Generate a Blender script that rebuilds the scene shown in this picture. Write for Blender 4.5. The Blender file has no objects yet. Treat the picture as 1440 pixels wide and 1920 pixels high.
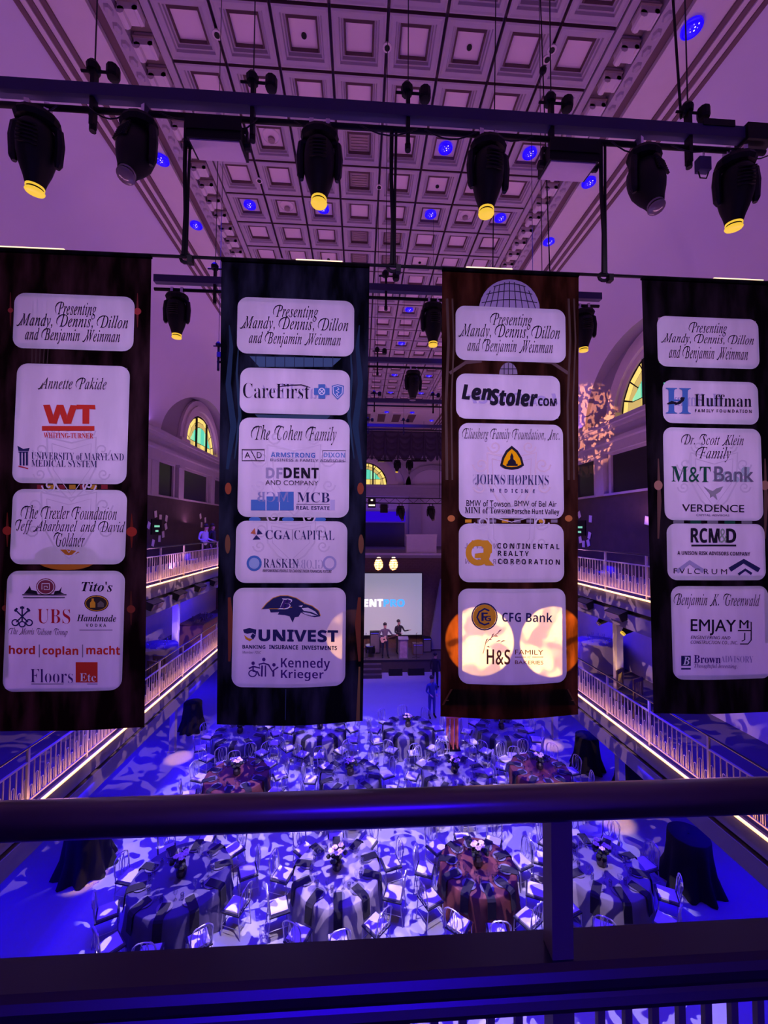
import bpy, math, random
from mathutils import Vector, Matrix
random.seed(7)
S = bpy.context.scene
COL = S.collection
PI = math.pi

# ------------------------------------------------------------------ camera
F = 762.0                      # focal length in pixels of the 1440x1920 frame
CAMZ = 8.13
RX = ((0.9982454764890005, -0.008318277166400686, -0.05862401329004331),
      (-0.058906932364956754, -0.0392712882433045, -0.9974907213799343),
      (0.00599516376745865, 0.9991939612431083, -0.03969239003520852))
M3 = Matrix(RX)
cd = bpy.data.cameras.new('camera')
cam = bpy.data.objects.new('camera', cd)
COL.objects.link(cam)
cd.sensor_fit = 'VERTICAL'
cd.sensor_height = 24.0
cd.lens = 24.0 * F / 1920.0
cd.clip_start = 0.05
cd.clip_end = 200
cam.matrix_world = Matrix.Translation((0, 0, CAMZ)) @ M3.to_4x4()
S.camera = cam


def P(px, py, X=None, Y=None, Z=None):
    """the point at pixel px,py of the photograph on the plane X=, Y= or Z="""
    d = M3 @ Vector(((px - 720) / F, -(py - 960) / F, -1.0))
    if X is not None: t = X / d.x
    elif Y is not None: t = Y / d.y
    else: t = (Z - CAMZ) / d.z
    return Vector((0, 0, CAMZ)) + d * t

# ------------------------------------------------------------------ view, world
S.view_settings.view_transform = 'Standard'
S.view_settings.look = 'None'
S.view_settings.gamma = 1.0
S.view_settings.exposure = 0.0
S.view_settings.use_curve_mapping = False
w = bpy.data.worlds.new('dim_hall_air')
S.world = w
w.use_nodes = True
w.node_tree.nodes['Background'].inputs[0].default_value = (0.05, 0.02, 0.09, 1)
w.node_tree.nodes['Background'].inputs[1].default_value = 0.25
S.cycles.max_bounces = 6
S.cycles.diffuse_bounces = 3
S.cycles.glossy_bounces = 3
S.cycles.transmission_bounces = 4
S.cycles.transparent_max_bounces = 12
S.cycles.caustics_reflective = False
S.cycles.caustics_refractive = False
S.cycles.sample_clamp_indirect = 4.0
S.cycles.use_denoising = True


def aim(o, a, b):
    d = Vector(b) - Vector(a)
    o.location = a
    o.rotation_euler = d.to_track_quat('-Z', 'Y').to_euler()


def area(name, a, b, sx, sy, col, power, spread=PI):
    l = bpy.data.lights.new(name, 'AREA')
    l.shape = 'RECTANGLE'
    l.size, l.size_y = sx, sy
    l.color = col
    l.energy = power
    l.spread = spread
    o = bpy.data.objects.new(name, l)
    COL.objects.link(o)
    aim(o, a, b)
    return o


def spot(name, a, b, deg, col, power, blend=0.3, soft=0.05, gobo=None):
    l = bpy.data.lights.new(name, 'SPOT')
    l.spot_size = math.radians(deg)
    l.spot_blend = blend
    l.shadow_soft_size = soft
    l.color = col
    l.energy = power
    o = bpy.data.objects.new(name, l)
    COL.objects.link(o)
    aim(o, a, b)
    if gobo:                       # a pattern wheel in the lamp: scale, low, high, floor level, distortion
        sc, lo, hi, base, dist = gobo
        l.use_nodes = True
        nt = l.node_tree
        em = nt.nodes['Emission']
        tc = nt.nodes.new('ShaderNodeNewGeometry')
        nz = nt.nodes.new('ShaderNodeTexNoise')
        nz.inputs['Scale'].default_value = sc
        nz.inputs['Detail'].default_value = 0.6
        nz.inputs['Distortion'].default_value = dist
        nt.links.new(tc.outputs['Incoming'], nz.inputs['Vector'])
        mr = nt.nodes.new('ShaderNodeMapRange')
        mr.interpolation_type = 'SMOOTHSTEP'
        mr.inputs['From Min'].default_value = lo
        mr.inputs['From Max'].default_value = hi
        mr.inputs['To Min'].default_value = base
        mr.inputs['To Max'].default_value = 1.0
        nt.links.new(nz.outputs[0], mr.inputs['Value'])
        nt.links.new(mr.outputs[0], em.inputs['Strength'])
    return o

XL, XR, CX = -5.78, 6.63, 0.42          # balcony edges and hall axis
XLW, XRW = -8.8, 9.64                   # side walls
LOW, UP = 3.15, 6.50                    # balcony floors
ZC = 17.13                              # coffered ceiling
YB, YF = -4.0, 37.0                     # back and far wall

# ------------------------------------------------------------------ house lights
BLUE = (0.012, 0.0, 1.0)
# blue pars in the ceiling wash the ballroom floor
for (bx, by) in ((-3.0, 7.5), (3.8, 7.5), (0.4, 12.0), (-4.4, 14.0), (5.2, 14.0), (-3.0, 19.0), (3.8, 19.0)):
    spot('ceiling_par_beam', (bx, by, 16.7), (bx * 1.25, by + 0.5, 0), 62, BLUE, 8000, 0.8, 0.15)
for by in (9.0, 15.0, 21.0):            # blue floods under the balconies
    area('under_balcony_flood', (-7.9, by, 2.25), (-7.6, by, 0), 1.0, 4.5, BLUE, 190)
    area('under_balcony_flood', (8.8, by, 2.25), (8.5, by, 0), 1.0, 4.5, BLUE, 190)
    area('balcony_flood', (-7.2, by, 5.75), (-8.5, by, 4.0), 0.6, 4.5, BLUE, 170)
    area('balcony_flood', (8.1, by, 5.75), (9.4, by, 4.0), 0.6, 4.5, BLUE, 170)
area('stage_loft_flood', (CX, 31, 8.0), (CX, 36.5, 8.6), 9, 0.6, BLUE, 60)
area('added_rail_flood', (0.4, -2.6, 9.6), (0.5, 0.85, 7.2), 5.0, 0.5, (0.03, 0.0, 1.0), 14, math.radians(36))  # added unseen blue light for the handrail and cap rail
area('added_back_flood', (0.4, -2.9, 6.7), (0.4, -4.0, 9.0), 7.0, 0.3, (0.04, 0.0, 1.0), 110)  # added blue glow on the unseen back wall, for the rail to reflect
# purple uplights on the entablature of both side walls and from the hall centre
for by in (3, 10, 17, 24, 31):
    area('violet_uplight', (-8.2, by, 12.4), (-7.0, by, 17), 0.3, 5.0, (0.50, 0.20, 1.0), 17)
    area('violet_uplight', (9.0, by, 12.4), (7.8, by, 17), 0.3, 5.0, (0.50, 0.20, 1.0), 17)
for by in (5, 13, 21, 29):
    area('pink_uplight', (XL - 0.2, by, 6.9), (CX - 1, by + 1, 17), 0.3, 6.0, (1.0, 0.38, 0.84), 104)
    area('pink_uplight', (XR + 0.2, by, 6.9), (CX + 1, by + 1, 17), 0.3, 6.0, (1.0, 0.38, 0.84), 104)
# pattern projectors over the dinner tables (on the third and first truss), and on the right wall
LAV = (0.80, 0.62, 1.0)
spot('gobo_beam', (-0.6, 8.6, 11.3), (-0.3, 11.0, 0), 56, LAV, 9000, 0.08, 0.005, (26, 0.525, 0.538, 0.003, 1.5))
spot('gobo_beam', (1.6, 3.5, 11.3), (2.0, 9.0, 0), 46, LAV, 7500, 0.08, 0.005, (26, 0.525, 0.538, 0.003, 1.5))
spot('gobo_beam', (-1.6, 8.7, 10.0), (9.6, 16.6, 12.3), 17, (1.0, 0.36, 0.15), 15000, 0.25, 0.005, (42, 0.50, 0.54, 0.0, 1.5))
spot('gobo_beam', (2.4, 8.7, 11.3), (XL, 12.5, 4.4), 38, (1.0, 0.55, 0.62), 3600, 0.3, 0.01, (30, 0.50, 0.55, 0.0, 1.2))
spot('gobo_beam', (-1.6, 8.7, 11.3), (XR, 12.5, 4.4), 38, (1.0, 0.55, 0.62), 3600, 0.3, 0.01, (30, 0.50, 0.55, 0.0, 1.2))
# warm beams from the stage heads, caught by the translucent banners
WARM = (1.0, 0.52, 0.14)
for (tx, tz, deg, pw, sx) in ((1.00, 7.20, 1.55, 1.0, 0.9), (1.625, 7.19, 1.60, 1.0, 1.9), (-0.06, 7.25, 1.15, 0.25, -0.3)):
    spot('stage_beam', (sx, 24.5, 9.3), (tx, 3.4, tz), deg, WARM, 220000 * pw, 0.12, 0.005, (150, 0.36, 0.60, 0.30, 0.6))
# added soft violet wash, unseen behind the camera, to brighten the banners
area('added_banner_wash', (0.4, -2.8, 12.5), (0.4, 3.4, 8.75), 6.6, 0.5, (0.74, 0.52, 1.0), 54, math.radians(36))
# stage
area('stage_wash', (0.8, 20.8, 7.0), (0.8, 24.6, 1.6), 5.0, 0.4, (1.0, 0.50, 0.48), 70, math.radians(60))
for px in (710, 738):
    t = P(px, 1056, Y=25.4)
    spot('stage_wall_spot', (t.x, 22.5, 8.6), t, 8.0, (1.0, 0.80, 0.30), 42000, 0.25, 0.01, (30, 0.3, 0.6, 0.35, 1.0))

# ------------------------------------------------------------------ mesh builder
class MB:
    def __init__(s):
        s.v, s.f, s.m = [], [], []
        s.mi = 0

    def add(s, vs, fs):
        o = len(s.v)
        s.v += [tuple(v) for v in vs]
        s.f += [tuple(i + o for i in f) for f in fs]
        s.m += [s.mi] * len(fs)
        return s

    def box(s, c, d, R=None):
        x, y, z = d[0] / 2, d[1] / 2, d[2] / 2
        vs = [Vector(p) for p in ((-x, -y, -z), (x, -y, -z), (x, y, -z), (-x, y, -z), (-x, -y, z), (x, -y, z), (x, y, z), (-x, y, z))]
        if R is not None: vs = [R @ v for v in vs]
        c = Vector(c)
        return s.add([v + c for v in vs], ((3, 2, 1, 0), (4, 5, 6, 7), (0, 1, 5, 4), (1, 2, 6, 5), (2, 3, 7, 6), (3, 0, 4, 7)))

    def bb(s, a, b):
        return s.box(((a[0] + b[0]) / 2, (a[1] + b[1]) / 2, (a[2] + b[2]) / 2), (abs(b[0] - a[0]), abs(b[1] - a[1]), abs(b[2] - a[2])))

    def cyl(s, a, b, r0, r1=None, n=8, caps=True):
        a, b = Vector(a), Vector(b)
        r1 = r0 if r1 is None else r1
        z = (b - a).normalized()
        x = z.orthogonal().normalized()
        y = z.cross(x)
        vs, fs = [], []
        for (p, r) in ((a, r0), (b, r1)):
            for i in range(n):
                t = 2 * PI * i / n
                vs.append(p + (x * math.cos(t) + y * math.sin(t)) * r)
        for i in range(n):
            j = (i + 1) % n
            fs.append((i, j, n + j, n + i))
        if caps:
            fs.append(tuple(range(n - 1, -1, -1)))
            fs.append(tuple(range(n, 2 * n)))
        return s.add(vs, fs)

    def lathe(s, prof, n=16, c=(0, 0, 0), R=None, wave=None, caps=True):
        vs, fs = [], []
        c = Vector(c)
        for k, (r, z) in enumerate(prof):
            for i in range(n):
                t = 2 * PI * i / n
                rr = r * (1 + (wave(t, k) if wave else 0))
                v = Vector((rr * math.cos(t), rr * math.sin(t), z))
                if R is not None: v = R @ v
                vs.append(v + c)
        for k in range(len(prof) - 1):
            for i in range(n):
                j = (i + 1) % n
                fs.append((k * n + i, k * n + j, (k + 1) * n + j, (k + 1) * n + i))
        if caps:
            fs.append(tuple(range(n - 1, -1, -1)))
            L = (len(prof) - 1) * n
            fs.append(tuple(range(L, L + n)))
        return s.add(vs, fs)

    def tube(s, pts, r, n=6, closed=False, caps=True):
        pts = [Vector(p) for p in pts]
        m = len(pts)
        vs, fs = [], []
        px = None
        for k, p in enumerate(pts):
            if closed: d = pts[(k + 1) % m] - pts[k - 1]
            else: d = pts[min(k + 1, m - 1)] - pts[max(k - 1, 0)]
            d.normalize()
            if px is None: x = d.orthogonal().normalized()
            else:
                x = px - d * px.dot(d)
                x = x.normalized() if x.length > 1e-6 else d.orthogonal().normalized()
            px = x
            y = d.cross(x)
            rr = r[k] if isinstance(r, (list, tuple)) else r
            for i in range(n):
                t = 2 * PI * i / n
                vs.append(p + (x * math.cos(t) + y * math.sin(t)) * rr)
        for k in range(m if closed else m - 1):
            k2 = (k + 1) % m
            for i in range(n):
                j = (i + 1) % n
                fs.append((k * n + i, k * n + j, k2 * n + j, k2 * n + i))
        if caps and not closed:
            fs.append(tuple(range(n - 1, -1, -1)))
            fs.append(tuple(range((m - 1) * n, m * n)))
        return s.add(vs, fs)

    def grid(s, fn, nu, nv, thick=None):
        vs = [fn(i / nu, j / nv) for j in range(nv + 1) for i in range(nu + 1)]
        fs = [(j * (nu + 1) + i, j * (nu + 1) + i + 1, (j + 1) * (nu + 1) + i + 1, (j + 1) * (nu + 1) + i) for j in range(nv) for i in range(nu)]
        return s.add(vs, fs)

    def prism(s, poly, y0, y1):
        """polygon in x,z between y0 (front) and y1"""
        n = len(poly)
        vs = [(x, y0, z) for x, z in poly] + [(x, y1, z) for x, z in poly]
        fs = [tuple(range(n)), tuple(range(2 * n - 1, n - 1, -1))]
        fs += [(i, n + i, n + (i + 1) % n, (i + 1) % n) for i in range(n)]
        return s.add(vs, fs)

    def ball(s, c, r, n=10, k=6, sc=(1, 1, 1)):
        prof = [(max(1e-4, r * math.sin(PI * i / k)), -r * math.cos(PI * i / k)) for i in range(k + 1)]
        return s.lathe(prof, n, c, Matrix.Diagonal(sc))

    def mesh(s, name, mats, smooth=False):
        me = bpy.data.meshes.new(name)
        me.from_pydata(s.v, [], s.f)
        for m in (mats if isinstance(mats, (list, tuple)) else [mats]):
            me.materials.append(m)
        if max(s.m, default=0) > 0:
            me.polygons.foreach_set('material_index', s.m)
        if smooth:
            me.shade_smooth()
        me.update()
        return me

    def obj(s, name, mats, parent=None, smooth=False, loc=None):
        o = bpy.data.objects.new(name, s.mesh(name, mats, smooth))
        COL.objects.link(o)
        if parent is not None: o.parent = parent
        if loc is not None: o.location = loc
        return o


def tag(o, label, cat, group=None, kind=None):
    if label: o['label'] = label
    if cat: o['category'] = cat
    if group: o['group'] = group
    if kind: o['kind'] = kind
    return o


def thing(name, label, cat, loc=(0, 0, 0), rz=0.0, group=None):
    o = bpy.data.objects.new(name, None)
    o.empty_display_size = 0.1
    COL.objects.link(o)
    o.location = loc
    o.rotation_euler = (0, 0, rz)
    return tag(o, label, cat, group)


def struct(o):
    o['kind'] = 'structure'
    return o


KIDS = {}


def kids(o):
    return KIDS.get(o.name) or list(o.children)


def dup(o, loc=None, rz=None, label=None, group=None, parent=None, ch=None):
    c = o.copy()
    COL.objects.link(c)
    if parent is not None: c.parent = parent
    if loc is not None: c.location = loc
    if rz is not None: c.rotation_euler = (0, 0, rz)
    if label: c['label'] = label
    if group: c['group'] = group
    for k in (ch if ch is not None else list(o.children)):
        dup(k, parent=c)
    return c


def inst(src, name, parent, loc=(0, 0, 0), rot=None, sc=None):
    """one more piece sharing mesh data"""
    o = bpy.data.objects.new(name, src.data if hasattr(src, 'data') else src)
    COL.objects.link(o)
    o.parent = parent
    o.location = loc
    if rot is not None: o.rotation_euler = rot
    if sc is not None: o.scale = sc
    return o

# ------------------------------------------------------------------ materials
def mat(name, col, rough=0.6, metal=0.0, vary=0.0, scale=8.0, emit=None, es=1.0, bump=0.0, spec=None):
    m = bpy.data.materials.new(name)
    m.use_nodes = True
    nt = m.node_tree
    b = nt.nodes['Principled BSDF']
    b.inputs['Base Color'].default_value = (*col, 1)
    b.inputs['Roughness'].default_value = rough
    b.inputs['Metallic'].default_value = metal
    if spec is not None: b.inputs['Specular IOR Level'].default_value = spec
    if emit:
        b.inputs['Emission Color'].default_value = (*emit, 1)
        b.inputs['Emission Strength'].default_value = es
    if vary or bump:
        tc = nt.nodes.new('ShaderNodeTexCoord')
        nz = nt.nodes.new('ShaderNodeTexNoise')
        nz.inputs['Scale'].default_value = scale
        nz.inputs['Detail'].default_value = 4
        nt.links.new(tc.outputs['Object'], nz.inputs['Vector'])
        if vary:
            mx = nt.nodes.new('ShaderNodeMix')
            mx.data_type = 'RGBA'
            mx.inputs[6].default_value = (*[c * (1 - vary) for c in col], 1)
            mx.inputs[7].default_value = (*[min(1, c * (1 + vary)) for c in col], 1)
            nt.links.new(nz.outputs[0], mx.inputs[0])
            nt.links.new(mx.outputs[2], b.inputs['Base Color'])
        if bump:
            bp = nt.nodes.new('ShaderNodeBump')
            bp.inputs['Strength'].default_value = bump
            bp.inputs['Distance'].default_value = 0.02
            nt.links.new(nz.outputs[0], bp.inputs['Height'])
            nt.links.new(bp.outputs[0], b.inputs['Normal'])
    return m


def cloth(name, col, tcol, k=0.45, vary=0.0, scale=3.0, rough=0.8):
    """thin printed fabric: reflects one colour, lets another through"""
    m = bpy.data.materials.new(name)
    m.use_nodes = True
    nt = m.node_tree
    nt.nodes.clear()
    out = nt.nodes.new('ShaderNodeOutputMaterial')
    d = nt.nodes.new('ShaderNodeBsdfDiffuse')
    t = nt.nodes.new('ShaderNodeBsdfTranslucent')
    mx = nt.nodes.new('ShaderNodeMixShader')
    d.inputs[0].default_value = (*col, 1)
    t.inputs[0].default_value = (*tcol, 1)
    mx.inputs[0].default_value = k
    nt.links.new(d.outputs[0], mx.inputs[1])
    nt.links.new(t.outputs[0], mx.inputs[2])
    nt.links.new(mx.outputs[0], out.inputs[0])
    if vary:
        tc = nt.nodes.new('ShaderNodeTexCoord')
        mp = nt.nodes.new('ShaderNodeMapping')
        mp.inputs['Scale'].default_value = (2.2, 1, 0.55)
        nz = nt.nodes.new('ShaderNodeTexNoise')
        nz.inputs['Scale'].default_value = scale
        nz.inputs['Detail'].default_value = 5
        nt.links.new(tc.outputs['Object'], mp.inputs[0])
        nt.links.new(mp.outputs[0], nz.inputs['Vector'])
        for nd, c in ((d, col), (t, tcol)):
            rm = nt.nodes.new('ShaderNodeValToRGB')
            rm.color_ramp.elements[0].position = 0.42
            rm.color_ramp.elements[0].color = (*[q * (1 - vary) for q in c], 1)
            rm.color_ramp.elements[1].position = 0.68
            rm.color_ramp.elements[1].color = (*[min(1, q * (1 + 2.5 * vary)) for q in c], 1)
            nt.links.new(nz.outputs[0], rm.inputs[0])
            nt.links.new(rm.outputs[0], nd.inputs[0])
    return m


def clear(name, col, gloss=0.12):
    m = bpy.data.materials.new(name)
    m.use_nodes = True
    nt = m.node_tree
    nt.nodes.clear()
    out = nt.nodes.new('ShaderNodeOutputMaterial')
    t = nt.nodes.new('ShaderNodeBsdfTransparent')
    g = nt.nodes.new('ShaderNodeBsdfGlossy')
    g.inputs['Roughness'].default_value = 0.08
    t.inputs[0].default_value = (*col, 1)
    lw = nt.nodes.new('ShaderNodeLayerWeight')
    lw.inputs[0].default_value = gloss
    mx = nt.nodes.new('ShaderNodeMixShader')
    nt.links.new(lw.outputs['Facing'], mx.inputs[0])
    nt.links.new(t.outputs[0], mx.inputs[1])
    nt.links.new(g.outputs[0], mx.inputs[2])
    nt.links.new(mx.outputs[0], out.inputs[0])
    return m


m_floor = mat('polished_floor', (0.30, 0.29, 0.32), 0.45, vary=0.06, scale=2)
m_plaster = mat('cream_plaster', (0.70, 0.60, 0.62), 0.85, vary=0.05, scale=5)
m_wall = mat('pale_wall_plaster', (0.66, 0.60, 0.70), 0.9, vary=0.04, scale=1.2)
m_stone = mat('entablature_stone', (0.42, 0.38, 0.46), 0.8, vary=0.08, scale=4)
m_trimdark = mat('dark_moulding_and_shade', (0.16, 0.09, 0.10), 0.8)  # dark mouldings; in the coffers, groove and recess shade painted as colour
m_panel = mat('coffer_panel_plaster', (0.78, 0.62, 0.66), 0.85, vary=0.08, scale=1.5)
m_vent = mat('brown_vent_panel', (0.34, 0.24, 0.24), 0.8)
m_lunette = mat('mauve_lunette_shade', (0.33, 0.285, 0.34), 0.9)  # shade of the niches put into a darker mauve
m_darkwall = mat('dark_wall_cladding', (0.055, 0.035, 0.045), 0.7, vary=0.35, scale=3)
m_opening = mat('dark_opening_glass', (0.012, 0.010, 0.018), 0.3)
m_fascia = mat('balcony_fascia_paint', (0.20, 0.18, 0.21), 0.7)
m_track = mat('black_track', (0.01, 0.01, 0.012), 0.5)
m_slabtop = mat('balcony_carpet', (0.10, 0.08, 0.10), 0.9)
m_brick = mat('dark_brick', (0.10, 0.055, 0.05), 0.85, vary=0.4, scale=9, bump=0.6)
m_black = mat('black_powder_coat', (0.004, 0.004, 0.006), 0.55, spec=0.25)
m_blackm = mat('black_steel', (0.006, 0.006, 0.009), 0.45, spec=0.3)
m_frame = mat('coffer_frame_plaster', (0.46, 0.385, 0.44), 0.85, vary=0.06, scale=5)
m_navy = mat('truss_paint', (0.035, 0.03, 0.11), 0.6)
m_rail = mat('satin_dark_steel', (0.055, 0.045, 0.09), 0.30, 0.9)
m_post = mat('dark_post_paint', (0.085, 0.08, 0.085), 0.5)
m_handrail = mat('dark_handrail_paint', (0.12, 0.095, 0.15), 0.28, 0.95)
m_picket = mat('grey_picket_paint', (0.40, 0.36, 0.38), 0.5, 0.2)
m_chrome = mat('bright_metal', (0.75, 0.72, 0.80), 0.2, 1.0)
m_yellow = mat('lit_yellow_lens', (0.4, 0.3, 0.02), 0.4, emit=(1.0, 0.62, 0.05), es=0.85)
m_lensdark = mat('unlit_lens', (0.20, 0.15, 0.18), 0.15)
m_ledpanel = mat('diffuser_panel', (0.72, 0.60, 0.66), 0.7, vary=0.05, scale=20)
m_bluelens = mat('blue_led_lens', (0.01, 0.0, 0.2), 0.3, emit=(0.012, 0.0, 1.0), es=0.95)
m_bluedot = mat('blue_led_chip', (0.5, 0.4, 1), 0.3, emit=(0.75, 0.62, 1.0), es=1.6)
m_strip = mat('warm_led_strip', (1, 0.6, 0.3), 0.5, emit=(1.0, 0.50, 0.17), es=3.2)
m_striptop = mat('bar_spill_glow', (1, 0.8, 0.5), 0.5, emit=(1.0, 0.72, 0.42), es=1.5)  # spilled light on the banner bar, put in as emission
m_screen = mat('projection_screen', (0.3, 0.3, 0.33), 0.8, emit=(0.27, 0.27, 0.34), es=0.85)
m_scrwhite = mat('screen_white_lettering', (0.9, 0.9, 0.9), 0.8, emit=(1, 1, 1), es=0.9)
m_scrblue = mat('screen_blue_lettering', (0.1, 0.4, 0.8), 0.8, emit=(0.05, 0.42, 0.95), es=0.9)
m_blueband = mat('blue_loft_band', (0.02, 0.0, 0.4), 0.7, emit=(0.03, 0.0, 0.85), es=0.55)
m_drape = mat('black_drape', (0.004, 0.004, 0.006), 0.9)
m_swag = mat('valance_velvet', (0.06, 0.04, 0.09), 0.75)
m_skin = mat('skin', (0.55, 0.30, 0.22), 0.6)
m_wood = mat('dark_wood', (0.10, 0.05, 0.035), 0.5, vary=0.3, scale=6)
m_white = mat('white_card', (0.78, 0.76, 0.80), 0.7)
m_glass = clear('drinking_glass', (0.93, 0.93, 0.96), 0.35)

# ================================================================== THE SETTING
struct(MB().bb((XLW - 1, YB, -0.3), (XRW + 1, YF, 0)).obj('floor', m_floor))

# ---- ceiling: ribs and coffers
PIT = 1.0308
CXL = -3.70
CY0 = 6.704 - 2 * PIT
NX, NY = 8, 23
CYE = CY0 + NY * PIT
ceil = MB().bb((CXL, YB, ZC + 0.42), (CXL + NX * PIT, CYE, ZC + 0.55)).obj('ceiling', m_plaster)
struct(ceil)


def ring(mb, r0, z0, r1, z1):
    vs = []
    for r, z in ((r0, z0), (r1, z1)):
        vs += [(-r, -r, z), (r, -r, z), (r, r, z), (-r, r, z)]
    mb.add(vs, [(i, (i + 1) % 4, 4 + (i + 1) % 4, 4 + i) for i in range(4)])


h = PIT / 2
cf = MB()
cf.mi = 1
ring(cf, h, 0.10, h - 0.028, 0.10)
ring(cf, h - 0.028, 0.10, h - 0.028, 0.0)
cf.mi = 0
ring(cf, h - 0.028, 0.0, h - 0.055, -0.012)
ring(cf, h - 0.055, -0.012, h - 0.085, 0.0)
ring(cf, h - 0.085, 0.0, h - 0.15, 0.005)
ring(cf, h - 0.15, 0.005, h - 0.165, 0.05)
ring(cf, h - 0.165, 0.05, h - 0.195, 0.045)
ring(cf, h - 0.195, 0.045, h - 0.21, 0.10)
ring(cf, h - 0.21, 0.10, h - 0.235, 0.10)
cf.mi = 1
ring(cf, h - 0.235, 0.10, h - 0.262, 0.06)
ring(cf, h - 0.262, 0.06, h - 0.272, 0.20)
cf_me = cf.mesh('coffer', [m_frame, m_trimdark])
rp = h - 0.272
pn = MB().bb((-rp, -rp, 0.13), (rp, rp, 0.16)).mesh('coffer_panel', m_panel)
pv = MB().bb((-rp, -rp, 0.13), (rp, rp, 0.16))
for i in range(6): pv.bb((-rp + 0.05, -rp + 0.06 + i * 0.075, 0.115), (rp - 0.05, -rp + 0.09 + i * 0.075, 0.131))
pv = pv.mesh('vent_panel', m_vent)
VENTS = {(3, 5), (3, 7), (4, 7), (3, 8), (4, 8), (3, 4)}
for j in range(NY):
    for i in range(NX):
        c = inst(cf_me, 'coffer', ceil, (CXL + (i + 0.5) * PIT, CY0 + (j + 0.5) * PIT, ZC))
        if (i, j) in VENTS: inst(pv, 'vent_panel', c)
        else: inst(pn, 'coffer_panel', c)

# ---- mouldings between coffers and cornice, both long sides and both ends
XC0, XC1 = CXL, CXL + NX * PIT


def band(side):
    """profile strips running along the hall; offsets measured outwards from the coffer field"""
    x0 = XC0 if side < 0 else XC1
    q = lambda a: x0 + side * a
    y0, y1 = CY0 - 1.0, CYE + 0.9
    n = 'left' if side < 0 else 'right'
    MBx = lambda a, b, za, zb: MB().bb((q(a), y0, za), (q(b), y1, zb))
    MBx(0.0, 0.14, ZC - 0.03, ZC + 0.2).obj('frame_moulding', m_frame, ceil)
    MBx(0.14, 0.56, ZC + 0.08, ZC + 0.2).obj('modillion_bed', m_vent, ceil)
    e = MB().bb((q(0.56), y0, ZC - 0.14), (q(0.80), y1, ZC + 0.2))
    for k in range(int((y1 - y0) / 0.26)):
        e.ball((q(0.68), y0 + 0.13 + k * 0.26, ZC - 0.14), 0.10, 6, 4, (0.8, 1.0, 0.6))
    e.obj('egg_moulding', m_frame, ceil)
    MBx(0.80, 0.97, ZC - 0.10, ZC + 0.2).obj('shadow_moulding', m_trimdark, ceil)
    MBx(0.97, 1.62, ZC - 0.20, ZC + 0.2).obj('soffit', m_plaster, ceil)
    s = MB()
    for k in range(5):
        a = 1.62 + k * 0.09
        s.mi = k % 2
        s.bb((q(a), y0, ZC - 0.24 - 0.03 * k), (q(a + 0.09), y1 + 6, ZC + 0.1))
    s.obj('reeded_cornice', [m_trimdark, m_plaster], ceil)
    mo = MB()
    mo.bb((-0.17, -0.12, -0.16), (0.17, 0.12, 0.09))
    mo.cyl((-0.12, -0.12, -0.17), (-0.12, 0.12, -0.17), 0.07, n=8)
    mo.cyl((0.12, -0.12, -0.12), (0.12, 0.12, -0.12), 0.05, n=8)
    mo.mi = 1
    mo.bb((-0.19, -0.15, -0.03), (0.19, 0.15, 0.0))
    me = mo.mesh('modillion', [m_plaster, m_vent])
    for k in range(NY * 2 + 2):
        inst(me, 'modillion', ceil, (q(0.35), CY0 - 0.25 + k * PIT / 2, ZC))


band(-1)
band(1)
XS0, XS1 = XC0 - 2.07, XC1 + 2.07      # outer edges of the cornice
for (a, b, za, zb, m, n) in ((0.0, 0.25, ZC - 0.06, ZC + 0.2, m_plaster, 'frame_moulding'), (0.25, 0.6, ZC + 0.05, ZC + 0.2, m_vent, 'modillion_bed'),
                             (0.6, 1.0, ZC - 0.18, ZC + 0.2, m_plaster, 'end_cornice'), (1.0, 1.2, ZC - 0.1, ZC + 0.2, m_trimdark, 'shadow_moulding'),
                             (1.2, 7.2, ZC - 0.16, ZC + 0.2, m_plaster, 'end_soffit')):
    MB().bb((XS0, CYE + a, za), (XS1, CYE + b, zb)).obj(n, m, ceil)
for i in range(7):
    x = XC0 + 0.6 + i * 1.18
    p = MB()
    p.bb((x - 0.42, CYE + 2.2, ZC - 0.22), (x + 0.42, CYE + 5.2, ZC - 0.15))
    p.mi = 1
    p.bb((x - 0.3, CYE + 2.6, ZC - 0.235), (x + 0.3, CYE + 4.8, ZC - 0.2))
    p.obj('end_soffit_panel', [m_plaster, m_trimdark], ceil)
for k in range(4):
    MB().bb((XS0, CYE + 7.2 + k * 0.22, ZC - 0.24 - 0.08 * k), (XS1, CYE + 7.42 + k * 0.22, ZC + 0.2)).obj('end_reeding', [m_trimdark, m_plaster][k % 2], ceil)
MB().bb((XLW - 0.3, YB, ZC + 0.12), (XC0 - 2.0, YF + 0.5, ZC + 0.5)).obj('ceiling_backing', m_plaster, ceil)
MB().bb((XC1 + 2.0, YB, ZC + 0.12), (XRW + 0.3, YF + 0.5, ZC + 0.5)).obj('ceiling_backing', m_plaster, ceil)
MB().bb((XC0 - 2.1, CYE, ZC + 0.12), (XC1 + 2.1, YF + 0.5, ZC + 0.5)).obj('ceiling_backing', m_plaster, ceil)
MB().bb((XC0 - 2.1, YB, ZC - 0.1), (XC1 + 2.1, CY0, ZC + 0.5)).obj('ceiling_backing', m_plaster, ceil)
rp_me = MB().cyl((0, 0, 0.02), (0, 0, -0.012), 0.05, n=10).mesh('rigging_point', m_black)
rr_me = MB().cyl((0, 0, 0.02), (0, 0, -0.008), 0.085, n=12).mesh('rigging_collar', m_plaster)
for (px, py) in ((407, 64), (726, 88), (486, 338), (711, 350), (1026, 110), (1035, 92), (529, 487)):
    q = P(px, py, Z=ZC)
    inst(rr_me, 'rigging_collar', ceil, (q.x, q.y, ZC - 0.012))
    inst(rp_me, 'rigging_point', ceil, (q.x, q.y, ZC - 0.022))
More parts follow.
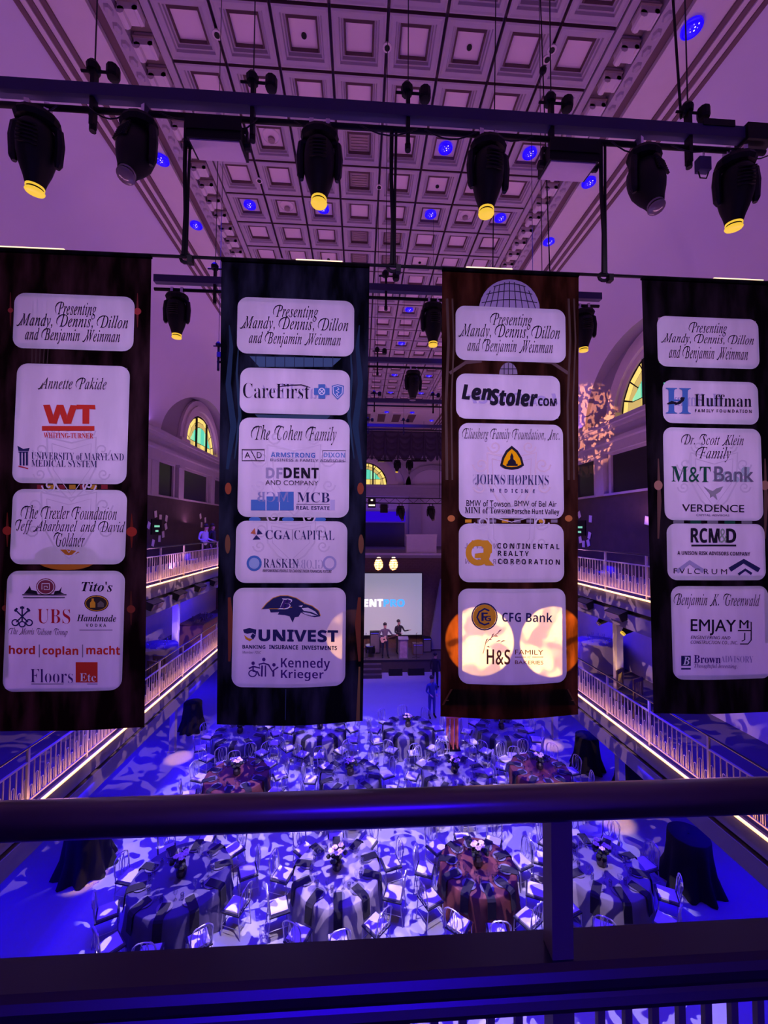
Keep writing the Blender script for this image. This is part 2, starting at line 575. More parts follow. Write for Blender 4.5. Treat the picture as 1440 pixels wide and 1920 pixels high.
for (px, py) in ((570, 66), (880, 88), (820, 349), (616, 486), (787, 492)):
    q = P(px, py, Z=ZC + 0.13)
    inst(rp_me, 'rigging_point', ceil, (q.x, q.y, ZC + 0.118))


def coffer_at(px, py):
    q = P(px, py, Z=ZC + 0.1)
    i, j = math.floor((q.x - CXL) / PIT), math.floor((q.y - CY0) / PIT)
    return CXL + (i + 0.5) * PIT, CY0 + (j + 0.5) * PIT

# ---- side walls with lunettes and coves
Z0 = 12.1
LA, LB = 4.4, 2.8


def arch_h(y, cs):
    for c in cs:
        if abs(y - c) <= LA: return Z0 + LB * math.sqrt(max(0, 1 - ((y - c) / LA) ** 2))
    return Z0


def side_wall(side):
    xw = XLW if side < 0 else XRW
    xe = XS0 + 0.03 if side < 0 else XS1 - 0.03
    nm = 'wall_left' if side < 0 else 'wall_right'
    cs = (2.1, 12.3, 22.5, 32.7)
    wall = MB().bb((xw, YB, 0), (xw + side * 0.4, YF + 0.4, ZC + 0.2)).obj(nm, m_wall)
    struct(wall)
    # cove with the lunettes cut into it
    A, B = abs(xw - xe) - 0.08, ZC - 0.28 - Z0
    cx = lambda z: xe + side * A * math.sqrt(max(0, 1 - ((z - Z0) / B) ** 2))
    ys = [YB]
    y = YB
    for c in cs:
        if c - LA > ys[-1]:
            n = max(1, int((c - LA - ys[-1]) / 0.5))
            a = ys[-1]
            ys += [a + (c - LA - a) * (k + 1) / n for k in range(n)]
        ys += [c - LA * math.cos(PI * k / 28) for k in range(1, 29) if c - LA * math.cos(PI * k / 28) > ys[-1] + 1e-4]
    ys += [ys[-1] + (YF - ys[-1]) * (k + 1) / 3 for k in range(3)] if ys[-1] < YF else []
    NR = 16
    g = MB()
    vs = []
    for y in ys:
        zl = arch_h(y, cs)
        for r in range(NR + 1):
            th = math.asin((zl - Z0) / B)
            th = th + (PI / 2 - th) * r / NR
            z = Z0 + B * math.sin(th)
            vs.append((cx(z), y, z))
    n1 = NR + 1
    g.add(vs, [(a * n1 + r, a * n1 + r + 1, (a + 1) * n1 + r + 1, (a + 1) * n1 + r) for a in range(len(ys) - 1) for r in range(NR)])
    g.obj('cove', m_wall, wall, smooth=True)
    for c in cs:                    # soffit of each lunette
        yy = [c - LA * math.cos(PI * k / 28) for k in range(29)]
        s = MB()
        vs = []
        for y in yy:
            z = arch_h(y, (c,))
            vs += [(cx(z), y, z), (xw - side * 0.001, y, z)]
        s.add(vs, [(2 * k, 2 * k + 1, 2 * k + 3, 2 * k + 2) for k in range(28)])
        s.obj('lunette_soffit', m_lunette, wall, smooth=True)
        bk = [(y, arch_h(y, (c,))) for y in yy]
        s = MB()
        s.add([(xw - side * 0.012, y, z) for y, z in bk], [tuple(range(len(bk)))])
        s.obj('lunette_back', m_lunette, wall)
    # entablature
    xa = lambda d: xw - side * d
    for (d, za, zb, m) in ((0.62, 11.98, 12.12, m_stone), (0.50, 11.86, 11.98, m_stone), (0.34, 11.50, 11.86, m_stone), (0.48, 11.38, 11.50, m_stone), (0.28, 11.05, 11.38, m_stone)):
        MB().bb((xw, YB, za), (xa(d), YF, zb)).obj('entablature', m, wall)
    ax = (2.0, 12.2, 22.0, 32.2) if side < 0 else (3.0, 13.3, 23.5)
    for c in ax:                    # openings with frames, pilasters between
        for (o, wd) in ((0, 3.05), (-3.35, 1.35), (3.35, 1.35)):
            a, b = c + o - wd / 2, c + o + wd / 2
            op = MB().bb((xw, a, 9.5), (xa(0.06), b, 10.95)).obj('dark_opening', m_opening, wall)
            fr = MB()
            fr.bb((xw, a - 0.16, 9.45), (xa(0.14), a, 11.05)).bb((xw, b, 9.45), (xa(0.14), b + 0.16, 11.05))
            fr.bb((xw, a, 10.95), (xa(0.14), b, 11.05))
            fr.obj('opening_frame', m_stone, op)
        for o in (-2.1, 2.1, -4.6, 4.6):
            p = MB().bb((xw, c + o - 0.27, 9.45), (xa(0.26), c + o + 0.27, 11.05)).bb((xw, c + o - 0.32, 10.9), (xa(0.3), c + o + 0.32, 11.05))
            p.obj('pilaster', m_stone, wall)
    MB().bb((xw, YB, UP), (xa(0.20), 25.4, 9.42)).obj('wall_cladding', m_darkwall, wall)
    MB().bb((xw, YB, LOW), (xa(0.12), 25.4, UP - 0.6)).obj('lower_cladding', m_stone, wall)
    MB().bb((xw, YB, 9.42), (xa(0.24), YF, 9.5)).obj('cladding_rail', m_stone, wall)
    return wall


wl = side_wall(-1)
wr = side_wall(1)

# ---- far wall, back wall
wf = struct(MB().bb((XLW, YF, 0), (XRW, YF + 0.4, ZC + 0.3)).obj('wall_far', m_wall))
for (d, za, zb) in ((0.5, 11.8, 12.05), (0.34, 11.25, 11.8), (0.45, 11.05, 11.25)):
    MB().bb((XLW, YF - d, za), (XRW, YF, zb)).obj('entablature', m_stone, wf)
for x in (-6.6, -2.9, 5.0, 8.3):
    MB().bb((x - 0.55, YF - 0.35, UP), (x + 0.55, YF, 11.1)).obj('pilaster', m_stone, wf)
struct(MB().bb((XLW, YB - 0.3, 0), (XRW, YB, ZC + 0.3)).obj('wall_back', m_wall))


def stained_window(num, R, c, wdt):
    """half-round stained glass window; local x runs along the wall, z up, -y into the room"""
    w = MB()
    n = 18
    pts = [(R * math.cos(PI * k / n), R * math.sin(PI * k / n)) for k in range(n + 1)]
    w = thing('window_%d' % num, None, None, c)
    w.rotation_euler = wdt
    struct(w)
    ar = MB()
    for (r0, r1, d) in ((R * 1.02, R * 1.13, 0.10), (R * 1.13, R * 1.28, 0.22), (R * 1.28, R * 1.42, 0.14)):
        for k in range(n):
            a, b = PI * k / n, PI * (k + 1) / n
            q = [(r0 * math.cos(a), r0 * math.sin(a)), (r1 * math.cos(a), r1 * math.sin(a)), (r1 * math.cos(b), r1 * math.sin(b)), (r0 * math.cos(b), r0 * math.sin(b))]
            ar.prism(q, -d, 0)
    ar.bb((-R * 1.5, -0.3, -0.02), (-R * 1.0, 0, 0.28)).bb((R * 1.0, -0.3, -0.02), (R * 1.5, 0, 0.28))
    ar.obj('window_arch', m_plaster, w)
    MB().prism([(R * 1.03 * math.cos(PI * k / n), R * 1.03 * math.sin(PI * k / n)) for k in range(n + 1)], -0.03, 0).obj('lead_backing', m_black, w)

    def pane(poly, m): MB().prism(poly, -0.05, -0.03).obj('pane', m, w)
    for k in range(9):              # amber border panes
        a, b = PI * (k + 0.05) / 9, PI * (k + 0.95) / 9
        for (ra, rb, m) in ((0.86, 0.97, m_amber), (0.72, 0.84, m_amberd)):
            pane([(R * ra * math.cos(a), R * ra * math.sin(a)), (R * rb * math.cos(a), R * rb * math.sin(a)), (R * rb * math.cos(b), R * rb * math.sin(b)), (R * ra * math.cos(b), R * ra * math.sin(b))], m)
    for i in range(6):              # teal lights
        x0, x1 = R * (-0.70 + i * 1.4 / 6) + 0.02, R * (-0.70 + (i + 1) * 1.4 / 6) - 0.02
        t = lambda x: math.sqrt(max(0.0, (R * 0.70) ** 2 - x * x))
        pane([(x0, 0.26 * R), (x1, 0.26 * R), (x1, max(0.3 * R, t(x1))), ((x0 + x1) / 2, max(0.3 * R, t((x0 + x1) / 2))), (x0, max(0.3 * R, t(x0)))], m_teal if i % 2 else m_teald)
        pane([(x0, 0.02 * R), (x1, 0.02 * R), (x1, 0.24 * R), (x0, 0.24 * R)], m_amber if i % 2 else m_amberd)
    mu = MB()
    for x in (-0.36, 0.36): mu.bb((R * x - 0.06, -0.12, 0), (R * x + 0.06, -0.03, R * 0.9))
    mu.obj('mullion', m_black, w)
    return w


m_teal = mat('teal_stained_glass', (0.02, 0.2, 0.15), 0.3, emit=(0.10, 0.62, 0.42), es=1.1, vary=0.5)
m_teald = mat('pale_green_stained_glass', (0.02, 0.2, 0.12), 0.3, emit=(0.30, 0.75, 0.42), es=1.1)
m_amber = mat('amber_stained_glass', (0.3, 0.2, 0.02), 0.3, emit=(0.85, 0.62, 0.16), es=1.2)
m_amberd = mat('ochre_stained_glass', (0.2, 0.1, 0.02), 0.3, emit=(0.62, 0.45, 0.14), es=1.0)
stained_window(1, 1.95, (XLW + 0.02, 22.6, 12.15), (0, 0, PI / 2))
stained_window(2, 2.0, (CX, YF - 0.02, 12.08), (0, 0, 0))
stained_window(3, 1.95, (XRW - 0.02, 12.3, 12.15), (0, 0, -PI / 2))
# lunette outlines on the far wall
for x in (CX, -5.6, 6.6):
    l = MB()
    n = 20
    for k in range(n):
        a, b = PI * k / n, PI * (k + 1) / n
        r0, r1 = (3.6, 4.2) if x == CX else (2.0, 2.5)
        l.prism([(x + r0 * math.cos(a), 12.05 + r0 * math.sin(a) * 0.75), (x + r1 * math.cos(a), 12.05 + r1 * math.sin(a) * 0.75), (x + r1 * math.cos(b), 12.05 + r1 * math.sin(b) * 0.75), (x + r0 * math.cos(b), 12.05 + r0 * math.sin(b) * 0.75)], YF - 0.35, YF)
    l.obj('lunette_arch', m_stone, wf)

# ---- balconies: slabs, fascias with a black cable track, columns
m_underside = m_fascia


def slab(side, z, y0, y1):
    xe = XL if side < 0 else XR
    xw = XLW if side < 0 else XRW
    s = struct(MB().bb((xe - side * -0.06, y0, z - 0.36), (xw, y1, z)).obj('balcony_slab', m_slabtop))
    MB().bb((xe, y0, z - 0.36), (xe + side * 0.06, y1, z - 0.02)).obj('fascia', m_fascia, s)
    MB().bb((xe + side * 0.10, y0, z - 0.47), (xw, y1, z - 0.36)).obj('cable_track', m_track, s)
    MB().bb((xe, y0, z - 0.83), (xe + side * 0.45, y1, z - 0.47)).obj('edge_beam', m_fascia, s)
    MB().bb((xe + side * 0.45, y0, z - 0.60), (xw, y1, z - 0.47)).obj('balcony_soffit', m_fascia, s)
    return s


for side in (-1, 1):
    for z in (LOW, UP):
        slab(side, z, 0.95 if z == UP else YB, 25.4)
struct(MB().bb((XLW, YB, UP - 0.4), (XRW, 0.95, UP)).obj('balcony_slab', m_slabtop))
m_col = mat('column_paint', (0.42, 0.38, 0.42), 0.6)
cq = [(-6.72, 15.5), (-6.72, 10.6), (7.62, 15.7), (7.62, 11.7), (-6.72, 21.4), (7.62, 21.2)]
for i, (x, y) in enumerate(cq):
    c = thing('column', None, None, (x, y, 0))
    struct(c)
    MB().bb((-0.095, -0.095, 0.0), (0.095, 0.095, LOW - 0.47)).obj('lower_shaft', m_col, c)
    MB().bb((-0.13, -0.13, 0), (0.13, 0.13, 0.05)).obj('column_base', m_col, c)
    MB().bb((-0.095, -0.095, LOW), (0.095, 0.095, UP - 0.47)).obj('upper_shaft', m_col, c)
    sd = 1 if x < 0 else -1
    spot('column_spot', (x + sd * 0.55, y - 0.3, 2.25), (x + sd * 0.42, y - 0.45, 0), 27, (1.0, 0.50, 0.07), 380, 0.7, 0.03)
    spot('column_spot', (x + sd * 0.5, y - 0.35, LOW + 0.12), (x + sd * 0.02, y - 0.02, UP - 1.2), 40, (1.0, 0.60, 0.12), 170, 0.6, 0.03)

# ---- stage end: brick wall, loft, stage
SW = 25.5
ws = struct(MB().bb((XLW, SW, 0), (XRW, SW + 0.35, 6.35)).obj('wall_stage', m_brick))
br = MB().bb((-0.14, -0.035, -0.055), (0.14, 0.02, 0.055)).mesh('brick', m_brick)
for (k, zz) in enumerate((5.42, 5.56, 5.70, 5.84, 5.98, 6.12)):
    for i in range(28):
        inst(br, 'brick', ws, (0.15 + i * 0.3 + (k % 2) * 0.15 - 3.8, SW, zz))
lf = struct(MB().bb((XLW, SW - 0.15, 6.28), (XRW, YF, 6.50)).obj('loft_slab', m_fascia))
MB().bb((XLW, SW - 0.22, 6.45), (XRW, SW + 0.1, 6.58)).obj('slab_ledge', m_stone, lf)
q0, q1 = P(762, 1027, Y=SW), P(818, 1005, Y=SW)
pb = struct(MB().bb((q0.x, SW - 0.1, 6.58), (q1.x, SW + 0.4, q1.z)).obj('loft_parapet', m_stone))
MB().bb((q0.x - 0.05, SW - 0.16, q1.z), (q1.x + 0.05, SW + 0.46, q1.z + 0.1)).obj('parapet_cap', m_stone, pb)
struct(MB().bb((-3.2, 36.4, 6.5), (4.0, 36.9, 8.6)).obj('dark_proscenium', m_opening))

# ================================================================== RAILINGS
pk_me = MB().bb((-0.008, -0.008, 0.10), (0.008, 0.008, 0.76)).mesh('picket', m_picket)


def hair_me(hh):
    pts = [(0, -0.028, 0.10), (0, -0.028, hh - 0.028)] + [(0, -0.028 * math.cos(PI * k / 5), hh - 0.028 + 0.028 * math.sin(PI * k / 5)) for k in range(1, 5)] + [(0, 0.028, hh - 0.028), (0, 0.028, 0.10)]
    return MB().tube(pts, 0.007, 4).mesh('hairpin_bar', m_picket)


hp = [hair_me(0.34), hair_me(0.50)]


def side_railing(x, z, y0, y1, label):
    t = thing('balcony_railing', label, 'railing', (x, 0, z))
    MB().cyl((0, y0, 1.03), (0, y1, 1.03), 0.022, n=8).obj('handrail', m_rail, t)
    MB().bb((-0.02, y0, 0.76), (0.02, y1, 0.79)).obj('top_rail', m_picket, t)
    MB().bb((-0.02, y0, 0.07), (0.02, y1, 0.10)).obj('bottom_rail', m_picket, t)
    pst = MB().bb((-0.022, -0.022, 0.0), (0.022, 0.022, 1.02)).mesh('post', m_picket)
    n = int((y1 - y0) / 1.55)
    for k in range(n + 1): inst(pst, 'post', t, (0, y0 + k * (y1 - y0) / n, 0))
    n = int((y1 - y0) / 0.13)
    for k in range(n):
        y = y0 + (k + 0.5) * (y1 - y0) / n
        inst(pk_me, 'picket', t, (0, y, 0))
        inst(hp[k % 2], 'hairpin_bar', t, (0, y + 0.065, 0))
    return t


def led(x, z, y0, y1, side, label):
    s = MB().bb((-0.022, y0, -0.02), (0.022, y1, 0.012)).obj('light_strip', m_strip, loc=(x, 0, z))
    tag(s, label, 'light strip', 'warm light strips along the balcony edges')
    l = bpy.data.lights.new('strip_glow', 'AREA')
    l.shape = 'RECTANGLE'
    l.size, l.size_y = 0.05, y1 - y0
    l.color = (1.0, 0.40, 0.16)
    l.energy = 60
    o = bpy.data.objects.new('strip_glow', l)
    COL.objects.link(o)
    o.parent = s
    o.location = (-side * 0.05, (y0 + y1) / 2, 0.06)
    o.rotation_euler = (PI, side * 0.5, 0)


for (side, z, y0, lab) in ((-1, LOW, 4.6, 'grey picket railing along the left lower balcony'), (1, LOW, 4.4, 'grey picket railing along the right lower balcony'),
                           (-1, UP, 6.0, 'grey picket railing along the left upper balcony'), (1, UP, 6.0, 'grey picket railing along the right upper balcony')):
    xe = XL if side < 0 else XR
    side_railing(xe + side * 0.09, z, y0, 25.2, lab)
    led(xe - side * 0.03, z, y0, 25.2, side, 'glowing warm light strip at the edge of the %s %s balcony' % ('left' if side < 0 else 'right', 'lower' if z == LOW else 'upper'))

# ---- the railing in front of the camera
RY = 0.85
fr = thing('balcony_railing', 'dark steel railing across the foreground with fat round handrail', 'railing', (0, RY, UP))
zr = 7.56 - UP
MB().cyl((-3.2, 0, zr), (3.6, 0, zr), 0.0335, n=28).obj('handrail', m_handrail, fr, smooth=True)
# cap rail: a channel with a rounded near lip, as a swept profile
prof = [(0.045, 7.262), (-0.022, 7.262), (-0.034, 7.256), (-0.042, 7.245), (-0.045, 7.232), (-0.045, 7.226), (-0.050, 7.221), (-0.056, 7.210), (-0.057, 7.204), (-0.050, 7.197), (0.045, 7.197)]
pr = MB()
n = len(prof)
pr.add([(-3.2, a, b - UP) for a, b in prof] + [(3.6, a, b - UP) for a, b in prof], [(i, n + i, n + (i + 1) % n, (i + 1) % n) for i in range(n)] + [tuple(range(n - 1, -1, -1)), tuple(range(n, 2 * n))])
pr.obj('cap_rail', m_rail, fr)
MB().bb((-3.2, -0.02, 0.08), (3.6, 0.02, 0.11)).obj('bottom_rail', m_rail, fr)
xp = P(1046, 1620, Y=RY).x
pst = MB().bb((-0.022, -0.018, 0.0), (0.022, 0.022, zr - 0.01)).mesh('post', m_post)
for k in range(-2, 3): inst(pst, 'post', fr, (xp + k * 1.5, 0, 0))
pb2 = MB().bb((-0.0075, -0.006, 0.11), (0.0075, 0.006, 0.698)).mesh('picket', m_post)
x0 = P(1125, 1895, Y=RY).x
for k in range(-52, 48):
    x = x0 + k * 0.0575
    if min(abs(x - (xp + j * 1.5)) for j in range(-2, 3)) > 0.034 and -3.2 < x < 3.6: inst(pb2, 'picket', fr, (x, 0, 0))

# ================================================================== TRUSSES AND LAMPS
TZ = 11.76
TY = (3.4, 6.0, 8.62, 11.4, 14.2)
WHERE = ('nearest', 'second', 'third', 'fourth', 'farthest')
XT0, XT1 = -3.03, 3.72
wire_me = None


def hanger(parent, x, zt):
    """beam clamp: plate round the beam, two knobs on a bar above, stub below"""
    g = MB()
    g.bb((x - 0.016, -0.03, -0.30), (x + 0.016, 0.03, 0.20))
    g.cyl((x - 0.11, 0, 0.185), (x + 0.20, 0, 0.185), 0.012, n=6)
    g.lathe([(0.012, -0.045), (0.05, -0.03), (0.055, 0.02), (0.03, 0.06), (0.01, 0.07)], 10, (x - 0.01, 0, 0.21))
    g.lathe([(0.045, -0.055), (0.052, -0.03), (0.052, 0.04), (0.04, 0.055)], 10, (x + 0.15, 0, 0.185))
    g.cyl((x, 0, -0.34), (x, 0, -0.28), 0.026, n=8)
    g.obj('beam_hanger', m_black, parent)
    MB().cyl((x, 0, 0.2), (x, 0, ZC - TZ), 0.006, n=4).obj('suspension_wire', m_track, parent)


def truss(k, xs, sub):
    t = thing('lighting_truss', sub, 'truss', (0, TY[k], TZ))
    MB().bb((XT0, -0.042, -0.06), (XT1, 0.042, 0.045)).obj('box_beam', m_navy, t)
    MB().cyl((XT0, 0, -0.155), (XT1 - 0.03, 0, -0.155), 0.024, n=10).obj('lamp_pipe', m_black, t, smooth=True)
    for x in xs: hanger(t, x, 0)
    return t


hx = [P(a, 190 + 0.067 * (a - 720), Y=3.4).x for a in (177, 475, 765, 1033, 1290)]
t1 = truss(0, hx, 'nearest dark lighting truss across the top, carrying eight fixtures')
e = MB()
xe = P(1350, 235, Y=3.4).x
e.bb((xe - 0.2, -0.05, 0.03), (xe + 0.1, 0.05, 0.09)).bb((XT1 - 0.25, -0.07, -0.09), (XT1 + 0.02, 0.07, 0.06))
e.obj('end_box', m_black, t1)
random.seed(3)
for k in range(12):                     # slack lamp cables looped along the pipe
    xa = XT0 + 0.2 + k * 0.56
    ln = 0.25 + random.random() * 0.25
    dp = 0.05 + random.random() * 0.06
    MB().tube([(xa + ln * i / 6, -0.03, -0.165 - dp * math.sin(PI * i / 6)) for i in range(7)], 0.006, 5).obj('lamp_cable', m_track, t1)
# straps from the pipe down to the banner bar
BZ = 10.372
for a in (350, 738, 1132):
    x = P(a, 370, Y=3.4).x
    g = MB()
    g.tube([(x - 0.02, 0, -0.14), (x - 0.022, 0, -0.6), (x - 0.005, 0, -1.0), (x - 0.01, 0, BZ - TZ + 0.02)], [0.018, 0.017, 0.018, 0.022], 6)
    g.tube([(x + 0.02, 0, -0.14), (x + 0.012, 0, -0.7), (x + 0.01, 0, BZ - TZ + 0.02)], 0.012, 6)
    g.tube([(x + 0.045 * math.cos(t * PI / 5), 0.02, BZ - TZ + 0.01 + 0.035 * math.sin(t * PI / 5)) for t in range(10)], 0.015, 6, closed=True)
    g.box((x + 0.045, 0, BZ - TZ - 0.015), (0.04, 0.05, 0.06))
    g.obj('banner_strap', m_black, t1)
truss(1, [P(a, 500, Y=6.0).x for a in (404, 724, 1016)], 'second dark lighting truss, seen just above the banner tops')
truss(2, [P(a, 655, Y=8.62).x for a in (708, 410, 1000)], 'third dark lighting truss, seen in the gap between the middle banners')
truss(3, [P(a, 745, Y=11.4).x for a in (702, 812)], 'fourth dark lighting truss, farther down the hall')
truss(4, [P(a, 795, Y=14.2).x for a in (757, 690)], 'farthest dark lighting truss before the swagged valance')

# long rods and cables hanging from the ceiling
for (a, b, yy, lab) in (((1262, 0), (1277, 222), 3.42, 'black suspension rod rising from the right end of the nearest truss'), ((1018, 132), (1031, 512), 5.2, 'thin black cable with ball hanging left of the flat light panel'),
                        ((925, 415), (924, 508), 5.9, 'thin black cable above the third banner')):
    p, q = P(*a, Y=yy), P(*b, Y=yy)
    k = (p - q).normalized()
    g = MB().cyl((0, 0, 0), k * ((ZC - q.z) / k.z), 0.012 if yy < 4 else 0.008, n=6)
    if a[0] == 1018: g.ball(p - q, 0.05)
    o = g.obj('hanging_cable', m_black, loc=q)
    tag(o, lab, 'cable')


# ---- moving head lamp
def make_head(lens_m, name='moving_head_lamp'):
    t = thing(name, 'x', 'spotlight', (0, 0, 0))
    b = MB()
    for x in (-0.07, 0.07): MB().bb((x - 0.018, -0.03, -0.07), (x + 0.018, 0.03, 0.03)).obj('clamp', m_chrome, t)
    bs = MB()
    bs.lathe([(0.10, -0.07), (0.15, -0.085), (0.165, -0.12), (0.15, -0.16), (0.09, -0.175)], 14, (0, 0, 0), Matrix.Diagonal((1, 0.8, 1)))
    bs.obj('lamp_base', m_black, t)
    y = MB()
    for s in (-1, 1):
        y.tube([(s * 0.10, 0, -0.15), (s * 0.155, 0, -0.19), (s * 0.165, 0, -0.30), (s * 0.158, 0, -0.46), (s * 0.15, 0, -0.50)], [0.028, 0.034, 0.036, 0.032, 0.018], 8)
    y.obj('yoke', m_blackm, t)
    hd = MB()
    hd.lathe([(0.02, -0.165), (0.09, -0.175), (0.122, -0.22), (0.135, -0.32), (0.13, -0.43), (0.108, -0.52), (0.080, -0.60), (0.066, -0.655), (0.064, -0.66)], 18, (0, 0, 0), Matrix.Diagonal((1, 1.1, 1)))
    for k in range(6):
        hd.box((0, -0.142, -0.26 - k * 0.03), (0.14, 0.02, 0.012))
    ho = hd.obj('lamp_head', m_black, t, smooth=True)
    l = MB()
    l.lathe([(0.060, -0.652), (0.066, -0.66), (0.067, -0.672), (0.060, -0.676)], 18, caps=False)
    l.lathe([(0.064, -0.690), (0.070, -0.70), (0.064, -0.712), (0.02, -0.72)], 18)
    lo = l.obj('lens', lens_m, ho, smooth=True)
    MB().cyl((0, 0, -0.66), (0, 0, -0.69), 0.055, n=14).obj('lens_barrel', m_black, ho)
    return t


def tilt_head(t, rx, ry, rz):
    for k in t.children:
        if k.name.startswith('lamp_head'):
            k.rotation_euler = (rx, ry, 0)
            k.location = Vector((0, 0, -0.30)) - Matrix.Rotation(ry, 3, 'Y') @ Matrix.Rotation(rx, 3, 'X') @ Vector((0, 0, -0.30))
    t.rotation_euler = (0, 0, rz)


SG = 'moving head lamps hung on the trusses'
hy = make_head(m_yellow)
hd_ = make_head(m_lensdark)
BU = bpy.data.objects
heads = [  # pixel x, truss, yellow?, tilt x, tilt y, turn, label
    (72, 0, 1, 0.10, 0.05, 0.2, 'leftmost moving head lamp on the nearest truss, yellow lens down'),
    (262, 0, 0, -0.35, -0.12, -0.4, 'tilted moving head lamp with dark lens, second from left on the nearest truss'),
    (600, 0, 1, 0.0, 0.0, 0.0, 'moving head lamp with yellow lens above the second banner, nearest truss'),
    (915, 0, 1, 0.05, 0.03, 0.1, 'moving head lamp with yellow lens above the third banner, nearest truss'),
    (1207, 0, 0, -0.30, 0.10, 0.4, 'tilted moving head lamp with dark lens, second from right on the nearest truss'),
    (1378, 0, 1, 0.08, 0.02, -0.2, 'rightmost moving head lamp on the nearest truss, yellow lens down'),
    (333, 1, 1, 0.04, 0.0, 0.0, 'moving head lamp with yellow lens between the first and second banners'),
    (812, 1, 1, 0.0, 0.0, 0.1, 'moving head lamp with yellow lens at the left edge of the third banner'),
    (1094, 1, 1, 0.05, 0.0, -0.1, 'moving head lamp half hidden by the right edge of the third banner'),
    (775, 2, 0, 0.1, 0.0, 0.2, 'small dark moving head lamp on the third truss in the middle gap'),
]
first = {1: hy, 0: hd_}
used = set()
for (px, k, yel, rx, ry, rz, lab) in heads:
    py = {0: 236, 1: 548, 2: 682}[k] + (0.062, 0.04, 0.03)[k] * (px - 720)
    x = P(px, py, Y=TY[k]).x
    src = first[yel]
    t = src if yel not in used else dup(src)
    used.add(yel)
    t.location = (x, TY[k], TZ - 0.155)
    t['label'] = lab
    t['group'] = SG
    tilt_head(t, rx, ry, rz)


# ---- flat led panels
def flat_panel(px, label):
    x = P(px, 240 + 0.065 * (px - 720), Y=3.4).x
    t = thing('flat_light_panel', label, 'light panel', (x, 3.4, TZ - 0.155), 0, 'flat light panels on the nearest truss')
    MB().bb((-0.02, -0.02, -0.09), (0.02, 0.02, 0.03)).obj('clamp', m_chrome, t)
    y = MB().bb((-0.235, -0.015, -0.11), (0.235, 0.015, -0.085))
    for s in (-1, 1): y.bb((s * 0.235 - 0.008, -0.02, -0.27), (s * 0.235 + 0.008, 0.02, -0.09))
    y.obj('yoke', m_black, t)
    R = Matrix.Rotation(math.radians(96), 3, 'X')
    c = Vector((0, 0.0, -0.21))
    hs = MB().box(c, (0.44, 0.13, 0.24), R)
    hs.box(c + R @ Vector((0, 0.05, 0.125)), (0.45, 0.10, 0.012), R)
    hs.bb((-0.2, 0.0, -0.19), (0.2, 0.09, -0.11))
    for k in range(9): hs.bb((-0.18 + k * 0.044, -0.035, -0.20), (-0.165 + k * 0.044, 0.0, -0.13))
    hs.obj('housing', m_black, t)
    MB().box(c + R @ Vector((0, -0.070, 0)), (0.40, 0.012, 0.21), R).obj('diffuser', m_ledpanel, t)
    for s in (-1, 1): MB().cyl((s * 0.225, 0, -0.24), (s * 0.27, 0, -0.24), 0.035, n=10).obj('tilt_knob', m_black, t)


flat_panel(411, 'flat light panel with pale diffuser above the gap left of the second banner')
flat_panel(1064, 'flat light panel with pale diffuser on the right half of the nearest truss')
q = P(1318, 310, Y=3.4)
t = thing('hanging_junction_box', 'small dark cable box dangling beside the rightmost moving head lamp', 'cable box', q)
MB().bb((-0.055, -0.03, -0.06), (0.055, 0.03, 0.06)).obj('box', m_navy, t)
MB().tube([(0, 0, 0.06), (0.01, 0, 0.12), (0.0, 0, 0.16)], 0.008, 5).obj('hook', m_chrome, t)
MB().tube([(-0.05, 0, -0.05), (-0.03, 0, -0.12), (0.03, 0, -0.12), (0.06, 0, -0.04)], 0.006, 5).obj('cable_loop', m_black, t)

# ---- blue pars in the ceiling
par = thing('ceiling_par_light', 'x', 'downlight', (0, 0, 0))
MB().lathe([(0.16, 0.02), (0.17, -0.05), (0.15, -0.06), (0.145, 0.0)], 20).obj('housing_ring', m_bluelens, par)
MB().lathe([(0.02, -0.10), (0.10, -0.085), (0.148, -0.05), (0.15, 0.0)], 20).obj('lens', m_bluelens, par, smooth=True)
d = MB()
for k in range(12):
    a = k * 2.4
    r = 0.028 * math.sqrt(k + 0.5)
    d.ball((r * math.cos(a), r * math.sin(a) - 0.02, -0.098 + r * 0.35), 0.016, 6, 4)
d.obj('led_chips', m_bluedot, par)
pars = [((835, 278), 0, 'bright blue ceiling downlight left of the third moving head lamp, mid coffer row'), ((992, 287), 0, 'blue ceiling downlight in a coffer just left of the right flat light panel'),
        ((468, 385), 0, 'blue ceiling downlight in the leftmost coffer column'), ((605, 397), 0, 'blue ceiling downlight peeking out below the yellow lens above the second banner'),
        ((807, 404), 0, 'blue ceiling downlight between the middle strap and the lamp above the third banner'), ((937, 409), 0, 'blue ceiling downlight right beside the yellow lens above the third banner'),
        ((765, 583), 0, 'small blue ceiling downlight just below the second truss in the middle gap'), ((752, 645), 0, 'small blue ceiling downlight just above the third truss in the middle gap'),
        ((740, 705), 0, 'tiny blue ceiling downlight left of the small dark lamp on the third truss'), ((803, 707), 0, 'tiny blue ceiling downlight right of the small dark lamp on the third truss'),
        ((732, 737), 0, 'tiny blue ceiling downlight just above the fourth truss, left one'), ((790, 739), 0, 'tiny blue ceiling downlight just above the fourth truss, right one'),
        ((1297, 50), 1, 'large blue downlight at the top right corner, in the cornice soffit'), ((303, 298), 1, 'blue downlight in the left soffit, beside the tilted second lamp'),
        ((368, 421), 1, 'blue downlight in the left soffit, right of the first banner strap'), ((1104, 340), 1, 'blue downlight in the right soffit below the right flat light panel'),
        ((1029, 452), 1, 'blue downlight in the right soffit above the third banner'), ((725, 772), 2, 'tiny blue downlight in the end soffit above the fifth truss, left'), ((773, 773), 2, 'tiny blue downlight in the end soffit above the fifth truss, middle'),
        ((809, 788), 2, 'tiny blue downlight in the end soffit above the fifth truss, right')]
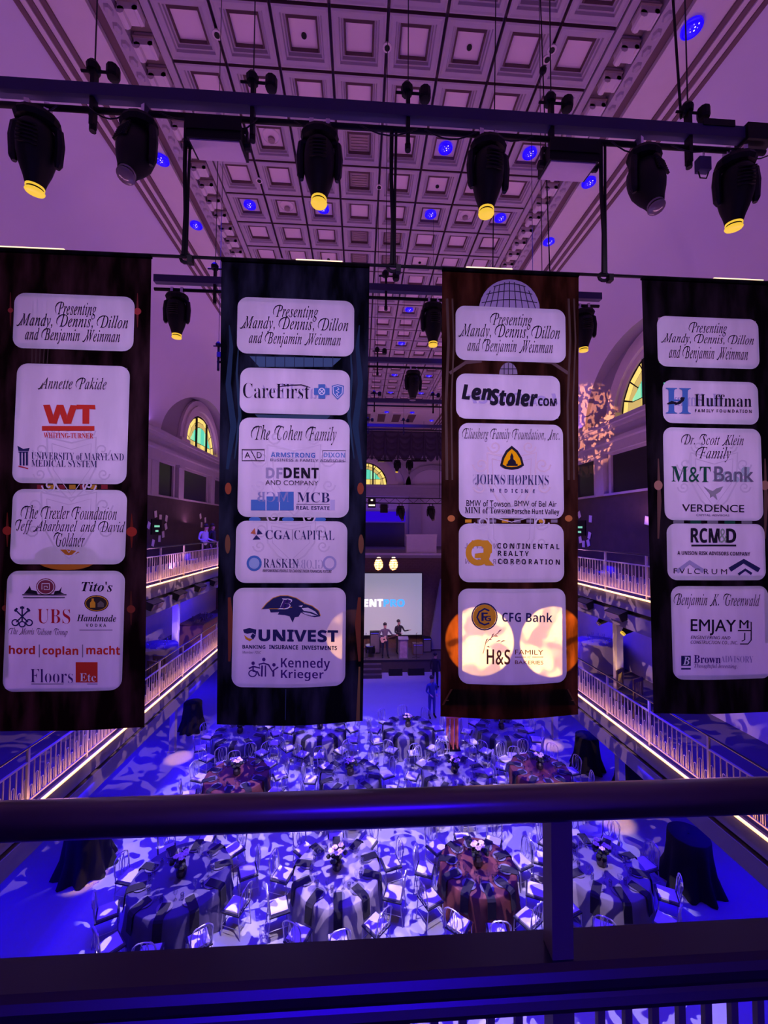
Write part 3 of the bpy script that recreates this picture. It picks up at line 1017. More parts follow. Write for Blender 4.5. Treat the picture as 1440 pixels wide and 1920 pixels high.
for n, ((px, py), kd, lab) in enumerate(pars):
    t = par if n == 0 else dup(par)
    if kd == 0:
        x, y = coffer_at(px, py)
        z = ZC + 0.13
    else:
        z = ZC - 0.20 if kd == 1 else ZC - 0.16
        q = P(px, py, Z=z)
        x, y = q.x, q.y
    t.location = (x, y, z)
    t['label'] = lab
    t['group'] = 'blue downlights in the ceiling'
# round dark speakers in coffers
spk = thing('ceiling_speaker', 'x', 'speaker', (0, 0, 0))
MB().lathe([(0.20, 0.01), (0.205, -0.012), (0.18, -0.014), (0.178, 0.01)], 24, caps=False).obj('trim_ring', m_plaster, spk)
MB().lathe([(0.075, 0.03), (0.08, -0.05), (0.05, -0.07)], 14, (0, 0.06, 0)).obj('speaker_horn', m_vent, spk)
for n, ((px, py), lab) in enumerate((((508, 262), 'round ceiling speaker with dark horn right of the left flat light panel'), ((536, 395), 'round ceiling speaker in the second coffer column, left of the yellow lens'), ((872, 411), 'round ceiling speaker left of the lamp above the third banner'))):
    t = spk if n == 0 else dup(spk)
    x, y = coffer_at(px, py)
    t.location = (x, y, ZC + 0.13)
    t['label'] = lab
    t['group'] = 'round ceiling speakers'

# ================================================================== BANNERS
BY = 3.4
mb_dark = [cloth('dark_print_fabric_warm', (0.012, 0.007, 0.009), (0.018, 0.004, 0.004), 0.4, 0.7, 3.0),
           cloth('dark_print_fabric_blue', (0.008, 0.012, 0.022), (0.012, 0.006, 0.012), 0.4, 0.7, 3.0),
           cloth('dark_print_fabric_brown', (0.014, 0.009, 0.008), (0.075, 0.019, 0.003), 0.45, 0.5, 3.0),
           cloth('dark_print_fabric_black', (0.008, 0.007, 0.010), (0.010, 0.004, 0.006), 0.4, 0.6, 3.0)]
m_sheet = cloth('white_panel_fabric', (0.72, 0.66, 0.74), (0.85, 0.80, 0.80), 0.26, 0.05, 2.0)
INK = {}


def ink(c):
    if c not in INK: INK[c] = mat('printed_ink_%d' % len(INK), c, 0.85, spec=0.1)
    return INK[c]


K = (0.012, 0.010, 0.020)
NV = (0.02, 0.02, 0.09)
GH = (0.40, 0.36, 0.45)          # show-through of the back print
RED = (0.55, 0.035, 0.02)
DRED = (0.42, 0.015, 0.03)
BLU = (0.06, 0.16, 0.42)
LBL = (0.16, 0.26, 0.50)
GOLD = (0.62, 0.30, 0.02)
GRN = (0.01, 0.07, 0.04)
GRY = (0.13, 0.12, 0.17)
WHT = (0.75, 0.72, 0.78)
PUR = (0.06, 0.02, 0.16)


# letter outlines by style: letter, advance, outlines as x,y pairs in two-hundredths of an em
GLYPHS = {}
GLYPHS[''] = {
    'A': (133, [(72,137,59,137,0,0,20,0,37,40,95,40,113,0,133,0), (65,107,87,58,45,58)]),
    'B': (113, [(15,0,62,0,84,3,98,12,106,24,109,36,105,53,93,65,76,72,88,79,94,89,97,102,94,114,87,125,74,133,55,136,15,136), (35,119,53,119,67,116,74,109,76,100,73,88,64,80,48,78,35,78), (35,60,58,60,75,58,85,50,88,39,86,29,77,21,59,18,35,18)]),
    'C': (142, [(131,127,106,136,84,138,54,133,31,118,15,95,10,66,14,44,27,21,50,5,83,-2,103,0,119,4,133,10,133,32,117,23,101,18,85,16,63,20,45,31,34,47,30,68,34,89,45,105,63,116,84,120,100,119,115,114,131,106)]),
    'D': (150, [(15,0,68,0,99,6,121,21,136,43,141,68,137,92,123,114,101,130,68,136,15,136), (35,119,65,119,90,115,107,104,117,88,121,68,118,53,110,37,93,23,66,18,35,18)]),
    'E': (100, [(92,136,15,136,15,0,94,0,94,18,35,18,35,60,90,60,90,78,35,78,35,119,92,119)]),
    'F': (94, [(88,136,15,136,15,0,35,0,35,63,88,63,88,81,35,81,35,119,88,119)]),
    'I': (50, [(35,136,15,136,15,0,35,0)]),
    'J': (50, [(35,136,15,136,15,4,15,-10,12,-20,5,-25,-12,-27,-9,-46,-3,-46,15,-43,26,-33,33,-19,35,-2)]),
    'K': (131, [(57,72,116,136,92,136,35,74,35,136,15,136,15,0,35,0,35,67,104,0,131,0)]),
    'L': (98, [(34,136,15,136,15,0,96,0,96,18,34,18)]),
    'M': (156, [(142,136,124,136,78,80,33,136,15,136,15,0,34,0,34,106,77,53,80,53,122,106,122,0,142,0)]),
    'N': (156, [(141,136,123,136,123,31,30,136,15,136,15,0,33,0,33,105,124,0,141,0)]),
    'O': (165, [(9,68,14,42,29,19,52,4,82,-2,113,4,136,19,151,42,156,68,150,95,136,117,113,133,82,138,52,133,29,117,14,95), (29,68,33,89,44,105,61,116,82,120,103,116,120,105,131,89,135,68,131,48,120,31,103,20,82,16,61,20,44,31,33,48)]),
    'P': (102, [(14,136,14,0,34,0,34,59,54,59,75,62,89,70,97,82,100,97,97,112,89,125,76,133,57,136), (34,119,57,119,71,116,78,108,80,98,77,86,69,79,56,77,34,77)]),
    'R': (121, [(15,136,15,0,35,0,35,59,43,59,53,57,64,49,79,28,97,0,121,0,92,43,83,55,72,65,84,73,92,84,95,98,91,114,83,126,68,134,50,136), (35,120,48,120,63,117,72,110,74,99,72,88,64,80,48,77,35,77)]),
    'S': (92, [(80,129,65,136,49,138,32,136,19,128,11,117,8,102,17,79,58,50,67,33,65,25,57,19,45,16,32,18,20,25,9,36,9,11,20,4,33,0,47,-2,67,3,80,16,85,35,76,61,56,76,35,89,26,104,29,113,37,119,48,121,58,119,68,115,80,106)]),
    'T': (121, [(117,136,3,136,3,119,51,119,51,0,70,0,70,119,117,119)]),
    'U': (142, [(130,136,110,136,110,57,109,45,107,35,101,27,94,22,83,18,69,16,58,17,48,21,40,28,35,34,33,43,32,56,32,136,12,136,12,52,17,28,30,11,48,1,69,-2,96,2,115,13,126,31,130,54)]),
    'V': (121, [(121,136,101,136,61,41,20,136,0,136,59,-1,63,-1)]),
    'W': (208, [(208,136,189,136,152,42,114,136,95,136,57,42,20,136,0,136,55,-1,59,-1,104,110,149,-1,153,-1)]),
    'Y': (121, [(60,89,24,136,0,136,51,72,51,0,70,0,70,72,121,136,97,136)]),
    'a': (85, [(82,16,73,11,70,12,69,16,69,62,65,79,53,88,37,92,25,90,15,86,7,79,7,60,16,68,26,73,35,75,44,73,50,68,52,54,21,43,10,34,5,20,8,9,16,1,27,-2,39,0,51,7,54,2,58,-1,65,-2,73,0,82,5), (52,18,44,13,36,11,29,12,25,17,23,23,27,32,37,39,52,44)]),
    'e': (96, [(88,26,72,18,56,15,41,18,31,27,26,42,89,42,86,64,79,79,66,89,50,92,33,88,20,79,11,65,8,46,11,28,20,13,33,2,52,-2,65,-1,77,3,88,9), (26,54,31,66,39,74,51,76,62,73,69,66,72,54)]),
    'f': (50, [(59,136,45,138,34,136,26,130,20,122,16,111,14,90,2,90,2,74,14,74,14,0,32,0,32,74,48,74,48,90,32,90,32,98,34,110,40,118,51,121,59,119)]),
    'i': (44, [(31,90,13,90,13,0,31,0), (33,117,31,122,27,126,22,128,17,126,13,122,11,117,13,112,17,108,22,106,27,108,31,112)]),
    'k': (96, [(92,90,71,90,31,46,76,0,100,0,54,46), (30,136,12,136,12,0,30,0)]),
    'l': (44, [(31,136,13,136,13,0,31,0)]),
    'n': (100, [(30,90,12,90,12,0,30,0,30,64,41,74,52,77,62,75,68,67,70,56,70,0,88,0,88,55,84,76,73,88,57,92,47,90,38,85,30,78)]),
    'o': (110, [(55,92,36,88,21,78,11,64,7,46,11,27,21,12,36,2,55,-2,74,2,90,11,100,26,103,46,100,64,89,79,74,88), (54,76,70,72,81,61,85,46,81,29,71,18,54,14,39,18,29,29,25,46,29,61,39,72)]),
    'r': (79, [(14,90,14,0,32,0,32,47,35,61,42,71,53,75,61,72,70,66,79,81,69,89,58,92,50,89,41,82,32,69,32,90)]),
    's': (77, [(65,84,51,90,38,92,23,89,12,80,9,67,15,52,30,41,44,33,51,24,49,19,44,15,38,14,25,17,8,26,8,6,24,0,39,-2,55,2,65,11,69,25,67,33,61,41,32,61,27,68,28,72,33,75,39,76,51,74,65,67)]),
    'w': (144, [(79,90,65,90,43,35,19,90,0,90,40,-2,46,-2,72,61,99,-2,104,-2,144,90,125,90,101,35)]),
}
GLYPHS['bi'] = {
    "'": (38, [(15,92,23,92,28,120,28,143,10,143,10,120)]),
    'B': (128, [(-10,0,-10,5,0,6,4,8,7,12,12,25,34,110,36,120,35,124,33,127,22,129,22,134,66,134,92,132,110,127,117,122,122,114,123,105,119,90,107,79,86,71,101,64,110,54,113,42,111,31,107,21,99,13,88,6,72,1,51,0), (75,76,85,83,92,94,94,108,92,119,86,125,75,128,69,126,66,121,54,74), (49,7,63,9,73,17,80,29,82,44,79,57,70,65,52,68,38,13,41,8)]),
    'H': (151, [(-10,0,-10,5,0,6,4,8,7,12,12,25,34,110,36,120,35,124,32,127,28,129,22,129,22,134,84,134,84,129,74,128,71,126,68,122,63,109,54,75,102,75,111,110,113,120,112,124,109,127,105,129,98,129,98,134,161,134,161,129,151,128,145,123,140,110,117,24,115,14,116,10,119,7,123,5,129,5,129,0,67,0,67,5,77,6,80,8,83,12,88,25,99,66,51,66,40,24,39,14,40,9,45,6,53,5,53,0)]),
    'T': (120, [(13,0,13,5,20,6,26,8,29,12,32,18,61,127,46,125,36,120,26,111,19,98,14,98,21,134,130,134,124,96,119,96,115,113,106,124,91,127,62,19,61,14,62,10,64,7,75,5,75,0)]),
    'a': (100, [(16,-3,7,-1,0,4,-4,12,-6,22,-5,33,-2,44,3,55,10,65,17,75,25,82,38,90,49,92,56,91,61,86,64,79,67,90,88,90,72,32,68,17,69,13,71,12,77,16,85,26,89,23,79,9,69,0,59,-3,52,-1,48,3,46,10,48,22,41,11,33,4,25,-1), (28,12,32,13,37,17,45,28,53,44,57,60,59,74,58,79,56,83,51,84,47,82,42,79,33,65,25,47,21,34,19,24,20,17,23,14)]),
    'd': (100, [(16,-3,8,-1,1,4,-3,13,-5,24,-4,34,-1,44,9,64,15,73,23,81,36,89,49,92,57,91,63,88,72,119,72,126,70,128,61,129,61,134,102,140,71,25,68,14,71,12,76,16,84,26,88,23,73,4,66,-1,59,-3,52,-1,48,3,47,10,49,23,41,11,34,4,26,-1), (29,12,33,14,38,17,46,30,54,46,58,62,60,74,58,82,53,84,49,83,45,80,36,69,28,54,22,38,20,23,20,19,22,15,25,13)]),
    'e': (80, [(26,-3,14,-1,5,6,-1,16,-3,29,-2,40,2,51,7,62,15,72,23,80,33,87,42,91,52,92,62,91,68,87,73,81,74,74,71,62,62,52,46,43,23,37,22,26,23,20,26,15,30,12,36,11,44,13,51,19,58,28,64,25,53,9,41,0), (25,44,34,47,42,51,48,57,53,63,57,70,58,77,56,84,51,86,44,83,37,75,31,62)]),
    'i': (58, [(39,111,34,112,30,114,27,119,26,124,27,129,30,133,34,136,39,137,44,136,49,133,51,129,52,124,51,119,49,114,44,112), (15,-2,9,-1,4,2,1,6,0,12,16,76,14,80,6,81,6,86,45,92,27,25,25,16,26,14,28,13,34,16,42,27,46,24,36,9,25,1)]),
    'm': (156, [(113,-2,106,-1,101,4,100,12,102,25,117,74,116,77,113,78,104,74,95,64,85,45,68,0,45,0,66,66,67,74,66,77,63,78,58,76,53,73,47,66,41,57,29,32,20,0,-4,0,13,63,15,76,13,80,5,81,5,86,45,92,35,58,45,73,56,84,66,90,76,92,85,91,90,86,91,77,89,65,98,77,107,86,116,91,126,92,134,91,139,86,141,77,139,67,124,17,125,14,127,13,133,17,140,27,145,24,137,12,129,4,121,-1)]),
    'n': (106, [(63,-3,56,-1,51,4,50,12,52,25,67,73,66,77,63,78,56,75,49,68,41,57,29,32,20,0,-4,0,13,63,15,76,13,80,5,81,5,86,45,92,35,58,45,73,56,84,66,90,76,92,85,91,90,86,91,77,90,67,74,17,75,14,77,13,80,14,91,27,95,24,87,12,79,4,72,-1)]),
    'o': (94, [(29,-3,16,-1,6,6,-1,16,-3,29,-2,40,2,51,7,62,14,72,23,80,32,87,42,91,52,92,66,90,76,84,83,74,85,60,84,50,80,39,75,28,68,18,60,10,50,3,40,-1), (31,4,35,5,40,9,48,22,55,39,60,57,61,72,60,79,57,84,51,86,47,85,42,81,34,68,27,51,22,33,21,17,22,10,25,5)]),
    's': (75, [(27,-3,19,-2,4,2,1,1,-2,-2,-7,-1,-2,32,4,31,7,16,14,7,24,4,31,5,34,9,36,16,34,23,20,41,12,55,9,62,8,68,10,77,16,85,24,90,34,92,43,91,57,88,61,89,63,91,68,91,64,61,59,62,55,75,48,83,40,86,35,85,32,83,30,80,29,76,31,69,49,44,55,35,57,24,56,17,53,11,48,5,42,1,35,-2)]),
    't': (55, [(9,-3,1,-1,-3,4,-4,16,13,81,4,81,4,88,17,95,29,105,40,118,48,118,40,89,56,89,53,81,38,81,21,23,20,17,21,13,23,12,29,16,38,28,43,25,34,13,26,4,18,-1)]),
}
GLYPHS['it'] = {
    ',': (44, [(12,-24,25,-17,33,-6,35,5,33,15,29,22,21,25,15,23,11,19,9,13,10,7,14,4,19,2,19,-6,17,-14,12,-20)]),
    '.': (44, [(22,22,16,21,11,16,10,10,11,4,16,0,22,-2,28,0,32,4,34,10,32,16,28,21)]),
    'A': (138, [(-25,0,-24,4,-16,5,-8,10,0,17,32,54,106,141,110,141,105,17,106,11,109,7,114,5,122,4,122,0,66,0,67,4,76,5,81,8,84,14,86,47,37,46,19,27,12,17,9,11,10,7,13,5,23,4,22,0), (43,54,86,54,89,109)]),
    'B': (131, [(-10,0,-9,4,0,5,6,8,10,13,13,22,37,115,39,125,38,129,36,132,24,134,25,138,76,138,96,137,111,131,119,122,122,109,118,94,107,83,88,75,102,68,109,57,112,43,110,31,104,20,95,12,83,5,68,1,51,0), (57,77,76,79,90,86,96,92,100,100,101,110,98,122,90,129,76,132,67,131,62,128,56,109,49,80,51,78), (46,6,59,7,70,11,78,17,85,24,88,34,90,45,88,57,82,65,72,69,58,71,49,70,46,69,45,66,31,13,32,10,35,8)]),
    'C': (140, [(65,-3,49,-1,35,4,23,12,15,23,9,37,8,53,9,68,14,82,21,96,30,109,41,120,54,129,68,136,81,140,96,141,108,140,128,135,132,136,135,140,139,140,131,99,127,99,127,105,125,118,119,127,110,133,98,135,85,133,73,128,62,120,52,110,43,98,37,84,33,68,31,52,32,39,36,27,42,18,50,11,59,7,70,6,88,8,104,17,119,31,123,27,110,14,96,4,82,-1)]),
    'D': (151, [(-11,0,-9,4,0,5,5,8,9,13,12,22,37,115,39,125,38,129,36,132,24,134,25,138,78,138,97,137,113,132,125,123,135,112,141,98,143,81,141,65,136,50,128,36,117,24,104,14,88,7,70,2,50,0), (51,7,67,8,80,13,92,21,102,31,110,43,115,56,118,71,119,86,118,99,114,111,108,120,100,127,89,130,76,132,66,131,63,129,57,115,34,27,31,15,32,11,36,8)]),
    'E': (135, [(-10,0,-9,4,0,5,5,8,9,13,12,22,37,115,39,125,38,129,36,132,24,134,25,138,131,138,125,108,122,108,121,117,120,123,116,127,111,130,92,132,66,131,62,127,47,77,77,79,86,82,92,88,96,97,99,97,85,48,82,48,82,56,81,65,79,68,75,70,46,71,31,14,32,11,35,8,46,7,73,8,84,10,93,14,102,20,109,28,115,38,119,38,105,0)]),
    'F': (121, [(-9,0,-8,4,3,5,9,11,13,22,38,115,40,125,39,129,37,132,25,134,26,138,125,138,119,106,115,106,114,120,110,127,103,130,91,131,69,131,65,130,62,125,49,77,60,77,77,79,82,81,87,85,94,97,98,97,85,47,81,47,82,57,81,63,78,67,73,69,47,70,33,13,34,9,37,6,50,4,50,0)]),
    'G': (161, [(73,-3,55,-1,39,4,26,12,16,24,10,38,8,54,9,68,14,83,21,97,30,109,42,120,54,129,68,136,82,140,97,141,111,140,138,132,145,134,150,140,153,140,144,97,141,97,136,113,128,125,115,132,99,135,87,133,75,130,65,123,51,109,41,91,34,71,32,52,33,37,37,26,43,16,52,9,63,5,76,3,86,4,95,8,102,13,105,19,114,55,113,59,110,62,96,64,97,68,154,68,153,64,142,62,138,59,134,51,124,10,108,3,91,-2)]),
    'I': (73, [(-9,0,-8,4,3,5,9,11,13,22,38,115,40,125,39,129,37,132,25,134,26,138,82,138,81,134,72,133,67,131,63,125,60,117,35,24,33,13,34,9,36,6,48,4,47,0)]),
    'J': (76, [(7,-3,-3,-2,-9,2,-14,8,-15,15,-12,23,-9,25,-1,25,2,23,5,16,3,8,5,4,8,3,12,4,15,8,20,23,44,113,46,125,45,130,42,132,29,134,30,138,87,138,86,134,78,134,73,131,69,127,66,118,45,40,39,21,30,8,20,0)]),
    'K': (135, [(-10,0,-9,4,2,5,8,11,12,22,37,115,39,125,38,129,36,132,24,134,25,138,80,138,79,134,70,134,65,131,62,127,47,76,49,74,100,115,109,123,112,129,109,133,100,134,101,138,149,138,148,135,138,133,128,127,100,105,66,79,106,21,117,8,123,5,130,4,129,0,70,0,71,4,83,5,85,8,86,11,84,16,50,68,47,69,46,69,31,14,32,9,35,6,40,5,48,4,47,0)]),
    'M': (176, [(-11,0,-10,4,1,5,5,7,7,11,12,22,38,115,40,125,39,129,36,132,25,134,26,138,63,138,78,32,148,138,186,138,185,134,175,133,170,131,166,125,163,117,138,24,136,13,137,9,140,6,152,4,151,0,96,0,97,3,107,5,111,8,113,12,118,25,143,117,65,0,62,0,47,117,23,31,20,14,21,9,23,6,28,5,35,4,34,0)]),
    'P': (120, [(-10,0,-9,4,0,5,5,7,9,13,12,22,37,115,39,125,38,129,36,132,24,134,25,138,80,138,98,136,111,131,119,121,122,107,120,96,115,86,106,78,95,72,82,68,45,66,31,14,32,9,35,6,49,4,48,0), (57,72,70,73,80,76,89,82,94,89,98,98,99,108,97,119,93,127,84,131,73,132,64,130,59,121,47,75,49,73)]),
    'S': (110, [(46,-3,32,-1,12,4,8,2,4,-2,1,-2,8,43,11,44,14,26,20,14,30,6,43,3,51,4,57,7,63,11,67,17,69,24,70,31,68,42,62,52,36,79,31,88,27,97,26,105,27,115,31,124,37,131,45,137,55,140,66,141,75,141,93,136,98,137,101,141,105,141,98,100,95,100,93,115,88,126,80,133,69,135,59,133,52,129,48,122,46,112,47,106,50,100,60,87,78,67,85,58,88,48,90,38,88,27,84,17,77,9,68,3,58,-1)]),
    'T': (125, [(15,0,16,4,29,6,33,8,36,12,41,27,68,124,69,128,67,130,58,131,46,131,37,129,30,125,25,120,21,113,18,105,13,105,22,138,137,138,131,104,127,104,126,120,122,127,115,130,95,131,91,130,89,126,62,28,59,13,60,8,63,6,79,4,78,0)]),
    'W': (176, [(25,-3,29,117,29,126,26,131,20,134,12,135,13,138,68,138,67,135,58,134,53,131,50,125,49,115,46,34,96,106,96,126,93,131,88,134,80,135,80,138,133,138,132,135,122,133,119,131,117,127,115,113,112,36,162,111,168,121,170,128,166,133,155,135,157,138,199,138,197,135,191,133,186,129,173,114,95,-3,91,-3,95,92,28,-3)]),
    'a': (102, [(15,-2,8,-1,3,3,-1,10,-2,19,0,36,6,52,15,68,27,82,41,91,55,94,62,93,67,89,69,83,72,92,87,92,69,27,66,13,67,11,69,10,75,14,84,24,87,21,76,8,67,0,58,-2,54,-1,51,2,50,7,57,35,46,19,36,7,25,0), (24,10,29,11,34,14,45,26,55,42,62,60,65,69,65,77,64,83,61,88,55,89,46,87,37,79,29,67,22,52,17,36,16,22,17,15,20,11)]),
    'b': (101, [(24,-2,14,-1,6,2,0,6,-1,11,-1,15,26,120,28,130,26,135,15,136,16,139,48,145,48,143,31,75,41,85,52,92,64,94,75,92,84,86,89,77,91,65,90,53,86,41,79,30,71,19,61,10,49,4,37,-1), (28,3,39,5,50,12,59,22,67,35,72,50,73,63,72,72,69,79,63,83,55,84,46,82,38,76,30,65,25,50,16,20,15,11,16,7,21,4)]),
    'c': (89, [(30,-2,17,0,8,7,2,18,0,32,1,42,4,52,8,62,14,71,22,79,30,85,45,92,59,94,68,93,74,90,78,85,79,79,79,75,77,71,74,69,69,68,63,70,61,76,62,80,66,86,64,88,59,89,48,87,39,81,30,71,23,58,19,45,18,32,19,22,23,14,29,9,36,7,47,9,57,15,68,24,71,21,57,8,44,0)]),
    'd': (106, [(18,-2,9,-1,3,4,-1,12,-3,22,-2,32,2,43,7,54,13,65,21,75,36,88,43,92,57,94,67,93,72,87,82,130,81,133,80,134,69,135,70,139,82,140,102,145,102,139,72,24,70,13,71,10,74,9,81,13,91,24,94,21,78,3,71,-1,65,-2,59,-1,56,2,54,8,56,18,60,33,50,18,40,6,29,0), (27,8,32,9,38,13,49,25,59,42,66,61,69,77,68,82,66,86,63,89,59,89,49,87,39,80,30,68,22,53,17,37,15,23,16,17,18,12,22,9)]),
    'e': (86, [(26,-2,15,0,6,6,1,16,-1,29,0,39,3,49,7,59,14,69,21,77,30,84,44,92,58,94,66,93,72,90,76,86,77,79,75,71,70,63,62,56,44,48,18,42,17,29,19,17,25,10,35,8,45,9,55,15,66,24,69,21,59,11,49,4,38,-1), (19,47,37,51,50,59,58,69,61,81,59,87,54,89,47,87,41,83,34,77,28,69)]),
    'f': (59, [(-14,-46,-20,-45,-24,-42,-26,-39,-27,-35,-25,-28,-20,-26,-15,-27,-13,-32,-15,-38,-14,-39,-12,-40,-7,-38,-3,-32,1,-22,4,-7,21,84,2,84,4,91,22,91,25,101,31,120,40,134,51,142,64,145,71,144,77,141,81,136,82,131,81,126,78,123,72,122,67,124,65,129,67,136,65,138,61,140,54,137,48,128,44,114,39,91,63,91,62,84,38,84,30,45,20,2,15,-13,10,-25,3,-37,-5,-43)]),
    'g': (85, [(19,-46,5,-44,-6,-39,-13,-32,-15,-22,-13,-11,-4,-2,11,7,4,12,2,17,3,21,17,36,9,42,5,49,3,58,4,67,9,76,15,84,24,90,34,94,45,95,53,94,73,88,86,88,86,79,72,79,74,70,72,61,68,52,62,44,53,39,44,35,33,34,24,34,20,30,18,26,22,21,47,11,58,6,64,-2,66,-12,65,-21,61,-30,53,-36,44,-41,32,-45), (33,38,39,40,45,43,50,49,54,57,56,65,57,74,56,81,53,86,49,89,44,90,38,89,32,85,27,79,23,72,21,63,20,54,21,45,26,40), (22,-39,39,-37,49,-30,52,-18,51,-13,49,-9,39,-3,16,5,5,-2,-1,-10,-3,-19,0,-30,8,-37)]),
    'h': (120, [(91,-2,83,-1,77,3,74,10,72,18,76,45,84,84,83,91,80,95,75,96,67,95,59,89,52,81,42,66,37,51,26,0,7,0,33,124,35,134,34,139,29,143,20,144,21,152,58,152,47,99,42,82,45,82,56,97,68,106,82,109,93,107,101,99,103,87,92,30,92,20,93,13,99,11,105,12,111,15,115,9,103,1)]),
    'i': (53, [(36,117,33,118,29,120,27,124,26,127,27,131,33,137,36,138,40,137,44,135,46,131,47,127,46,123,44,120,40,118), (10,-2,4,-1,1,2,0,9,3,26,18,79,17,82,15,84,5,86,6,89,37,94,38,94,38,88,19,23,17,15,18,11,21,10,29,13,39,25,42,22,31,8,20,0)]),
    'j': (52, [(37,117,33,118,30,120,28,124,27,127,28,131,33,137,37,138,41,137,44,135,47,131,47,127,47,123,44,120,41,118), (-15,-46,-20,-45,-25,-42,-28,-38,-29,-33,-27,-27,-22,-25,-16,-27,-14,-40,-12,-40,-8,-37,-3,-26,7,20,19,78,16,84,6,86,6,89,35,94,37,93,37,91,22,17,15,-11,6,-30,0,-39,-7,-44)]),
    'k': (101, [(65,-2,60,-1,56,3,48,19,36,48,23,38,12,0,-4,0,31,123,32,129,29,135,18,136,20,139,50,145,52,144,51,139,25,47,58,71,66,78,68,83,66,86,59,88,60,91,100,91,99,87,87,85,73,76,49,57,64,22,71,11,74,11,81,14,90,24,93,20,85,10,78,3,71,-1)]),
    'l': (51, [(9,-2,5,-2,0,4,-1,8,4,30,29,123,30,129,30,133,28,135,17,137,18,140,50,145,50,139,19,25,17,15,18,11,20,10,27,14,36,24,40,21,31,11,23,4,16,-1)]),
    'm': (164, [(122,-2,116,-1,113,3,112,9,114,23,126,65,128,76,127,80,122,82,117,81,111,77,97,62,83,41,75,21,68,0,52,0,70,60,73,77,72,80,68,82,59,78,46,68,34,53,26,38,12,0,-4,0,15,63,18,78,17,82,15,84,5,86,6,89,37,94,38,94,38,88,27,53,46,76,63,89,78,94,85,93,89,89,90,82,85,55,102,77,118,90,134,94,140,93,144,89,146,82,143,66,129,15,130,11,133,10,136,11,144,19,149,26,151,23,142,9,132,1)]),
    'n': (108, [(66,-3,62,-2,59,0,57,4,56,8,72,76,71,80,67,82,63,81,58,78,47,69,37,56,28,42,20,25,13,0,-4,0,16,66,18,78,18,81,16,83,5,85,6,88,39,94,40,92,28,53,42,71,56,84,68,91,78,94,85,93,89,89,90,83,89,75,73,15,74,11,77,10,84,14,93,27,96,25,86,9,76,0)]),
    'o': (104, [(31,-2,18,0,8,7,1,17,-1,30,0,42,4,53,10,64,18,74,28,82,38,89,49,93,60,94,74,92,84,85,91,75,93,61,92,51,89,41,84,31,77,22,69,14,61,7,46,0), (34,3,42,5,49,10,57,17,63,25,72,46,75,57,76,67,74,79,68,87,59,89,49,87,39,80,31,69,23,55,18,39,17,25,18,16,21,9,26,5)]),
    'p': (101, [(-29,-44,-28,-41,-20,-40,-15,-37,-11,-33,-9,-26,16,70,18,78,17,82,15,84,5,85,6,89,38,94,38,89,33,74,44,85,56,92,67,94,77,92,85,87,90,78,92,67,90,55,86,43,80,31,73,21,63,11,53,4,42,-1,30,-2,21,-1,15,2,7,-34,8,-37,11,-39,23,-41,22,-44), (30,3,38,4,46,9,54,16,60,25,66,35,70,46,73,57,74,68,73,75,70,81,65,84,59,85,50,83,40,75,33,63,27,48,19,12,20,7,24,4)]),
    'r': (67, [(-4,0,14,62,17,77,16,81,14,83,4,85,4,88,35,94,37,94,27,53,41,76,53,90,62,94,65,94,68,92,70,88,70,79,67,75,64,73,60,72,54,74,51,80,35,59,22,33,12,0)]),
    's': (74, [(23,-2,2,2,-1,1,-3,-1,-7,-1,-2,32,1,31,3,19,7,10,13,5,21,3,28,4,33,8,36,13,37,20,36,28,19,52,14,61,12,71,14,80,19,88,27,93,37,94,44,94,58,90,61,91,62,94,66,94,62,64,58,64,55,78,48,86,39,89,34,88,30,86,28,82,27,78,29,71,46,46,51,36,53,26,52,19,50,12,45,6,39,2,32,-1)]),
    't': (56, [(10,-2,4,-1,1,2,0,8,2,18,20,84,6,84,7,88,19,93,30,103,40,117,45,117,37,91,54,91,53,84,36,84,20,23,18,13,19,10,21,9,28,13,37,24,40,20,30,8,20,0)]),
    'u': (108, [(14,-2,8,-1,4,1,2,5,1,11,6,34,16,74,16,82,14,84,4,86,5,89,37,94,37,88,19,22,18,16,19,11,24,10,30,11,37,16,53,34,68,61,73,76,78,92,93,92,76,27,73,14,74,11,77,10,85,13,94,25,97,22,87,9,77,0,66,-2,61,-1,57,2,56,8,59,24,65,46,51,24,38,10,26,1)]),
    'v': (88, [(18,-2,15,51,13,69,11,79,6,84,-2,85,-1,89,24,94,28,85,33,17,49,35,61,51,69,63,72,71,64,81,62,86,63,89,65,92,72,94,75,94,79,91,81,87,81,82,77,67,66,48,47,25,22,-2)]),
    'w': (133, [(14,-2,13,52,12,70,10,80,6,84,-1,86,-1,89,24,94,27,84,29,27,71,94,74,94,82,21,96,38,111,58,115,66,116,72,109,81,108,85,109,89,110,92,117,94,120,93,123,91,125,87,126,81,123,69,115,54,101,35,72,-2,68,-2,61,66,18,-2)]),
    'x': (83, [(46,-2,41,-2,38,1,35,7,28,36,14,16,2,3,-3,-1,-10,-2,-13,-1,-18,3,-18,10,-14,15,-10,15,0,12,4,14,9,19,27,44,19,79,17,82,13,84,-1,84,0,88,29,94,32,93,33,88,39,61,60,90,65,93,71,94,76,93,79,90,80,86,78,80,73,78,63,80,59,78,40,54,50,14,52,11,55,10,62,14,71,26,74,22,63,9,54,0)]),
    'y': (80, [(-13,-46,-20,-43,-22,-41,-22,-34,-18,-30,-14,-29,-3,-32,3,-29,24,-2,11,64,6,78,3,82,-1,85,-7,86,-7,89,19,94,22,90,30,53,37,17,60,55,63,64,65,69,63,74,55,82,55,89,57,92,64,94,68,93,71,91,73,87,74,81,71,66,62,47,40,10,26,-10,12,-28,-2,-41,-8,-44)]),
}
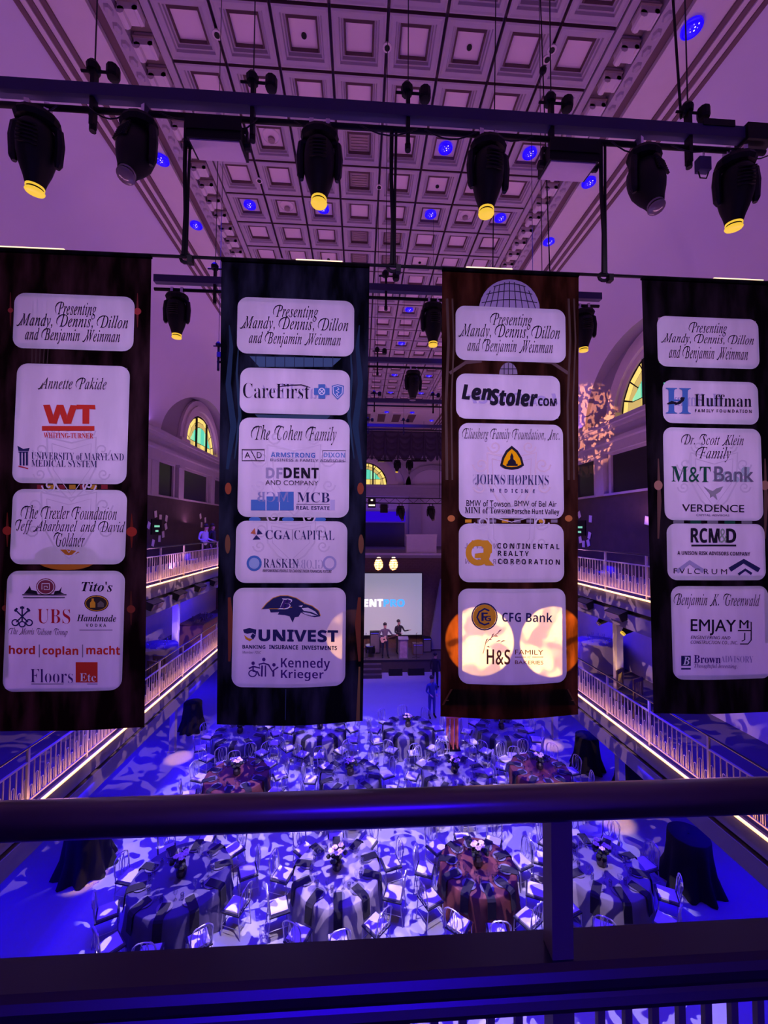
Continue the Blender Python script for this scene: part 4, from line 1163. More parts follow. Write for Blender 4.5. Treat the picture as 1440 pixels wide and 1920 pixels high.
GLYPHS['sb'] = {
    '&': (125, [(99,68,93,56,84,46,65,68,80,80,88,92,90,104,86,119,74,130,57,134,39,130,27,119,22,102,25,91,30,80,38,71,21,59,10,46,6,31,10,14,23,3,40,-2,53,0,67,6,83,19,99,0,124,0,96,32,110,50,119,68), (71,32,62,24,52,18,42,16,34,18,28,23,25,31,28,40,36,49,49,58), (42,104,44,111,49,115,56,117,64,115,70,110,72,103,71,96,65,89,54,81,48,88,44,96)]),
    '-': (65, [(57,53,8,53,8,35,57,35)]),
    'A': (130, [(-3,0,-3,5,3,6,7,9,15,22,61,139,67,139,114,26,122,10,126,7,132,5,132,0,68,0,68,5,77,6,83,9,84,14,75,39,31,39,22,14,24,9,29,6,38,5,38,0), (34,48,72,48,53,95)]),
    'B': (132, [(5,0,5,5,13,7,19,10,21,15,22,24,22,110,21,123,18,127,15,129,5,131,5,136,66,136,89,134,105,128,115,118,118,104,114,90,104,80,85,74,107,66,120,55,125,39,123,28,118,18,111,10,100,5,87,1,71,0), (54,75,70,77,78,81,83,90,85,103,84,115,80,123,74,128,64,129,59,129,56,127,54,116), (66,7,77,9,84,15,88,24,90,38,88,52,83,62,73,67,54,69,55,14,57,10,60,8)]),
    'C': (139, [(76,-3,58,-1,41,6,27,17,17,31,10,48,8,68,10,87,17,105,27,119,41,130,58,136,77,139,92,137,115,130,121,132,125,139,130,139,130,92,125,92,117,108,106,121,93,129,79,132,63,128,52,116,45,96,43,67,45,41,53,22,65,11,83,7,95,9,107,13,118,21,128,32,133,26,118,10,99,0)]),
    'D': (148, [(6,0,6,5,14,6,19,9,21,14,22,22,22,111,21,121,18,127,13,130,4,131,4,136,66,136,88,134,106,128,121,118,131,105,137,88,139,68,135,38,122,17,99,4,68,0), (66,7,78,9,88,14,95,22,100,34,103,49,104,68,102,95,95,114,83,125,66,129,60,128,56,126,55,122,54,115,54,21,55,14,56,10,60,8)]),
    'E': (132, [(4,0,4,5,13,6,19,9,21,14,22,23,22,110,21,121,19,127,13,130,5,131,5,136,119,136,119,95,114,95,112,106,107,115,101,121,88,126,69,128,60,128,57,126,55,124,54,116,54,73,69,75,77,80,82,89,86,103,91,103,91,35,86,35,84,46,81,54,77,60,72,64,64,66,54,66,55,14,57,10,61,9,82,9,93,12,103,16,110,22,117,31,122,43,128,43,120,0)]),
    'F': (120, [(5,0,5,5,13,7,19,10,21,16,22,25,22,112,21,121,18,126,13,129,4,131,4,136,117,136,117,95,112,95,110,106,106,115,100,121,92,125,82,128,60,128,55,125,54,119,54,74,68,75,76,81,82,90,85,103,90,103,90,35,85,35,82,50,76,60,68,65,54,67,54,24,56,13,58,9,62,7,76,5,76,0)]),
    'G': (151, [(80,-3,60,-1,42,6,28,16,17,31,10,48,8,68,10,88,17,105,28,119,42,130,58,136,77,139,93,137,115,130,121,132,125,139,130,139,130,92,125,92,120,103,114,113,106,121,98,127,89,131,80,132,64,128,52,116,46,96,43,68,45,49,48,33,54,20,61,11,71,6,82,4,92,5,98,8,101,14,102,38,101,46,98,51,92,53,82,54,82,59,149,59,149,54,141,53,136,51,134,46,133,9,106,0)]),
    'H': (156, [(5,0,5,5,13,6,19,9,21,15,22,24,22,113,21,121,19,126,13,129,5,131,5,136,72,136,72,131,61,129,58,127,56,124,54,113,54,75,102,75,102,113,100,124,99,127,95,129,84,131,84,136,151,136,151,131,142,129,137,126,135,121,134,113,134,24,135,15,137,10,142,7,151,5,151,0,84,0,84,5,93,6,98,9,101,15,102,24,102,66,54,66,55,15,58,9,63,6,72,5,72,0)]),
    'I': (78, [(4,0,4,5,13,7,18,10,21,15,22,22,22,115,21,123,19,127,13,130,4,131,4,136,73,136,73,131,64,130,58,127,55,123,54,115,54,23,56,13,58,10,61,8,73,5,73,0)]),
    'J': (98, [(32,-19,23,-19,15,-16,9,-12,3,-7,0,0,-1,7,0,13,3,18,8,21,13,22,19,21,24,18,27,14,28,8,23,-6,25,-10,31,-12,37,-11,41,-7,43,-2,44,6,44,109,42,122,40,126,36,128,24,131,24,136,94,136,94,131,82,128,79,126,77,122,76,109,76,26,73,6,65,-8,51,-17)]),
    'K': (152, [(5,0,5,5,14,6,19,9,22,15,22,24,22,113,21,121,19,126,13,129,5,131,5,136,72,136,72,131,61,129,58,127,56,124,54,113,54,70,102,119,104,125,100,129,87,131,87,136,145,136,145,131,130,128,117,120,103,107,81,85,138,14,145,7,155,5,155,0,84,0,84,5,96,6,99,8,99,10,98,14,59,64,54,59,54,24,55,15,58,9,63,6,72,5,72,0)]),
    'L': (127, [(5,0,5,5,13,6,19,9,21,15,22,24,22,113,21,121,19,127,13,129,5,131,5,136,74,136,74,131,62,129,58,127,56,124,54,113,54,25,55,14,57,11,60,9,70,8,83,9,94,12,103,17,110,24,116,33,122,46,127,46,120,0)]),
    'M': (189, [(4,0,4,5,13,6,18,9,21,15,22,24,22,114,21,124,19,127,16,129,4,131,4,136,55,136,94,42,134,136,184,136,184,131,176,129,171,126,168,121,167,113,167,25,168,13,170,9,173,7,184,5,184,0,118,0,118,5,129,7,132,10,134,13,135,25,135,119,86,0,80,0,31,116,31,24,32,14,36,9,41,6,50,5,50,0)]),
    'N': (147, [(120,-3,32,104,32,23,33,15,35,9,41,6,50,5,50,0,5,0,5,5,16,7,19,9,21,12,23,23,23,116,11,129,5,131,5,136,47,136,116,50,116,112,115,123,113,126,110,129,99,131,99,136,143,136,143,131,134,129,129,127,126,121,126,112,126,-3)]),
    'O': (156, [(78,-3,63,-2,50,2,38,9,28,17,20,28,13,40,10,53,8,68,10,82,13,96,20,108,28,118,39,127,51,133,64,137,79,139,93,137,106,134,118,127,128,119,137,108,143,96,147,83,148,68,147,53,143,40,137,28,128,17,118,9,106,2,92,-2), (79,4,94,8,104,20,111,40,113,68,112,87,109,103,104,116,96,125,88,130,77,132,62,128,52,116,45,96,43,68,44,49,47,33,53,20,60,11,69,5)]),
    'P': (124, [(5,0,5,5,13,6,19,9,21,15,22,24,22,113,21,121,19,126,13,129,5,131,5,136,64,136,86,134,100,131,109,126,116,118,120,109,122,99,120,88,116,79,109,72,99,66,87,62,54,61,55,15,58,9,63,6,72,5,72,0), (54,68,73,70,81,75,85,84,87,98,86,112,82,121,75,127,64,128,59,128,56,126,55,123)]),
    'R': (141, [(5,0,5,5,13,6,19,9,21,15,22,24,22,113,21,121,19,126,13,129,5,131,5,136,65,136,91,133,109,127,118,120,123,111,124,100,121,85,111,74,94,67,129,15,135,8,138,6,143,5,143,0,101,0,60,63,54,63,55,15,58,9,63,6,72,5,72,0), (54,70,74,71,83,77,89,86,90,100,88,116,80,125,67,128,60,128,56,126,55,122)]),
    'S': (116, [(13,-3,13,47,19,47,25,28,33,15,44,7,59,4,69,6,77,11,81,18,83,27,81,35,76,42,67,48,48,57,33,66,23,75,17,86,15,99,16,110,20,120,26,128,34,134,44,138,55,139,68,137,89,132,93,134,95,139,101,139,101,95,96,95,92,106,87,115,81,122,74,128,66,131,58,132,49,131,42,127,37,121,36,113,37,106,41,100,47,95,86,75,95,69,100,63,104,56,107,40,105,28,101,17,94,9,84,2,71,-2,57,-3,47,-2,25,4,21,2,18,-3)]),
    'T': (126, [(27,0,27,5,37,6,42,9,45,15,46,24,46,129,30,127,19,120,12,109,9,95,3,95,3,136,122,136,122,94,117,94,112,114,99,125,78,129,78,24,79,15,82,9,88,6,98,5,98,0)]),
    'U': (147, [(74,-4,57,-2,44,2,34,9,27,18,23,31,22,46,22,113,21,121,18,126,13,129,4,131,4,136,72,136,72,131,60,129,57,127,55,124,54,113,54,42,55,26,61,15,69,9,82,7,97,9,108,17,115,30,117,47,117,113,116,121,113,126,107,129,98,131,98,136,141,136,141,131,134,129,129,126,127,120,126,113,126,54,124,35,120,20,113,10,103,2,90,-2)]),
    'V': (127, [(63,-4,13,113,7,125,2,129,-4,131,-4,136,63,136,63,131,50,129,46,126,45,122,48,113,77,43,104,112,106,122,105,126,102,129,89,131,89,136,132,136,132,131,126,130,122,127,118,122,114,114,68,-4)]),
    'W': (182, [(51,-3,10,117,5,127,1,130,-5,131,-5,136,54,136,54,131,45,129,43,126,42,122,44,111,66,46,90,105,83,125,80,128,68,131,68,136,131,136,131,131,123,130,119,127,117,123,119,115,141,49,161,110,163,121,163,125,160,128,150,131,150,136,186,136,186,131,181,129,177,125,171,113,133,-3,127,-3,94,92,57,-3)]),
    'Y': (127, [(30,0,30,5,39,6,44,9,47,15,48,53,14,115,9,123,4,128,-4,130,-4,136,62,136,62,130,50,129,47,127,46,124,49,117,74,67,103,116,104,121,102,126,97,129,88,130,88,136,131,136,131,130,126,129,122,126,114,117,80,61,80,24,81,15,83,9,89,6,98,5,98,0)]),
    'a': (102, [(76,-3,67,-2,62,3,60,10,50,3,40,-1,28,-3,19,-1,12,3,8,10,6,19,7,27,12,34,19,41,35,49,59,57,58,79,56,84,51,87,44,88,34,86,31,82,36,73,37,69,36,64,33,60,28,58,23,57,17,58,13,61,11,65,10,70,11,77,15,83,21,88,28,92,38,94,48,95,66,93,78,87,85,77,87,63,88,12,91,10,95,12,98,8,88,0), (45,10,52,12,59,19,59,50,46,45,38,37,35,25,36,17,40,12)]),
    'c': (87, [(46,-3,36,-1,26,3,18,11,11,20,7,32,6,45,7,58,12,71,19,81,29,88,40,93,52,95,65,93,75,89,81,82,83,73,82,68,79,64,75,62,70,61,64,62,60,67,59,81,57,87,50,88,41,85,35,74,33,56,35,37,41,23,46,16,53,13,61,11,71,14,81,21,85,18,74,6,61,-1)]),
    'e': (90, [(46,-3,35,-1,25,3,17,10,11,20,7,33,6,47,7,60,11,72,18,81,26,89,36,93,47,95,57,94,67,90,74,83,80,75,83,64,84,49,35,49,38,29,46,17,59,13,67,14,74,18,80,26,85,22,74,8,61,0), (35,57,60,57,59,75,58,83,54,87,48,88,41,85,36,76)]),
    'f': (64, [(4,0,4,5,12,7,15,10,16,22,16,82,5,82,5,92,16,92,16,105,18,119,25,130,37,136,52,138,63,137,71,133,77,126,78,119,78,113,75,109,71,107,67,106,62,107,58,109,56,112,55,116,59,129,58,131,54,132,49,131,46,128,44,116,44,92,61,92,61,82,44,82,44,19,45,12,47,8,52,6,59,5,59,0)]),
    'i': (59, [(30,108,24,109,19,112,16,117,15,123,16,129,19,134,24,137,30,138,36,137,41,134,44,129,45,123,44,117,41,112,36,109), (5,0,5,5,14,8,16,17,15,81,14,85,11,87,6,87,6,92,44,92,44,17,46,8,49,6,54,5,54,0)]),
    'l': (59, [(5,0,5,5,14,8,16,17,16,118,14,128,11,130,6,131,6,136,44,136,44,17,46,8,49,6,54,5,54,0)]),
    'm': (165, [(5,0,5,5,10,6,13,8,16,17,15,81,14,85,11,87,6,88,6,92,44,92,44,79,52,88,61,93,71,95,82,93,91,87,95,78,104,87,113,93,124,95,139,91,147,81,150,63,150,11,152,8,155,6,160,5,160,0,112,0,112,5,117,6,120,8,122,11,122,65,120,77,117,80,112,81,104,78,97,71,97,11,99,8,101,6,106,5,106,0,59,0,59,5,64,6,67,8,69,11,69,65,67,77,64,80,59,81,51,78,44,70,44,11,45,8,48,6,53,5,53,0)]),
    'n': (113, [(5,0,5,5,10,6,13,8,16,17,15,81,14,85,11,87,6,88,6,92,44,92,44,80,52,88,62,93,72,95,87,91,96,81,98,63,99,11,100,8,103,6,108,5,108,0,60,0,60,5,66,6,69,10,70,17,70,65,68,77,65,80,60,81,52,78,44,70,44,11,46,8,49,6,54,5,54,0)]),
    'o': (100, [(50,-3,38,-1,27,3,18,11,11,21,7,33,6,46,7,59,11,71,18,81,27,89,38,93,50,95,62,93,73,89,82,81,89,71,93,60,94,46,93,32,89,20,82,11,73,3,62,-1), (50,3,57,5,62,12,65,24,65,68,62,81,57,87,50,89,43,87,38,81,36,68,35,46,36,24,38,12,43,5)]),
    'r': (86, [(5,0,5,5,14,8,16,17,15,81,14,85,11,87,6,87,6,92,43,92,43,75,49,83,56,90,63,94,69,95,77,94,82,91,85,86,86,79,85,74,83,70,79,67,74,66,69,67,59,77,56,77,52,76,48,72,45,65,44,57,44,17,45,11,47,8,52,6,59,5,59,0)]),
    's': (86, [(45,-3,36,-2,22,3,18,1,15,-3,11,-3,11,31,16,31,20,20,26,12,33,6,42,4,48,5,53,8,56,12,57,17,55,25,46,31,23,44,16,50,12,58,11,66,13,77,19,87,29,93,42,95,63,91,66,92,69,95,73,95,73,66,68,66,64,76,59,83,52,87,44,88,39,87,35,85,32,82,31,77,32,73,34,69,44,63,66,51,72,45,75,38,77,28,74,15,68,5,58,-1)]),
    't': (68, [(37,-3,27,-1,20,3,16,11,14,21,14,83,6,83,6,89,26,110,38,126,43,126,43,92,62,92,62,83,43,83,43,24,45,15,47,13,50,12,56,15,61,22,66,20,59,7,49,0)]),
    'u': (112, [(39,-3,27,-1,19,5,15,15,14,29,13,80,12,84,9,87,3,88,3,92,42,92,42,22,43,17,45,14,48,11,53,11,61,13,68,20,67,80,66,84,62,87,56,88,56,92,96,92,96,21,97,15,99,12,102,10,107,9,107,4,89,2,68,-3,68,12,62,6,55,1,48,-2)]),
    'w': (129, [(36,-3,5,79,2,85,-3,87,-3,92,41,92,41,87,36,86,34,82,36,75,50,38,63,70,56,86,50,88,50,92,96,92,96,87,90,86,88,82,100,42,114,76,115,82,113,86,106,88,106,92,133,92,133,88,129,87,127,85,123,77,91,-3,86,-3,66,59,42,-3)]),
}
GLYPHS['si'] = {
    'A': (126, [(-12,0,63,143,99,143,114,0,85,0,82,34,36,34,19,0), (48,59,81,59,77,120,67,98)]),
    'C': (122, [(64,-2,48,0,35,5,25,13,18,24,13,38,12,54,15,80,19,92,24,104,30,115,39,125,48,133,60,140,73,144,88,145,112,143,130,135,119,110,105,117,97,119,88,120,77,118,68,114,60,107,53,98,49,88,43,66,42,56,44,41,49,31,58,25,70,23,87,26,103,31,103,6,87,1,77,-1)]),
    'E': (108, [(5,0,35,143,115,143,110,118,60,118,53,87,100,87,95,62,48,62,40,25,90,25,85,0)]),
    'F': (106, [(5,0,35,143,115,143,110,118,60,118,52,81,98,81,93,56,47,56,35,0)]),
    'G': (138, [(65,-2,49,0,37,4,26,12,18,23,14,37,12,54,13,71,17,88,24,104,33,118,45,129,59,138,76,143,96,145,116,143,136,135,124,111,110,117,94,119,82,118,71,114,62,107,55,99,50,89,46,78,43,67,42,56,44,42,49,32,58,26,71,23,88,26,94,55,68,55,74,80,129,80,113,6,92,0,80,-1)]),
    'H': (140, [(5,0,35,143,65,143,53,87,99,87,111,143,141,143,111,0,81,0,94,62,48,62,35,0)]),
    'I': (77, [(-6,0,-2,17,16,25,36,118,21,126,24,143,88,143,84,126,65,118,46,25,61,17,57,0)]),
    'L': (104, [(5,0,35,143,65,143,40,25,90,25,85,0)]),
    'M': (176, [(5,0,35,143,75,143,81,36,82,36,136,143,177,143,147,0,119,0,134,68,144,111,143,111,88,0,60,0,54,111,46,66,32,0)]),
    'N': (151, [(5,0,35,143,70,143,103,38,104,38,111,75,125,143,152,143,122,0,88,0,54,108,53,108,46,67,32,0)]),
    'O': (146, [(65,-2,49,0,36,5,26,13,18,24,14,37,12,52,13,69,17,86,22,101,30,115,41,127,54,137,69,143,88,145,104,143,117,139,127,130,134,120,138,107,140,92,139,74,135,58,130,42,122,27,112,15,99,6,83,0), (67,23,78,25,88,32,97,42,104,55,108,72,109,91,108,103,103,112,96,118,85,120,76,118,68,115,61,108,55,100,49,90,46,78,43,66,42,52,44,40,49,31,57,25)]),
    'P': (122, [(5,0,35,143,75,143,91,142,103,138,112,131,118,123,122,113,123,101,121,86,115,73,105,63,93,56,78,52,46,51,35,0), (51,76,63,76,75,77,85,82,91,90,93,100,91,110,85,116,74,118,60,118)]),
    'R': (122, [(5,0,35,143,70,143,90,141,104,134,111,126,115,116,117,104,115,88,108,76,98,67,85,61,111,0,78,0,58,55,47,55,35,0), (52,79,71,81,79,85,85,92,86,102,84,111,78,116,67,118,60,118)]),
    'S': (106, [(39,-2,19,0,4,7,4,34,21,26,30,24,39,23,48,24,56,27,61,32,62,39,61,46,58,52,33,72,24,84,22,92,21,101,22,113,27,124,34,133,44,139,56,143,70,145,90,142,108,135,98,112,83,118,70,120,62,119,56,115,52,110,51,104,52,97,56,92,79,73,87,64,91,54,92,42,91,29,85,17,77,9,66,3,53,-1)]),
    'T': (106, [(26,0,51,118,16,118,22,143,120,143,115,118,81,118,56,0)]),
    'U': (138, [(59,-2,45,-1,34,3,25,9,19,17,15,27,14,38,15,53,34,143,64,143,45,53,44,41,46,31,52,25,62,23,73,25,82,31,87,40,91,53,110,143,140,143,120,50,116,36,110,23,101,13,90,5,76,0)]),
    'W': (179, [(22,0,18,143,46,143,47,65,45,31,46,31,58,63,94,143,121,143,123,63,122,31,123,31,135,65,167,143,198,143,134,0,101,0,99,65,99,99,98,99,87,70,55,0)]),
    'e': (111, [(52,-2,40,-1,30,3,21,9,14,17,10,27,9,40,10,54,13,67,18,79,24,89,33,98,43,105,56,110,70,111,86,109,97,103,104,93,106,81,105,71,100,61,91,54,79,48,63,45,39,43,40,32,44,25,50,22,58,20,73,22,90,29,90,6,73,0), (42,63,61,65,71,69,76,74,78,81,77,86,74,89,68,90,63,89,52,83,44,71)]),
    'l': (59, [(4,0,36,152,65,152,33,0)]),
    'n': (121, [(4,0,27,109,49,109,47,89,55,98,63,105,72,110,82,111,95,109,104,103,109,93,111,80,108,62,95,0,66,0,79,64,81,75,80,82,76,86,70,87,64,86,58,82,53,75,49,66,43,45,33,0)]),
    'o': (117, [(51,-2,39,-1,29,3,20,9,14,18,10,28,9,40,10,54,12,67,17,79,23,90,31,99,41,106,53,110,67,111,79,110,89,106,97,100,103,91,107,81,108,68,107,55,105,42,100,30,94,19,86,10,76,4,64,-1), (53,22,61,24,67,29,72,36,76,46,78,57,79,68,78,76,76,82,71,86,65,87,58,86,53,83,48,78,45,71,40,56,38,40,40,30,45,24)]),
    'r': (84, [(4,0,27,109,49,109,47,89,48,89,55,98,63,105,72,110,87,111,92,110,85,82,75,83,65,81,56,75,48,64,43,49,33,0)]),
    't': (82, [(40,-2,28,-1,19,4,14,11,12,23,13,34,24,87,9,87,12,101,31,109,44,132,63,132,58,109,86,109,81,87,53,87,42,29,42,26,44,24,50,22,66,25,66,3,55,-1)]),
}
GLYPHS['so'] = {
    ',': (44, [(12,-24,25,-17,33,-6,35,5,33,15,29,22,21,25,15,23,11,19,9,13,10,7,14,4,19,2,19,-6,17,-14,12,-20)]),
    '.': (44, [(22,22,16,21,11,16,10,10,11,4,16,0,22,-2,28,0,32,4,34,10,32,16,28,21)]),
    'A': (112, [(-11,0,66,143,85,143,103,0,85,0,80,44,31,44,8,0), (40,60,78,60,72,123,55,90)]),
    'C': (117, [(65,-2,50,0,38,4,28,13,20,24,16,37,14,53,17,79,21,91,27,104,33,115,42,125,52,133,64,139,77,143,92,145,110,143,126,137,119,122,107,127,92,129,78,127,66,122,56,115,48,105,41,93,37,80,34,67,33,53,36,37,43,24,50,18,58,15,68,14,85,15,100,20,100,4,84,0)]),
    'D': (133, [(8,0,38,143,72,143,88,141,102,137,113,129,121,118,126,103,127,86,125,62,118,42,110,30,101,19,89,11,76,5,60,1,43,0), (29,15,44,15,64,18,79,25,92,36,101,50,107,67,108,86,107,99,104,110,98,118,86,125,70,127,53,127)]),
    'E': (103, [(8,0,38,143,111,143,107,127,53,127,43,82,94,82,91,67,40,67,29,16,84,16,81,0)]),
    'F': (95, [(8,0,38,143,111,143,108,127,53,127,42,76,93,76,90,60,39,60,26,0)]),
    'G': (136, [(69,-2,53,0,40,4,29,12,21,23,16,36,14,52,16,71,20,88,27,104,36,118,47,129,60,138,75,143,91,145,114,143,133,136,126,121,110,127,91,129,76,127,62,119,50,108,41,92,35,74,33,53,34,43,37,33,42,25,49,19,59,15,70,14,84,15,95,17,104,60,76,60,80,75,125,75,110,5,91,0)]),
    'I': (65, [(-4,0,-2,10,15,14,39,129,24,133,26,143,76,143,74,133,57,129,33,14,48,10,46,0)]),
    'M': (168, [(8,0,38,143,63,143,77,26,78,26,141,143,169,143,139,0,121,0,139,85,148,125,80,0,65,0,50,125,49,125,43,86,25,0)]),
    'N': (141, [(8,0,38,143,57,143,101,25,109,64,125,143,142,143,112,0,93,0,49,118,41,78,25,0)]),
    'O': (144, [(67,-2,52,0,39,5,28,13,20,24,16,38,14,53,16,71,19,88,25,104,34,118,44,129,56,138,71,143,87,145,102,143,114,138,125,130,132,119,137,105,138,89,137,71,134,54,128,38,120,25,110,14,98,5,84,0), (68,14,79,15,89,20,98,27,105,36,111,48,116,60,118,74,119,89,117,106,110,119,103,125,95,128,85,129,74,128,64,123,55,116,47,107,41,96,37,83,34,69,33,54,36,37,43,24,50,19,58,15)]),
    'R': (115, [(8,0,38,143,70,143,89,141,103,134,111,122,114,107,112,92,106,80,95,70,78,63,102,0,82,0,62,59,38,59,26,0), (42,74,57,74,74,76,86,83,93,93,95,105,94,116,89,122,80,126,53,127)]),
    'S': (101, [(37,-2,19,0,4,4,4,22,18,16,27,14,37,14,54,16,61,20,66,25,69,32,71,40,69,47,65,54,34,76,28,82,24,88,22,95,21,103,23,116,27,126,35,134,45,140,56,144,68,145,88,143,104,136,97,121,84,127,68,129,57,127,48,123,42,115,40,105,42,95,49,87,76,70,81,64,86,58,88,50,89,41,88,28,83,17,75,9,65,3,52,-1)]),
    'T': (100, [(30,0,57,127,18,127,21,143,118,143,115,127,75,127,48,0)]),
    'U': (135, [(60,-2,46,-1,35,3,27,8,21,16,17,26,16,38,18,57,37,143,54,143,36,56,34,38,35,28,41,20,49,15,61,14,77,16,88,23,95,34,100,50,120,143,138,143,118,49,113,34,108,22,99,12,89,4,76,0)]),
    'b': (116, [(54,-2,44,-1,36,4,30,9,26,16,25,16,19,0,6,0,38,152,55,152,40,87,57,103,66,107,77,109,89,107,98,100,104,88,106,73,105,58,102,45,98,32,92,21,85,11,76,4,65,0), (52,13,60,14,67,18,73,24,78,31,86,51,88,73,86,85,80,92,71,94,64,93,58,90,51,84,45,76,40,67,33,46,32,34,33,26,37,19,43,14)]),
    'e': (100, [(48,-2,37,-1,27,3,20,9,14,17,11,27,10,38,11,51,13,64,18,76,24,87,32,96,41,103,51,108,63,109,77,108,86,103,92,95,94,84,92,74,87,65,79,57,67,52,51,48,28,46,27,39,29,28,33,20,41,14,52,13,66,15,81,21,81,6,66,0), (30,61,54,63,63,66,70,70,75,75,77,83,76,88,73,91,69,94,62,95,53,92,44,86,36,75)]),
    'm': (175, [(6,0,28,107,43,107,41,87,42,87,50,97,61,106,68,108,76,109,86,108,93,103,98,95,100,85,111,97,123,106,130,108,138,109,149,108,157,102,162,94,164,83,162,65,148,0,130,0,144,67,146,81,145,87,143,91,139,94,133,94,126,93,119,90,112,83,105,75,100,63,96,48,85,0,68,0,82,67,84,80,83,86,81,91,77,93,71,94,64,93,57,90,50,84,43,74,37,62,33,46,23,0)]),
    'r': (80, [(6,0,28,107,43,107,41,87,42,87,50,98,61,106,67,108,80,109,86,108,82,92,72,93,62,92,54,87,47,79,41,70,37,60,23,0)]),
}
